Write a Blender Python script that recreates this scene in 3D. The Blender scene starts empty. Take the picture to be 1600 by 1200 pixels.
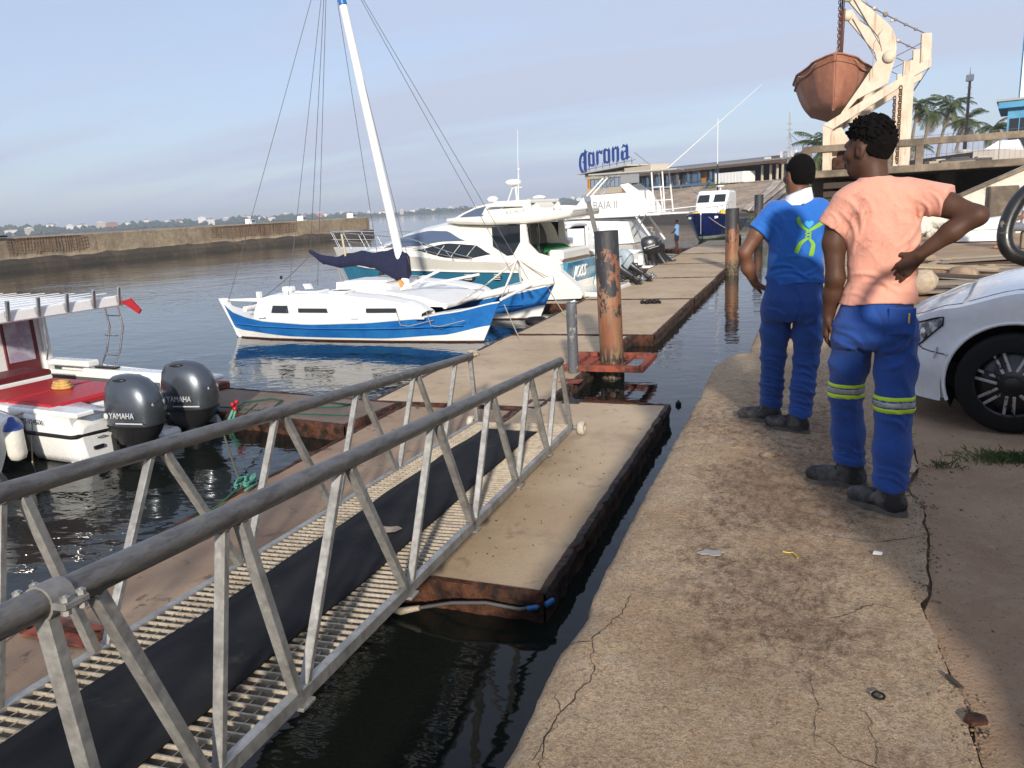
import bpy, bmesh, math, random
import numpy as np
from mathutils import Vector, Matrix, noise as mnoise
random.seed(7)
SC = bpy.context.scene
COL = SC.collection
R = math.radians
PI = math.pi

# ------------------------------------------------------------------ camera
PITCH = math.atan(274.6/1200); ROLL = R(3.2); YAW = R(21.4); EYE = 1.5
_f = Vector((0, math.cos(PITCH), -math.sin(PITCH))); _u0 = Vector((0, math.sin(PITCH), math.cos(PITCH))); _r0 = Vector((1, 0, 0))
_r = _r0*math.cos(ROLL) - _u0*math.sin(ROLL); _u = _u0*math.cos(ROLL) + _r0*math.sin(ROLL)
_rot = Matrix.Rotation(YAW, 3, 'Z')
_f, _r, _u = _rot @ _f, _rot @ _r, _rot @ _u
cd = bpy.data.cameras.new('camera'); cam = bpy.data.objects.new('camera', cd); COL.objects.link(cam)
cam.matrix_world = Matrix(((_r.x, _u.x, -_f.x, 0), (_r.y, _u.y, -_f.y, 0), (_r.z, _u.z, -_f.z, EYE), (0, 0, 0, 1)))
cd.sensor_width = 36; cd.lens = 27; cd.clip_start = 0.05; cd.clip_end = 20000
SC.camera = cam

# ------------------------------------------------------------------ sky and sun
SUN_EL = R(20); SUN_AZ = R(19.5)          # light travels towards (-sin az, cos az)
sun_to = Vector((math.sin(SUN_AZ)*math.cos(SUN_EL), -math.cos(SUN_AZ)*math.cos(SUN_EL), math.sin(SUN_EL)))
world = bpy.data.worlds.new('World'); SC.world = world; world.use_nodes = True
wn = world.node_tree; wn.nodes.clear()
def wnode(t, **k):
    n = wn.nodes.new(t)
    for a, b in k.items(): setattr(n, a, b)
    return n
wo = wnode('ShaderNodeOutputWorld'); bg = wnode('ShaderNodeBackground'); sky = wnode('ShaderNodeTexSky')
sky.sky_type = 'NISHITA'; sky.sun_disc = False; sky.sun_elevation = SUN_EL; sky.sun_rotation = PI - SUN_AZ
sky.air_density = 1.0; sky.dust_density = 1.0; sky.ozone_density = 3.0; sky.altitude = 10
bg.inputs['Strength'].default_value = 0.14
wtc = wnode('ShaderNodeTexCoord'); wsx = wnode('ShaderNodeSeparateXYZ'); wn.links.new(wtc.outputs['Generated'], wsx.inputs[0])
wz = wnode('ShaderNodeMath', operation='MAXIMUM'); wn.links.new(wsx.outputs['Z'], wz.inputs[0]); wz.inputs[1].default_value = 0.0
wza = wnode('ShaderNodeMath', operation='ADD'); wn.links.new(wz.outputs[0], wza.inputs[0]); wza.inputs[1].default_value = 0.16
wdx = wnode('ShaderNodeMath', operation='DIVIDE'); wn.links.new(wsx.outputs['X'], wdx.inputs[0]); wn.links.new(wza.outputs[0], wdx.inputs[1])
wdy = wnode('ShaderNodeMath', operation='DIVIDE'); wn.links.new(wsx.outputs['Y'], wdy.inputs[0]); wn.links.new(wza.outputs[0], wdy.inputs[1])
wcx = wnode('ShaderNodeCombineXYZ'); wn.links.new(wdx.outputs[0], wcx.inputs[0]); wn.links.new(wdy.outputs[0], wcx.inputs[1])
wmp = wnode('ShaderNodeMapping'); wmp.inputs['Rotation'].default_value = (0, 0, R(-28)); wmp.inputs['Scale'].default_value = (0.20, 0.95, 1)
wn.links.new(wcx.outputs[0], wmp.inputs[0])
wno = wnode('ShaderNodeTexNoise'); wno.inputs['Scale'].default_value = 1.15; wno.inputs['Detail'].default_value = 6; wno.inputs['Roughness'].default_value = 0.52; wno.inputs['Distortion'].default_value = 0.35
wn.links.new(wmp.outputs[0], wno.inputs['Vector'])
wrp = wnode('ShaderNodeValToRGB'); wrp.color_ramp.elements[0].position = 0.44; wrp.color_ramp.elements[0].color = (0.66, 0.66, 0.66, 1)
wrp.color_ramp.elements[1].position = 0.60; wrp.color_ramp.elements[1].color = (1.0, 1.0, 1.0, 1)
wn.links.new(wno.outputs['Fac'], wrp.inputs[0])
wmx = wnode('ShaderNodeMix', data_type='RGBA'); wn.links.new(wrp.outputs[0], wmx.inputs[0])
wn.links.new(sky.outputs[0], wmx.inputs[6]); wmx.inputs[7].default_value = (3.40, 3.80, 4.85, 1)
wn.links.new(wmx.outputs[2], bg.inputs['Color']); wn.links.new(bg.outputs[0], wo.inputs['Surface'])

sl = bpy.data.lights.new('sun', 'SUN'); sun = bpy.data.objects.new('sun', sl); COL.objects.link(sun)
sl.energy = 4.3; sl.angle = R(2.5); sl.color = (1.0, 0.91, 0.79)
sun.rotation_euler = sun_to.to_track_quat('Z', 'Y').to_euler(); sun.location = sun_to*60
SC.view_settings.view_transform = 'Standard'; SC.view_settings.look = 'None'; SC.view_settings.gamma = 1
SC.view_settings.exposure = 0.28; SC.view_settings.use_curve_mapping = False
SC.cycles.max_bounces = 7; SC.cycles.diffuse_bounces = 3; SC.cycles.glossy_bounces = 4; SC.cycles.transmission_bounces = 5
SC.cycles.volume_bounces = 1; SC.cycles.transparent_max_bounces = 12
SC.cycles.use_denoising = True; SC.cycles.use_adaptive_sampling = True
SC.cycles.caustics_reflective = False; SC.cycles.caustics_refractive = False
SC.cycles.sample_clamp_indirect = 6

# ------------------------------------------------------------------ helpers
def tag(o, label=None, cat=None, group=None, kind=None):
    if label: o['label'] = label
    if cat: o['category'] = cat
    if group: o['group'] = group
    if kind: o['kind'] = kind
    return o

def thing(name, label, cat, loc=(0, 0, 0), rz=0, group=None):
    o = bpy.data.objects.new(name, None); COL.objects.link(o); o.empty_display_size = 0.1
    o.location = loc; o.rotation_euler = (0, 0, rz)
    return tag(o, label, cat, group)

def copy_tree(o, parent=None):
    c = o.copy(); COL.objects.link(c); c.parent = parent
    for ch in list(o.children): copy_tree(ch, c)
    return c

class MB:
    def __init__(s): s.v = []; s.f = []; s.m = []; s.s = []
    def add(s, vs, fs, m=0, smooth=False):
        b = len(s.v); s.v += [tuple(p) for p in vs]
        for f in fs:
            s.f.append([i+b for i in f]); s.m.append(m); s.s.append(smooth)
        return s
    def box(s, c, d, rot=None, m=0, bev=0.0):
        hx, hy, hz = d[0]/2, d[1]/2, d[2]/2; c = Vector(c)
        if bev <= 0:
            vs = [Vector((x, y, z)) for z in (-hz, hz) for y in (-hy, hy) for x in (-hx, hx)]
            fs = [(0, 2, 3, 1), (4, 5, 7, 6), (0, 1, 5, 4), (2, 6, 7, 3), (0, 4, 6, 2), (1, 3, 7, 5)]
        else:
            b = min(bev, hx*.9, hy*.9, hz*.9); vs = []; idx = {}
            for sx in (-1, 1):
                for sy in (-1, 1):
                    for sz in (-1, 1):
                        for a in range(3):
                            e = [hx-b, hy-b, hz-b]; e[a] = (hx, hy, hz)[a]
                            idx[(sx, sy, sz, a)] = len(vs); vs.append(Vector((sx*e[0], sy*e[1], sz*e[2])))
            fs = []
            def q(keys):
                ids = [idx[k] for k in keys]
                n = (vs[ids[1]]-vs[ids[0]]).cross(vs[ids[2]]-vs[ids[0]])
                cc = sum((vs[i] for i in ids), Vector())/len(ids)
                fs.append(ids if n.dot(cc) > 0 else ids[::-1])
            for sg in (-1, 1):
                q([(sg, -1, -1, 0), (sg, 1, -1, 0), (sg, 1, 1, 0), (sg, -1, 1, 0)])
                q([(-1, sg, -1, 1), (1, sg, -1, 1), (1, sg, 1, 1), (-1, sg, 1, 1)])
                q([(-1, -1, sg, 2), (1, -1, sg, 2), (1, 1, sg, 2), (-1, 1, sg, 2)])
                for sh in (-1, 1):
                    q([(-1, sg, sh, 1), (1, sg, sh, 1), (1, sg, sh, 2), (-1, sg, sh, 2)])
                    q([(sg, -1, sh, 0), (sg, 1, sh, 0), (sg, 1, sh, 2), (sg, -1, sh, 2)])
                    q([(sg, sh, -1, 0), (sg, sh, 1, 0), (sg, sh, 1, 1), (sg, sh, -1, 1)])
            for sx in (-1, 1):
                for sy in (-1, 1):
                    for sz in (-1, 1): q([(sx, sy, sz, 0), (sx, sy, sz, 1), (sx, sy, sz, 2)])
        if rot is not None:
            if not isinstance(rot, Matrix): rot = Matrix.Rotation(rot, 3, 'Z')
            vs = [rot @ p for p in vs]
        return s.add([p+c for p in vs], fs, m)
    def beam(s, a, b, w, h, m=0, bev=0.0, up=(0, 0, 1)):
        a, b = Vector(a), Vector(b); y = (b-a); L = y.length; y.normalize()
        x = y.cross(Vector(up))
        if x.length < 1e-4: x = y.cross(Vector((1, 0, 0)))
        x.normalize(); z = x.cross(y)
        M = Matrix((x, y, z)).transposed()
        return s.box((a+b)/2, (w, L, h), M, m, bev)
    def tube(s, pts, r, seg=8, m=0, caps=True, smooth=True):
        pts = [Vector(p) for p in pts]; n = len(pts)
        rs = r if isinstance(r, (list, tuple)) else [r]*n
        t0 = (pts[1]-pts[0]).normalized(); a = t0.orthogonal().normalized(); rings = []
        for i in range(n):
            t = (pts[min(i+1, n-1)]-pts[max(i-1, 0)])
            t = t.normalized() if t.length > 1e-9 else t0
            a = (a - t*a.dot(t)); a = a.normalized() if a.length > 1e-6 else t.orthogonal().normalized()
            b = t.cross(a)
            rings.append([pts[i]+(a*math.cos(2*PI*k/seg)+b*math.sin(2*PI*k/seg))*rs[i] for k in range(seg)])
        return s.loft(rings, m, caps, smooth)
    def loft(s, rings, m=0, caps=True, smooth=True, closed=True):
        n = len(rings[0]); vs = [p for rg in rings for p in rg]; fs = []
        for i in range(len(rings)-1):
            for k in range(n if closed else n-1):
                k2 = (k+1) % n; fs.append((i*n+k, i*n+k2, (i+1)*n+k2, (i+1)*n+k))
        s.add(vs, fs, m, smooth)
        if caps and closed:
            s.add(rings[0], [list(range(n))[::-1]], m); s.add(rings[-1], [list(range(n))], m)
        return s
    def cyl(s, a, b, r0, r1=None, seg=12, m=0, smooth=True): return s.tube([a, b], [r0, r0 if r1 is None else r1], seg, m, True, smooth)
    def lathe(s, prof, c=(0, 0, 0), seg=16, m=0, rot=None, smooth=True, caps=True):
        c = Vector(c); rings = []
        for (r, z) in prof:
            ring = [Vector((r*math.cos(2*PI*k/seg), r*math.sin(2*PI*k/seg), z)) for k in range(seg)]
            if rot is not None: ring = [rot @ p for p in ring]
            rings.append([p+c for p in ring])
        return s.loft(rings, m, caps, smooth)
    def prism(s, poly, o, ax, ay, thick, m=0, smooth=False):
        # polygon in the plane (ax, ay) at o, extruded by +-thick/2 along ax x ay
        o, ax, ay = Vector(o), Vector(ax), Vector(ay); n = ax.cross(ay).normalized(); N = len(poly)
        A = [o+ax*p[0]+ay*p[1]+n*thick/2 for p in poly]; B = [o+ax*p[0]+ay*p[1]-n*thick/2 for p in poly]
        fs = [list(range(N)), list(range(2*N-1, N-1, -1))]+[(k, k+N, (k+1) % N+N, (k+1) % N) for k in range(N)]
        return s.add(A+B, fs, m, smooth)
    def ball(s, c, r, seg=10, m=0, rot=None):
        rx, ry, rz = r if isinstance(r, (tuple, list)) else (r, r, r); c = Vector(c); rings = []; nr = max(5, seg//2+1)
        for i in range(nr):
            t = PI*(i+.0)/(nr-1); t = min(max(t, .04), PI-.04)
            ring = [Vector((rx*math.sin(t)*math.cos(2*PI*k/seg), ry*math.sin(t)*math.sin(2*PI*k/seg), -rz*math.cos(t))) for k in range(seg)]
            if rot is not None: ring = [rot @ p for p in ring]
            rings.append([p+c for p in ring])
        return s.loft(rings, m)
    def grid(s, fn, nu, nv, m=0, smooth=True, flip=False):
        vs = [fn(i/(nu-1), j/(nv-1)) for j in range(nv) for i in range(nu)]; fs = []
        for j in range(nv-1):
            for i in range(nu-1):
                q = (j*nu+i, j*nu+i+1, (j+1)*nu+i+1, (j+1)*nu+i); fs.append(q[::-1] if flip else q)
        return s.add(vs, fs, m, smooth)
    def solid(s, fn, nu, nv, t, m=0, smooth=True):
        # a thick sheet: fn gives a point, t a vector offset
        t = Vector(t); top = [Vector(fn(i/(nu-1), j/(nv-1))) for j in range(nv) for i in range(nu)]; bot = [p+t for p in top]; n = nu*nv; fs = []
        for j in range(nv-1):
            for i in range(nu-1):
                a = j*nu+i; q = (a, a+1, a+nu+1, a+nu); fs.append(q); fs.append(tuple(k+n for k in q[::-1]))
        for i in range(nu-1):
            fs.append((i, i+n, i+1+n, i+1)); a = (nv-1)*nu+i; fs.append((a, a+1, a+1+n, a+n))
        for j in range(nv-1):
            a = j*nu; fs.append((a, a+nu, a+nu+n, a+n)); a = j*nu+nu-1; fs.append((a, a+n, a+nu+n, a+nu))
        return s.add(top+bot, fs, m, smooth)
    def mesh(s, name, mats):
        me = bpy.data.meshes.new(name); me.from_pydata(s.v, [], s.f)
        if not isinstance(mats, (list, tuple)): mats = [mats]
        for mt in mats: me.materials.append(mt)
        me.polygons.foreach_set('material_index', s.m); me.polygons.foreach_set('use_smooth', s.s); me.update()
        return me
    def build(s, name, mats, parent=None, loc=(0, 0, 0), rz=0):
        o = bpy.data.objects.new(name, s.mesh(name, mats)); COL.objects.link(o)
        o.parent = parent; o.location = loc; o.rotation_euler = (0, 0, rz)
        return o

def put(name, me, parent=None, loc=(0, 0, 0), rot=None):
    o = bpy.data.objects.new(name, me); COL.objects.link(o); o.parent = parent; o.location = loc
    if rot is not None: o.rotation_euler = rot
    return o

def text_obj(name, txt, size, mt, parent=None, M=None, ext=0.004, shear=0.0, xs=1.0, spacing=1.0, offset=0.0):
    cu = bpy.data.curves.new(name, 'FONT'); cu.body = txt; cu.size = size; cu.extrude = ext; cu.align_x = 'CENTER'; cu.align_y = 'CENTER'
    cu.shear = shear; cu.space_character = spacing; cu.offset = offset; cu.resolution_u = 3
    t = bpy.data.objects.new(name+'_c', cu); COL.objects.link(t); bpy.context.view_layer.update()
    me = bpy.data.meshes.new_from_object(t); bpy.data.objects.remove(t)
    me.materials.clear(); me.materials.append(mt)
    o = bpy.data.objects.new(name, me); COL.objects.link(o); o.parent = parent
    o.matrix_local = (M if M is not None else Matrix()) @ Matrix.Diagonal((xs, 1, 1, 1))
    return o

def frame(o, x, y):
    """matrix with origin o, text running along x, its up along y"""
    x = Vector(x).normalized(); y = Vector(y); y = (y-x*y.dot(x)).normalized(); z = x.cross(y)
    M = Matrix((x, y, z)).transposed().to_4x4(); M.translation = Vector(o); return M

# ------------------------------------------------------------------ materials
MATS = {}
def lin(c):
    return tuple(((x/12.92) if x <= .04045 else ((x+.055)/1.055)**2.4) for x in c)
class NT:
    def __init__(s, name):
        s.mat = bpy.data.materials.new(name); s.mat.use_nodes = True; s.t = s.mat.node_tree
        s.b = s.t.nodes['Principled BSDF']; s.out = s.t.nodes['Material Output']; MATS[name] = s.mat
    def n(s, ty, **k):
        nd = s.t.nodes.new(ty)
        for a, b in k.items(): setattr(nd, a, b)
        return nd
    def l(s, a, b): s.t.links.new(a, b)
    def coord(s, kind='Object', scale=(1, 1, 1), rot=(0, 0, 0)):
        if kind == 'Position': o = s.n('ShaderNodeNewGeometry').outputs['Position']
        else: o = s.n('ShaderNodeTexCoord').outputs[kind]
        if kind == 'Object':      # copies of a mesh get their own patch of the pattern
            oi = s.n('ShaderNodeObjectInfo'); ad = s.n('ShaderNodeVectorMath', operation='ADD'); ml = s.n('ShaderNodeMath', operation='MULTIPLY')
            s.l(oi.outputs['Random'], ml.inputs[0]); ml.inputs[1].default_value = 37.0
            s.l(o, ad.inputs[0]); s.l(ml.outputs[0], ad.inputs[1]); o = ad.outputs[0]
        mp = s.n('ShaderNodeMapping'); mp.inputs['Scale'].default_value = scale; mp.inputs['Rotation'].default_value = rot
        s.l(o, mp.inputs[0]); return mp.outputs[0]
    def noise(s, vec, scale, detail=5, rough=.55, dist=0):
        nd = s.n('ShaderNodeTexNoise'); nd.inputs['Scale'].default_value = scale; nd.inputs['Detail'].default_value = detail
        nd.inputs['Roughness'].default_value = rough; nd.inputs['Distortion'].default_value = dist; s.l(vec, nd.inputs['Vector']); return nd.outputs['Fac']
    def ramp(s, fac, lo, hi, a=(0, 0, 0), b=(1, 1, 1)):
        nd = s.n('ShaderNodeValToRGB'); e = nd.color_ramp.elements
        e[0].position = lo; e[1].position = hi; e[0].color = (*a, 1); e[1].color = (*b, 1); s.l(fac, nd.inputs[0]); return nd.outputs[0]
    def mix(s, fac, a, b, mode='MIX'):
        nd = s.n('ShaderNodeMix', data_type='RGBA', blend_type=mode)
        for i, v in ((0, fac), (6, a), (7, b)):
            if isinstance(v, (int, float)): nd.inputs[i].default_value = v
            elif isinstance(v, tuple): nd.inputs[i].default_value = (*v, 1) if len(v) == 3 else v
            else: s.l(v, nd.inputs[i])
        return nd.outputs[2]
    def math(s, op, a, b):
        nd = s.n('ShaderNodeMath', operation=op)
        for i, v in ((0, a), (1, b)):
            if isinstance(v, (int, float)): nd.inputs[i].default_value = v
            else: s.l(v, nd.inputs[i])
        return nd.outputs[0]
    def set(s, col=None, rough=None, metal=None, **k):
        for nm, v in (('Base Color', col), ('Roughness', rough), ('Metallic', metal), *[(a.replace('_', ' '), b) for a, b in k.items()]):
            if v is None: continue
            if isinstance(v, (int, float)): s.b.inputs[nm].default_value = v
            elif isinstance(v, tuple): s.b.inputs[nm].default_value = (*v, 1) if len(v) == 3 else v
            else: s.l(v, s.b.inputs[nm])
    def bump(s, h, strength=.3, dist=.01, prev=None):
        nd = s.n('ShaderNodeBump'); nd.inputs['Strength'].default_value = strength; nd.inputs['Distance'].default_value = dist
        s.l(h, nd.inputs['Height'])
        if prev is not None: s.l(prev, nd.inputs['Normal'])
        s.l(nd.outputs[0], s.b.inputs['Normal']); return nd.outputs[0]

def mk(name, col, rough=.6, metal=0., col2=None, scale=3., lo=.45, hi=.62, var=.12, bump=.0, bscale=40., bdist=.004, coat=0., streak=None, spec=None, kind='Object', stretch=(1, 1, 1)):
    """a worn surface: base colour, a second tone in patches, fine variation, optional vertical streaks and relief"""
    t = NT(name); v = t.coord(kind, stretch)
    c = t.mix(t.ramp(t.noise(v, scale, 6, .6), lo, hi), col, col2) if col2 else None
    fine = t.noise(v, scale*6, 4, .6)
    dark = tuple(x*(1-var) for x in (1, 1, 1)); lite = tuple(1+var*.6 for x in (1, 1, 1))
    c = t.mix(1.0, c if c is not None else col, t.ramp(fine, .3, .7, dark, lite), 'MULTIPLY')
    if streak:
        vs = t.coord(kind, (1, 1, .08)); c = t.mix(t.ramp(t.noise(vs, streak[1], 5, .65), streak[2], streak[3]), c, streak[0])
    t.set(c, t.ramp(fine, .3, .7, (max(rough-.08, 0),)*3, (min(rough+.1, 1),)*3), metal)
    if spec is not None: t.b.inputs['Specular IOR Level'].default_value = spec
    if coat: t.set(Coat_Weight=coat, Coat_Roughness=.06)
    if bump: t.bump(t.noise(v, bscale, 5, .6), bump, bdist)
    return t.mat

white_paint = mk('white_paint', (.78, .78, .76), .42, var=.04, streak=((.60, .58, .52), 6, .60, .80))
boat_white = mk('boat_white_gelcoat', (.80, .80, .78), .25, var=.03, coat=.3, streak=((.66, .63, .55), 5, .62, .85))
cream_gel = mk('cream_gelcoat', (.78, .76, .69), .22, var=.03, coat=.4)
blue_hull = mk('blue_hull_paint', (.012, .13, .42), .38, var=.12, col2=(.02, .17, .47), scale=1.5, streak=((.08, .2, .42), 5, .66, .9))
teal_hull = mk('teal_hull_paint', (.035, .20, .33), .2, var=.05, coat=.4)
navy_hull = mk('navy_hull_paint', (.006, .014, .085), .25, var=.1, coat=.3)
antifoul = mk('brown_antifouling', (.09, .022, .012), .7, var=.3, col2=(.03, .02, .012), scale=5)
red_bottom = mk('red_antifouling', (.25, .02, .012), .55, var=.2, col2=(.13, .02, .015), scale=5)
navy_cloth = mk('navy_canvas', (.007, .010, .040), .85, var=.2, bump=.35, bscale=18, bdist=.02)
black_rubber = mk('black_rubber', (.010, .010, .011), .6, var=.2, spec=.25)
black_plastic = mk('black_plastic', (.012, .012, .013), .38, var=.15)
dark_glass = NT('tinted_glass'); dark_glass.set((.012, .016, .020), .05); dark_glass.b.inputs['Specular IOR Level'].default_value = .7; dark_glass = dark_glass.mat
blue_glass = NT('blue_tinted_glass'); blue_glass.set((.07, .10, .17), .06); blue_glass.b.inputs['Specular IOR Level'].default_value = .9; blue_glass = blue_glass.mat
chrome = NT('stainless_steel'); chrome.set((.62, .62, .62), .22, 1.0); chrome = chrome.mat
wire_mat = mk('wire_rope', (.10, .10, .11), .5, .4)
rope_mat = mk('weathered_rope', (.42, .36, .26), .9, var=.35, scale=14, bump=.5, bscale=120)
green_rope = mk('green_rope', (.05, .27, .20), .85, var=.3, scale=14, col2=(.16, .36, .28), bump=.5, bscale=120)
rust = mk('rusty_steel', (.095, .036, .018), .85, var=.5, col2=(.020, .012, .009), scale=7, lo=.40, hi=.60, spec=.3, bump=.7, bscale=28, bdist=.02)
red_oxide = mk('red_oxide_steel', (.30, .062, .03), .75, var=.3, col2=(.09, .03, .02), scale=6, bump=.3)
# ------------------------------------------------------------------ water
def water():
    t = NT('harbour_water'); v = t.coord('Position', (1, 1, 1), (0, 0, R(10)))
    vs = t.coord('Position', (.55, 1, 1), (0, 0, R(-25)))
    h1 = t.noise(vs, 2.6, 3, .5, .3); h2 = t.noise(v, .55, 3, .5); h3 = t.noise(vs, 7.5, 2, .5)
    h = t.math('ADD', t.math('MULTIPLY', h1, .55), t.math('ADD', t.math('MULTIPLY', h2, 1.0), t.math('MULTIPLY', h3, .16)))
    calm = t.ramp(t.noise(v, .09, 3, .5), .36, .66, (.35, .35, .35), (1, 1, 1))
    h = t.math('MULTIPLY', h, calm)
    t.set(t.mix(t.noise(v, .2, 3), (.0045, .0070, .0060), (.010, .0125, .0095)), .035)
    t.b.inputs['IOR'].default_value = 1.33; t.b.inputs['Specular IOR Level'].default_value = .5
    t.bump(h, .6, .055)
    mb = MB(); mb.add([(-6000, -400, 0), (900, -400, 0), (900, 9000, 0), (-6000, 9000, 0)], [(0, 1, 2, 3)])
    o = mb.build('water', t.mat, loc=(0, 0, -1.42)); tag(o, kind='structure')
water()

# ------------------------------------------------------------------ quay
def fbm(x, y, s, oct=4, seed=0):
    return mnoise.fractal(Vector((x*s+seed*13.1, y*s-seed*7.7, seed*3.3)), .9, 2.0, oct)

def quay_edge(y):
    e = -0.77 if y < 7.66 else -0.52
    e += .014*fbm(3.1, y, .9, 4, 1)+.008*fbm(1.3, y, 6, 3, 2)
    if 2.30 < y < 2.72: e += .03*math.sin((y-2.3)/.42*PI)          # broken corner
    if 7.2 < y < 7.66: e += .10*(y-7.2)/.46
    return e
def joint_x(y):
    pts = [(-4, .50), (1.2, .47), (2.04, .47), (2.35, .475), (2.45, .455), (2.9, .43), (2.97, .455), (3.2, .49), (3.84, .55), (4.16, .50), (4.5, .60), (5.5, .62), (7, .9), (9.5, 1.2), (40, 3)]
    for (a, b), (c, d) in zip(pts, pts[1:]):
        if a <= y <= c: return b+(d-b)*(y-a)/(c-a)+.012*fbm(2.2, y, 9, 3, 4)
    return .5

def stain(x, y):
    # oil and dirt patches on the slab: (x, y, radius x, radius y, amount)
    s = 0
    for (a, b, rx, ry, k) in ((-.15, 3.0, .42, .55, .75), (.0, 2.55, .35, .26, .5), (-.05, 4.35, .42, .5, 1.0), (-.02, 3.75, .30, .30, .8), (-.2, 5.3, .5, .55, .9), (-.35, 1.55, .36, .22, .85),
                              (.3, 1.9, .25, .25, .4), (-.1, 6.6, .5, .8, .6), (-.3, 3.9, .22, .5, .45), (.25, 4.6, .28, .5, .7)):
        d = ((x-a)/rx)**2+((y-b)/ry)**2
        if d < 4: s += k*math.exp(-d*1.1)
    return min(s*(.75+.9*fbm(x, y, 3.0, 5, 5)), 1.4)

def concrete_mat():
    t = NT('quay_concrete'); v = t.coord('Position')
    a = t.n('ShaderNodeAttribute', attribute_name='stain').outputs['Fac']
    n1 = t.noise(v, 1.3, 8, .62); n2 = t.noise(v, 9, 8, .68, .3); n3 = t.noise(v, 60, 6, .7); vs = t.coord('Position', (1.5, 1, 1), (0, 0, .25)); n4 = t.noise(vs, 13, 12, .80, .25)
    c = t.mix(t.ramp(n1, .35, .68), (.47, .335, .205), (.66, .510, .345))
    c = t.mix(t.ramp(n2, .52, .74), c, (.62, .49, .34)); c = t.mix(t.math('MULTIPLY', t.ramp(t.noise(v, .8, 6, .65, .4), .50, .66), .55), c, (.33, .20, .115)); c = t.mix(t.math('MULTIPLY', t.ramp(t.noise(t.coord('Position', (1, 1.6, 1), (0, 0, .6)), 4.2, 7, .62), .56, .66), .4), c, (.60, .52, .41))
    c = t.mix(t.math('MULTIPLY', t.ramp(n3, .48, .66), .65), c, (.20, .13, .08))
    m = t.math('MULTIPLY', t.ramp(n4, .44, .60), t.ramp(t.math('ADD', a, t.math('MULTIPLY', n1, .45)), .15, .70))
    c = t.mix(t.math('MULTIPLY', m, .85), c, (.105, .062, .040))
    c = t.mix(t.math('MULTIPLY', t.ramp(a, .15, 1.1), .45), c, (.19, .125, .085))
    # pale cement patches
    c = t.mix(t.math('MULTIPLY', t.ramp(t.noise(v, 2.1, 7, .6), .66, .70), .6), c, (.47, .43, .37))
    # fine crazing
    vo = t.n('ShaderNodeTexVoronoi', feature='DISTANCE_TO_EDGE'); vo.inputs['Scale'].default_value = 7.5
    wv = t.n('ShaderNodeVectorMath', operation='ADD'); t.l(v, wv.inputs[0]); nz = t.n('ShaderNodeTexNoise'); nz.inputs['Scale'].default_value = 6; nz.inputs['Detail'].default_value = 5
    t.l(v, nz.inputs['Vector']); sc = t.n('ShaderNodeVectorMath', operation='SCALE'); t.l(nz.outputs['Color'], sc.inputs[0]); sc.inputs['Scale'].default_value = .35
    t.l(sc.outputs[0], wv.inputs[1]); t.l(wv.outputs[0], vo.inputs['Vector'])
    cr = t.math('MULTIPLY', t.ramp(vo.outputs['Distance'], .004, .014, (1, 1, 1), (0, 0, 0)), t.ramp(n1, .45, .62))
    c = t.mix(t.math('MULTIPLY', cr, .5), c, (.10, .065, .045))
    # open pores and small dark and pale stones in the worn skin
    ps = t.n('ShaderNodeTexVoronoi'); ps.inputs['Scale'].default_value = 95; t.l(v, ps.inputs['Vector']); n5 = t.noise(v, 190, 3, .6)
    c = t.mix(t.math('MULTIPLY', t.ramp(ps.outputs['Distance'], .13, .24, (1, 1, 1), (0, 0, 0)), t.math('MULTIPLY', t.ramp(n2, .45, .6), .75)), c, (.12, .075, .045))
    c = t.mix(1.0, c, t.ramp(n5, .30, .70, (.62, .59, .56), (1.25, 1.25, 1.25)), 'MULTIPLY')
    t.set(c, .95); t.b.inputs['Specular IOR Level'].default_value = .25
    h = t.math('ADD', t.math('MULTIPLY', n3, .5), t.math('ADD', t.math('MULTIPLY', n4, .9), t.math('MULTIPLY', n2, 1.2)))
    t.bump(t.math('ADD', h, t.math('MULTIPLY', n5, .25)), .9, .022)
    return t.mat
def earth_mat():
    t = NT('packed_earth'); v = t.coord('Position')
    n1 = t.noise(v, 1.1, 7, .62); n2 = t.noise(v, 14, 7, .7); n3 = t.noise(v, 70, 5, .7)
    c = t.mix(t.ramp(n1, .35, .65), (.31, .195, .115), (.44, .30, .19)); c = t.mix(t.ramp(n2, .5, .72), c, (.40, .30, .20))
    c = t.mix(t.math('MULTIPLY', t.ramp(n3, .56, .66), .6), c, (.09, .06, .04))
    t.set(c, .95); t.bump(t.math('ADD', n2, t.math('MULTIPLY', n3, .5)), .9, .025)
    return t.mat
quay_mat = concrete_mat(); soil_mat = earth_mat()
wall_mat = mk('quay_wall_concrete', (.26, .20, .14), .9, var=.3, col2=(.09, .075, .05), scale=1.6, bump=.7, bscale=12, bdist=.03, kind='Position', streak=((.05, .045, .03), 2, .45, .7))

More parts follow.
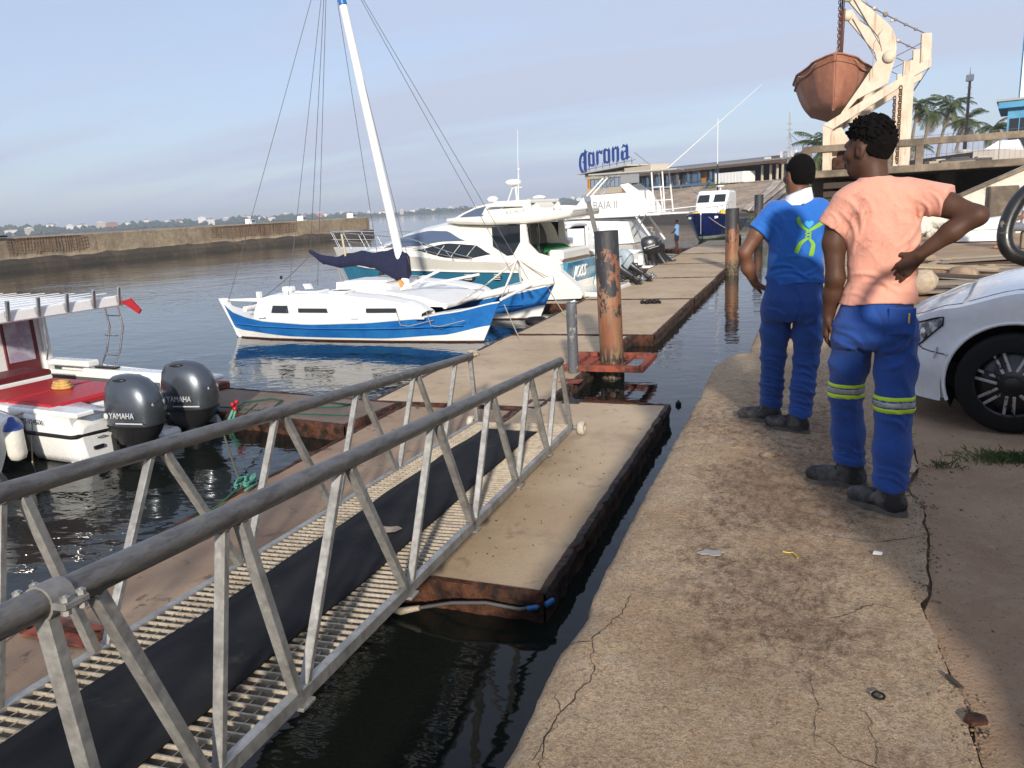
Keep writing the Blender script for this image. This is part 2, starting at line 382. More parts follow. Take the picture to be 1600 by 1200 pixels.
def sheet(name, xs_fn, ys, nx, zf, mt, attr=None, skirt=None):
    """ground sheet between xs_fn(y) = (x0, x1), spaced by ys, with height zf(x, y)"""
    vs = []; st = []; ny = len(ys)
    for y in ys:
        x0, x1 = xs_fn(y)
        for i in range(nx):
            x = x0+(x1-x0)*i/(nx-1); vs.append((x, y, zf(x, y)))
            if attr: st.append(attr(x, y))
    fs = [(j*nx+i, j*nx+i+1, (j+1)*nx+i+1, (j+1)*nx+i) for j in range(ny-1) for i in range(nx-1)]
    mi = [0]*len(fs)
    if skirt:      # worn wall below the left edge
        for k, dz in enumerate(skirt):
            base = len(vs)
            for j, y in enumerate(ys):
                x0 = xs_fn(y)[0]; vs.append((x0-.012*(k > 0)+.03*fbm(y, dz, 2.5, 4, 8)*(k > 0)+(-.006 if k == 0 else 0), y, (vs[j*nx][2] if k == 0 else 0)+dz))
                if attr: st.append(.3)
            for j in range(ny-1):
                if k == 0: a, b = j*nx, (j+1)*nx
                else: a, b = base-ny+j, base-ny+j+1
                fs.append((a, b, base+j+1, base+j)); mi.append(0 if k == 0 else 1)
    me = bpy.data.meshes.new(name); me.from_pydata(vs, [], fs); me.materials.append(mt); me.materials.append(wall_mat)
    me.polygons.foreach_set('material_index', mi); me.polygons.foreach_set('use_smooth', [True]*len(fs))
    if attr:
        at = me.attributes.new('stain', 'FLOAT', 'POINT'); at.data.foreach_set('value', st)
    me.update(); o = bpy.data.objects.new(name, me); COL.objects.link(o); return o

def zq(x, y):
    e = quay_edge(y); d = x-e
    z = .010*fbm(x, y, .9, 3, 11)+.006*fbm(x, y, 4, 4, 12)
    if d < .12: z -= .035*(1-d/.12)**2                       # worn arris
    return z
ys = [-3+.10*i for i in range(40)]+[1+.025*i for i in range(264)]+[7.6, 7.63, 7.655, 7.675, 7.70]+[7.8+.1*i for i in range(30)]+[11+.7*i for i in range(26)]
quay = sheet('quay', lambda y: (quay_edge(y), joint_x(y)-.006), ys, 56, zq, quay_mat, stain, skirt=(-.02, -.10, -.4, -.9, -1.5, -2.4))
tag(quay, kind='structure')
def ze(x, y):
    return -.012+.018*fbm(x, y, 1.3, 4, 15)+(.012*fbm(x, y, 6, 3, 16) if y < 8 else 0)
ys2 = [-8, -6, -4]+[-3+.12*i for i in range(100)]+[9+.5*i for i in range(60)]+[40, 50, 60]
earth = sheet('ground', lambda y: (joint_x(y)+.006, 60), [y for y in ys2 if y < 38.5], 2, ze, soil_mat)
bpy.data.objects.remove(earth)
def earth_sheet():
    mb = MB(); xs = [0, .05, .1, .15, .2, .3, .4, .5, .6, .7, .8, .9, 1, 1.2, 1.4, 1.6, 1.8, 2.1, 2.5, 3, 4, 5, 6, 8, 12, 20, 40, 60]
    vs = []; n = len(xs); ysx = [y for y in ys2 if y < 39]
    for y in ysx:
        x0 = joint_x(y)+.006
        for d in xs: vs.append((x0+d, y, ze(x0+d, y)))
    mb.add(vs, [(j*n+i, j*n+i+1, (j+1)*n+i+1, (j+1)*n+i) for j in range(len(ysx)-1) for i in range(n-1)], 0, True)
    # dark bottom of the open joint
    js = []
    for y in ysx: js += [(joint_x(y)-.03, y, -.035), (joint_x(y)+.03, y, -.035)]
    mb.add(js, [(2*j, 2*j+1, 2*j+3, 2*j+2) for j in range(len(ysx)-1)], 0)
    return tag(mb.build('ground', soil_mat), kind='structure')
earth_sheet()
# landing of the gangway and the quay behind the camera
mb = MB(); mb.box((26, -5.6, -1.2), (60.0, 5.1, 2.34), bev=.02); mb.box((-2.6, -4.4, -1.15), (3.4, 3.6, 2.3), bev=.03)
tag(mb.build('quay_landing', wall_mat), kind='structure')

# cracks: open dark lines in the slab
crack_mat = mk('crack_dirt', (.018, .013, .010), 1.0, var=.3)
def crack(pts, w, name='crack'):
    P = []
    for (a, b) in zip(pts, pts[1:]):
        L = max(2, int(math.hypot(b[0]-a[0], b[1]-a[1])/.018))
        for i in range(L):
            t = i/L; P.append((a[0]+(b[0]-a[0])*t, a[1]+(b[1]-a[1])*t))
    P.append(pts[-1]); vs = []
    for i, (x, y) in enumerate(P):
        q = .014*fbm(x, y, 14, 4, 21)+.010*fbm(x, y, 70, 3, 23); x += q; y += .004*fbm(y, x, 60, 3, 24); ww = .55*w*(.35+.9*abs(fbm(x, y, 9, 3, 22))+.5*random.random())*(.3 if i in (0, len(P)-1) else 1)
        dx = P[min(i+1, len(P)-1)][0]-P[max(i-1, 0)][0]; dy = P[min(i+1, len(P)-1)][1]-P[max(i-1, 0)][1]; l = math.hypot(dx, dy) or 1
        nx_, ny_ = -dy/l*ww, dx/l*ww
        vs += [(x+nx_, y+ny_, zq(x, y)+.0025), (x-nx_, y-ny_, zq(x, y)+.0025)]
    mb = MB(); mb.add(vs, [(2*i, 2*i+1, 2*i+3, 2*i+2) for i in range(len(P)-1)]); return mb.build(name, crack_mat, quay)
crack([(-.60, 2.70), (-.61, 2.58), (-.67, 2.34), (-.62, 2.15), (-.665, 1.95), (-.675, 1.83), (-.65, 1.70), (-.66, 1.4)], .0032)
crack([(-.77, 2.36), (-.67, 2.34)], .004); crack([(-.665, 1.95), (-.70, 2.02), (-.72, 2.05)], .003); crack([(-.66, 1.9), (-.69, 1.72)], .002)
crack([(.05, 2.05), (.13, 1.98), (.3, 1.93), (.45, 1.95)], .0022); crack([(.2, 2.2), (.22, 1.9), (.25, 1.7)], .0018); crack([(.05, 2.35), (.06, 2.15), (.05, 2.0)], .0015)
crack([(.12, 2.72), (.27, 2.86), (.40, 2.80)], .003); crack([(.1, 3.45), (.3, 3.42), (.52, 3.55)], .003); crack([(-.77, 4.6), (-.5, 4.7), (-.2, 4.66)], .003)
# spill of gravel along the joint
stone_mat = mk('gravel', (.24, .17, .115), .9, var=.35, col2=(.13, .10, .08), scale=20)
mb = MB()
for i in range(520):
    y = random.choice([random.uniform(1.6, 2.4), random.uniform(2.9, 4.4), random.uniform(3.9, 4.4), random.uniform(1.2, 6)])
    x = joint_x(y)+random.gauss(.0, .035); r = random.uniform(.002, .0065)
    mb.ball((x, y, zq(x, y)+r*.25 if x < joint_x(y) else ze(x, y)+r*.3), (r*random.uniform(.8, 1.5), r, r*.7), 5)
for i in range(420):
    x = random.uniform(-.7, 3.2); y = random.uniform(1.6, 8); r = random.uniform(.002, .007)
    mb.ball((x, y, (zq(x, y) if x < joint_x(y) else ze(x, y))+r*.2), (r*random.uniform(.8, 1.7), r, r*.6), 5)
tag(mb.build('gravel', stone_mat), 'loose gravel strewn along the open joint in the concrete', 'gravel', kind='stuff')

# ------------------------------------------------------------------ pontoons
def dock_mat(name, c1, c2, wet):
    t = NT(name); v = t.coord('Position'); n1 = t.noise(v, .7, 7, .6); n2 = t.noise(v, 5, 8, .68, .5); n3 = t.noise(v, 50, 5, .7)
    c = t.mix(t.ramp(n1, .35, .68), c1, c2); c = t.mix(t.math('MULTIPLY', t.ramp(n3, .52, .7), .4), c, (.17, .12, .085))
    c = t.mix(t.math('MULTIPLY', t.ramp(n2, .57, .66), wet), c, (.095, .06, .042))
    c = t.mix(t.math('MULTIPLY', t.ramp(t.noise(v, 1.7, 6, .6), .52, .72), .45), c, (.22, .165, .12))
    t.set(c, .85); t.bump(t.math('ADD', n2, t.math('MULTIPLY', n3, .6)), .4, .012); return t.mat
dock_a = dock_mat('pontoon_concrete', (.42, .305, .19), (.53, .41, .27), .35)
dock_b = dock_mat('stained_pontoon_concrete', (.22, .14, .092), (.38, .27, .175), .9)
dock_c = dock_mat('dark_pontoon_concrete', (.13, .09, .07), (.21, .155, .12), .8)
barn = mk('barnacled_black_steel', (.028, .022, .018), .7, var=.5, col2=(.12, .055, .03), scale=6, lo=.46, hi=.6, bump=1.0, bscale=22, bdist=.04)

def crust(mb, a, b, z0, z1, out, seed, step=.06, amp=.03, m=0):
    """a corroded steel edge from a to b: ragged profile, shells and scale"""
    a, b = Vector(a), Vector(b); L = (b-a).length; n = max(2, int(L/step)); out = Vector(out); rows = []
    for i in range(n+1):
        p = a+(b-a)*i/n; row = []
        for (dz, do) in ((z1-.004, -.055), (z1+.012, -.03), (z1+.006, .012), (z1-.05, .03), ((z0+z1)/2, .014), (z0+.03, .02), (z0, .0)):
            q = fbm(p.x*1.3+p.y+seed, dz*3+do*9, 6.0, 3, seed)
            row.append(p+out*(do+amp*q)+Vector((0, 0, dz+.35*amp*q)))
        rows.append(row)
    mb.loft(rows, m, False, False, closed=False)

def pontoon(x0, x1, y0, y1, label, mt, rot=0., z=-1.2, edges='nsew', seed=1, edge_mat=None):
    t = thing('pontoon', label, 'pontoon', ((x0+x1)/2, (y0+y1)/2, -1.42), rot, 'pontoons of the floating jetty')
    hx, hy = (x1-x0)/2, (y1-y0)/2; zt = z+1.42
    mb = MB(); nx = max(4, int(hx*2/.15)); ny = max(4, int(hy*2/.15))
    mb.grid(lambda u, w: (-hx+.03+u*(2*hx-.06), -hy+.03+w*(2*hy-.06), zt+.006*fbm(u*hx*2, w*hy*2, 1.5, 3, seed)), nx, ny)
    mb.build('deck', mt, t)
    mb = MB(); mb.box((0, 0, zt/2-.3), (2*hx-.08, 2*hy-.08, zt+.56)); mb.build('float', barn, t)
    em = edge_mat or barn
    for k, (a, b, o) in dict(s=((-hx, -hy, 0), (hx, -hy, 0), (0, -1, 0)), n=((hx, hy, 0), (-hx, hy, 0), (0, 1, 0)), e=((hx, -hy, 0), (hx, hy, 0), (1, 0, 0)), w=((-hx, hy, 0), (-hx, -hy, 0), (-1, 0, 0))).items():
        if k in edges:
            mb = MB(); crust(mb, a, b, -.08, zt, o, seed+ord(k)); mb.build('edge_beam', rust if (k in 'sn' and edge_mat is None) or em is rust else em, t)
    return t
pontoon(-3.66, -1.70, 4.72, 10.08, 'tan concrete pontoon with black barnacled edge beside the quay, gangway resting on it', dock_a, seed=3)
pontoon(-5.42, -3.70, -1.4, 3.30, 'brown stained pontoon under the near end of the gangway', dock_b, seed=5, edge_mat=rust)
pontoon(-5.42, -3.70, 3.40, 9.50, 'brown stained pontoon left of the gangway, green rope knotted on its edge', dock_b, seed=6, edge_mat=rust)
long_labels = ['pontoon of the long jetty carrying the near rusty pile', 'second pontoon of the long jetty, just past the near pile', 'third pontoon of the long jetty, behind the tall near pile',
               'fourth pontoon of the long jetty, beside the tilted grey outboards', 'fifth pontoon of the long jetty, ending by the far black pile', 'sixth pontoon of the long jetty, by the navy boat', 'last pontoon of the long jetty, near the shore']
for i, lb in enumerate(long_labels):
    y0 = 9.60+5.92*i; pontoon(-6.05+.06*math.sin(i*2.1), -3.40 if i == 0 else -2.92+.04*math.sin(i*3.3), y0+.03, y0+5.87, lb, [dock_a, dock_a, dock_a][i % 3], seed=20+i, rot=R(.25*math.sin(i*1.7)))
pontoon(-9.45, -5.62, 8.62, 9.86, 'dark brown finger pontoon behind the two grey outboards, green rope lying on it', dock_c, rot=R(-7.5), seed=41, edge_mat=rust)
pontoon(-9.8, -6.2, 21.0, 21.75, 'short finger pontoon beside the swim platform of the cream yacht', dock_a, seed=43, z=-1.26)
pontoon(-10.2, -6.2, 26.0, 26.6, 'rusty finger pontoon under the tilted pale outboards', dock_c, seed=44, z=-1.26)
pontoon(-10.2, -6.2, 31.6, 32.2, 'rusty finger pontoon next to the big black outboards', dock_c, seed=45, z=-1.26)
pontoon(-10.2, -6.2, 44.6, 45.4, 'far finger pontoon below the person in blue', dock_c, seed=46, z=-1.26)

# dirt specks and droppings on the near pontoon are lumps of dried mud
mb = MB()
for i in range(60):
    x = random.uniform(-3.4, -1.85); y = random.uniform(4.9, 8.4); r = random.choice([.008, .01, .012, .03 if i % 9 == 0 else .009])
    mb.ball((x, y, -1.195), (r, r*random.uniform(.5, 1), r*.4), 6)
tag(mb.build('mud_specks', mk('dry_mud', (.07, .045, .03), 1)), 'dark mud specks scattered over the tan pontoon', 'mud', kind='stuff')

# hinge plates with a rope loop between pontoons
def hinge(x, y, label):
    t = thing('hinge_plate', label, 'hinge', (x, y, -1.19), 0, 'hinges between pontoons')
    mb = MB(); mb.box((0, 0, .008), (.9, .12, .012), bev=.003); mb.box((0, .14, .008), (.9, .10, .012), bev=.003); mb.build('plate', red_oxide, t)
    mb = MB(); mb.tube([(-.4, .07, .02), (.4, .07, .02)], .018, 8); mb.build('pin', rust, t)
    mb = MB(); mb.tube([(.12+.05*math.cos(a)*1.2, .07+.09*math.sin(a), .03+.02*math.sin(2*a)) for a in [i*.4 for i in range(17)]], .010, 6); mb.build('loop', rust, t)
hinge(-4.55, 3.28, 'red oxide hinge between the two brown pontoons left of the gangway')

# ------------------------------------------------------------------ gangway
galv = mk('galvanised_steel', (.42, .41, .38), .5, .55, var=.2, col2=(.30, .29, .27), scale=5, streak=((.22, .20, .17), 9, .55, .75))
rail_mat = mk('dull_grey_pipe', (.20, .19, .175), .45, .6, var=.25, col2=(.13, .12, .11), scale=8, streak=((.26, .22, .17), 7, .58, .72), stretch=(3, .6, 3))
grate_mat = mk('grating_steel', (.46, .40, .31), .65, .25, var=.25, col2=(.33, .27, .2), scale=9)
def gw(k, h=0., w=0.):      # k counts bays of 1.2 m along the right chord; w to the left
    return Vector((-(2.1+.1*k)-w, 2.51+1.2*k, -.6-.1*k+h))
GWW = 1.22
def hr(k): return .965-.022*k
def gangway():
    t = thing('gangway', 'galvanised steel gangway with pipe handrails leading down to the pontoon', 'gangway', (0, 0, 0))
    k0, k1 = -4.0, 5.0
    for w in (0, GWW):
        mb = MB(); mb.beam(gw(k0, .0, w), gw(k1, .0, w), .05, .075, bev=.006); mb.build('bottom_chord', galv, t)
        ke = 4.62 if w == 0 else 4.9
        mb = MB(); mb.tube([gw(k0, hr(k0), w)]+[gw(k, hr(k), w) for k in (-2, -.9)]+[gw(k, hr(k), w) for k in (0, 1, 2, 3, 4, ke)], .046, 16)
        rl = mb.build('handrail', rail_mat, t)
        bots = [-3.5, -2.5, -1.5, -.5, 0, 1, 2, 3, 4]; tops = [-4, -3, -2, -.85, -.25, .5, 1.5, 2.5, 3.5, 4.5]
        for i, b in enumerate(bots):
            for j, tp in enumerate((tops[i], tops[i+1])):
                if b == -1.5 and j == 1: continue      # the upright at the clamp takes its place
                g = .045 if j == 0 else -.045
                mb = MB(); A = gw(b+(-.02 if j == 0 else .02), -.01, w); B = gw(tp+g, hr(tp)-.035, w)
                if j == 0: mb.beam(A, B, .05, .046, bev=.004)
                else: mb.beam(A, B, .046, .036, bev=.004)
                tb = mb.build('truss_bar', galv, t)
                if b > -1.6:
                    mb = MB(); mb.ball(B-Vector((0, 0, .004)), (.034, .040, .016), 7); mb.build('weld_bead', rail_mat, tb)
            mb = MB(); mb.box(gw(b, -.045, w), (.09, .10, .02), bev=.004); mb.build('gusset', galv, t)
        mb = MB(); mb.beam(gw(k1-.03, 0, w), gw(ke-.02, hr(ke)+.01, w), .05, .05, bev=.004); mb.build('end_post', galv, t)
        mb = MB(); mb.beam(gw(-.90, -.02, w), gw(-.95, hr(-1)-.02, w), .055, .045, bev=.005); mb.build('end_post', galv, t)
    # grating: cross bars, then rods, all resting between the chords
    n = 118; d = (gw(k1)-gw(k0)); L = d.length; step = .066
    bar = MB(); bar.box((0, 0, 0), (GWW-.05, .012, .042), bev=.002); bar = bar.mesh('cross_bar', grate_mat)
    rot = d.to_track_quat('Y', 'Z').to_euler(); i = 0; s = .05
    while s < L-.05:
        p = gw(k0+(k1-k0)*s/L, .012, GWW/2); put('cross_bar', bar, t, p, (rot[0], 0, rot[2])); s += step
    for w in [.09+.07*i for i in range(3)]+[GWW-.09-.07*i for i in range(3)]:
        mb = MB(); mb.tube([gw(k0, .02, w), gw(k1, .02, w)], .004, 5); mb.build('grating_rod', grate_mat, t)
    for k in [-3, -2, -1, 0, 1, 2, 3, 4, 4.93]:
        mb = MB(); mb.beam(gw(k, -.03, .03), gw(k, -.03, GWW-.03), .05, .04, bev=.004); mb.build('floor_beam', galv, t)
    # rollers at the foot
    for w in (-.12, GWW+.10):
        mb = MB(); M_ = Matrix.Rotation(R(90), 3, 'Y')
        prof = [(.03, -.04), (.075, -.04), (.085, -.02), (.085, .02), (.075, .04), (.03, .04), (.03, -.04)]
        c = gw(5.02, 0, w); c.z = -1.2+.088; mb.lathe(prof, c, 20, 0, M_, caps=False); wl = mb.build('roller', mk('worn_nylon', (.50, .45, .36), .6, var=.25) if w < 0 else MATS['worn_nylon'], t)
        mb = MB(); a = gw(5.0, 0, w); mb.cyl(c+Vector((-.12, 0, 0)) if w < 0 else c+Vector((.12, 0, 0)), c, .022, seg=8); mb.build('axle', galv, t)
    # split clamp with four bolts round the near handrail
    p = gw(-.93, hr(-.93)); dr = d.normalized(); cl = MB()
    cl.tube([p-dr*.040, p+dr*.040], .054, 16)
    x = dr.cross(Vector((0, 0, 1))).normalized(); z = x.cross(dr)
    for sx in (-1, 1): cl.beam(p+x*sx*.075-dr*.045, p+x*sx*.075+dr*.045, .05, .022, bev=.004)
    co = cl.build('clamp', mk('cast_aluminium', (.27, .26, .24), .65, .5, var=.3, bump=.3), t)
    for sx in (-1, 1):
        for sy in (-1, 1):
            q = p+x*sx*.085+dr*sy*.028; mb = MB(); mb.cyl(q-z*.03, q+z*.03, .007, seg=8); mb.cyl(q+z*.012, q+z*.026, .014, seg=6, smooth=False); mb.cyl(q-z*.026, q-z*.012, .014, seg=6, smooth=False); mb.build('bolt', galv, co)
gangway()
# rubber mat lying along the grating
def mat_strip():
    mb = MB(); k0, k1 = -4, 4.55
    def fn(u, w):
        k = k0+(k1-k0)*w; p = gw(k, .050, GWW*.5-.33+.66*u-.02*math.sin(k*1.3))
        p.z += .006*math.sin(k*5.1+u*2)+.004*fbm(u*3, k*2, 2, 3, 31)
        if w > .97: p.z += (w-.97)*.25*abs(u-.4)
        return p
    mb.solid(fn, 8, 120, (0, 0, -.007))
    t = NT('rubber_mat'); v = t.coord('Position'); n = t.noise(v, 1.5, 6, .6); f = t.noise(v, 60, 4, .6)
    c = t.mix(t.ramp(n, .4, .7), (.012, .012, .013), (.028, .027, .027)); c = t.mix(t.math('MULTIPLY', t.ramp(t.noise(v, 4, 6, .7), .60, .75), .4), c, (.12, .10, .08))
    t.set(c, .75); t.b.inputs['Specular IOR Level'].default_value = .15; t.bump(t.math('ADD', t.math('MULTIPLY', f, .3), t.noise(v, 9, 4)), .35, .012)
    tag(mb.build('rubber_mat', t.mat), 'long black rubber mat lying down the middle of the gangway', 'mat')
    # hole worn through the mat: a scrap of sand coloured board lying on it
    mb = MB(); c = gw(1.62, .062, .52); pts = [(-.11, 0), (-.06, .05), (.0, .055), (.05, .09), (.10, .06), (.09, -.02), (.03, -.05), (-.05, -.03)]
    mb.prism(pts, c, (1, 0, -.02), (0, 1, -.083), .003); tag(mb.build('cardboard_scrap', mk('scrap_board', (.42, .33, .24), .9, var=.2)), 'torn tan scrap lying on the black gangway mat', 'scrap')
mat_strip()

# ------------------------------------------------------------------ piles
def pile_mat(name, black_top):
    t = NT(name); v = t.coord('Object', (1, 1, .35)); oc = t.n('ShaderNodeTexCoord').outputs['Object']; sp = t.n('ShaderNodeSeparateXYZ'); t.l(oc, sp.inputs[0])
    n = t.noise(v, 3.2, 7, .65); n2 = t.noise(v, 14, 5, .65); z = sp.outputs['Z']
    c = t.mix(t.ramp(n2, .35, .65), (.26, .078, .035), (.17, .085, .042))
    c = t.mix(t.ramp(t.noise(t.coord('Object', (1, 1, .12)), 5, 5, .6), .45, .65), c, (.30, .17, .09))
    big = t.noise(t.coord('Object', (1, 1, .55)), 4.5, 6, .7); f = t.math('ADD', t.math('MULTIPLY', t.math('SUBTRACT', z, black_top), .55), t.math('MULTIPLY', t.math('SUBTRACT', big, .5), 3.4))
    c = t.mix(t.ramp(f, -.08, .10), c, (.026, .026, .030))
    c = t.mix(t.math('MULTIPLY', t.ramp(n2, .58, .66), .5), c, (.10, .10, .11))
    c = t.mix(t.ramp(z, .35, .62, (1, 1, 1), (0, 0, 0)), c, t.mix(t.ramp(t.noise(v, 20, 4), .45, .6), (.035, .025, .018), (.20, .15, .09)))
    t.set(c, .6, .1); t.bump(n2, .35, .012); return t.mat
def pile(name, x, y, r, h, label, mt):
    mb = MB(); mb.lathe([(r*.98, -1.2), (r, -.2), (r*1.0, h*.5), (r*1.0, h*.502), (r*1.012, h*.505), (r*1.0, h*.51), (r, h-.01), (r*.97, h), (r*.93, h), (r*.92, h-.03), (.001, h-.03)], seg=40)
    o = mb.build(name, mt, loc=(x, y, -1.42)); tag(o, label, 'pile'); return o
pm1 = pile_mat('painted_rusty_pile', 1.55); pm2 = pile_mat('blackened_pile', 1.4)
near_pile = pile('steel_pile', -3.08, 12.62, .20, 2.47, 'thick rusty steel pile with black paint peeling from its upper half', pm1)
near_pile.rotation_euler = (0, R(-1.2), 0)
pile('steel_pile', -2.70, 30.4, .25, 2.46, 'slimmer looking black topped pile far down the jetty beside the blue shirt', pm2)
pile('steel_pile', -2.75, 47.5, .25, 2.9, 'distant dark pile showing just above the blue shoulder', pm2)
mb = MB(); mb.lathe([(.085, 0), (.088, .3), (.084, .6), (.09, 1.0), (.086, 1.15), (.07, 1.17), (.001, 1.17)], seg=20)
gp = mb.build('mooring_post', mk('grey_scuffed_plastic', (.10, .105, .115), .55, var=.4, col2=(.34, .34, .34), scale=7, lo=.58, hi=.66), loc=(-3.56, 11.9, -1.2)); tag(gp, 'slim scuffed grey post standing on the jetty left of the pile', 'post')
mb = MB(); mb.cyl((-.05, 0, 1.14), (.07, 0, 1.19), .018, seg=8); mb.build('cap', white_paint, gp)
def pile_bracket():
    t = thing('pile_bracket', 'red oxide steel guide frame around the foot of the near pile', 'bracket', (-3.08, 12.62, -1.14))
    for a, b in (((-.75, -.62, 0), (.62, -.62, 0)), ((-.75, .5, 0), (.62, .5, 0)), ((.62, -.66, 0), (.62, .54, 0)), ((-.55, -.6, 0), (-.55, .5, 0))):
        mb = MB(); mb.beam(a, b, .09, .10, bev=.006); mb.build('channel', red_oxide, t)
    mb = MB()
    for i in range(5):
        mb.beam((-.30+.14*i, -.555, .0), (-.30+.14*i+.05, .45, .0), .02, .05)
    mb.box((-.45, -.0, -.03), (.5, 1.0, .03)); mb.build('rungs', red_oxide, t)
    mb = MB(); mb.box((-.35, -1.32, -.06), (.34, .26, .02), bev=.004); mb.build('base_plate', red_oxide, t)
pile_bracket()
# ------------------------------------------------------------------ breakwater
bw_mat = mk('breakwater_concrete', (.36, .285, .185), .92, var=.25, col2=(.26, .19, .12), scale=.35, lo=.4, hi=.65, bump=.5, bscale=3, bdist=.1, kind='Position', streak=((.10, .07, .05), .5, .55, .8))
bw_dark = mk('wet_breakwater_foot', (.060, .048, .034), .9, var=.3, col2=(.10, .075, .05), scale=.5, kind='Position', bump=.5, bscale=3, bdist=.1)
rebar_mat = mk('rusted_rebar', (.27, .16, .10), .9, var=.4, scale=2)
def breakwater():
    t = thing('breakwater', 'long tan concrete breakwater wall with exposed rusty mesh across the harbour', 'breakwater', (-63, 60, -1.42))
    X0, XE = -64.0, -60.3
    y = -40.; i = 0
    cuts = [-40, -22, -5, 10, 22, 33, 44.5, 56, 67, 78, 89, 99.5]
    def wall_x(y): return X0+(XE-X0)*max(0, (y-60))/40 if y > 60 else X0
    for a, b in zip(cuts, cuts[1:]):
        mb = MB(); x0, x1 = wall_x(a), wall_x(b); pr = [(0.05, 2.78), (.10, 2.72), (.12, 1.6), (.20, 1.0), (.45, .62)]
        rings = []; N = 14
        for j in range(N+1):
            w = j/N; yy = a+.012+(b-a-.024)*w; xx = x0+(x1-x0)*w; q = fbm(yy, 1.0, .5, 4, 51)
            dep = sum(.22*max(0, 1-abs((yy-c)/h)**6) for c, h in ((51, 4.0), (77.5, 7.0)))
            rings.append([(xx-6-63*0, yy, 2.78), (xx, yy, 2.78+.03*q), (xx+.06, yy, 2.68), (xx+.06-dep, yy, 2.45), (xx+.08+.1*q-dep, yy, 1.6), (xx+.10+.12*q-dep*.7, yy, 1.15+.1*q), (xx+.16, yy, .95+.2*q)])
        rings = [[(p[0]+63, p[1]-60, p[2]) for p in r_] for r_ in rings]
        mb.loft(rings, 0, False, False, closed=False); mb.build('wall_panel', bw_mat, t)
        mb = MB(); mb.loft([[(r_[-1][0], r_[-1][1], r_[-1][2]), (r_[-1][0]+.35, r_[-1][1], .5), (r_[-1][0]+.55, r_[-1][1], -1)] for r_ in rings], 0, False, False, closed=False); mb.build('wall_foot', bw_dark, t)
    # end face
    mb = MB(); mb.box((-4.2, -30, .8), (6.0, 140, 3.3)); mb.build('core', bw_mat, t)
    mb = MB(); xe = wall_x(99.5)+63; mb.box((xe-4.2, 39.8, 1.35), (8.5, .9, 2.9), bev=.05); mb.build('end_block', bw_mat, t)
    mb = MB(); mb.box((xe-4.2, 40.1, .0), (9.2, 1.0, 1.9)); mb.build('end_foot', bw_dark, t)
    # bared reinforcement
    for (c, h, nb) in ((51, 4.0, 27), (77.5, 7.0, 44)):
        mb = MB()
        for k in range(nb):
            yy = c-h+2*h*k/(nb-1)+random.uniform(-.06, .06); xx = wall_x(yy)+.05+63
            mb.beam((xx, yy-60, 1.15+random.uniform(0, .5)), (xx+random.uniform(-.05, .05), yy-60, 2.62), .035, .035)
        for z in (1.55, 1.85, 2.15, 2.45): mb.beam((wall_x(c-h)+63.08, c-h-60, z), (wall_x(c+h)+63.08, c+h-60, z), .035, .035)
        mb.build('rebar_mesh', rebar_mat, t)
    mb = MB(); mb.box((wall_x(83)+63.12, 83-60+7, 2.05), (.05, 1.0, .95)); mb.build('notice_board', white_paint, t)
    mb = MB(); mb.beam((-63.8+63, -110+10, 2.95), (-63.8+63, 47-60, 2.92), .25, .16); mb.build('pipe', black_rubber, t)
breakwater()
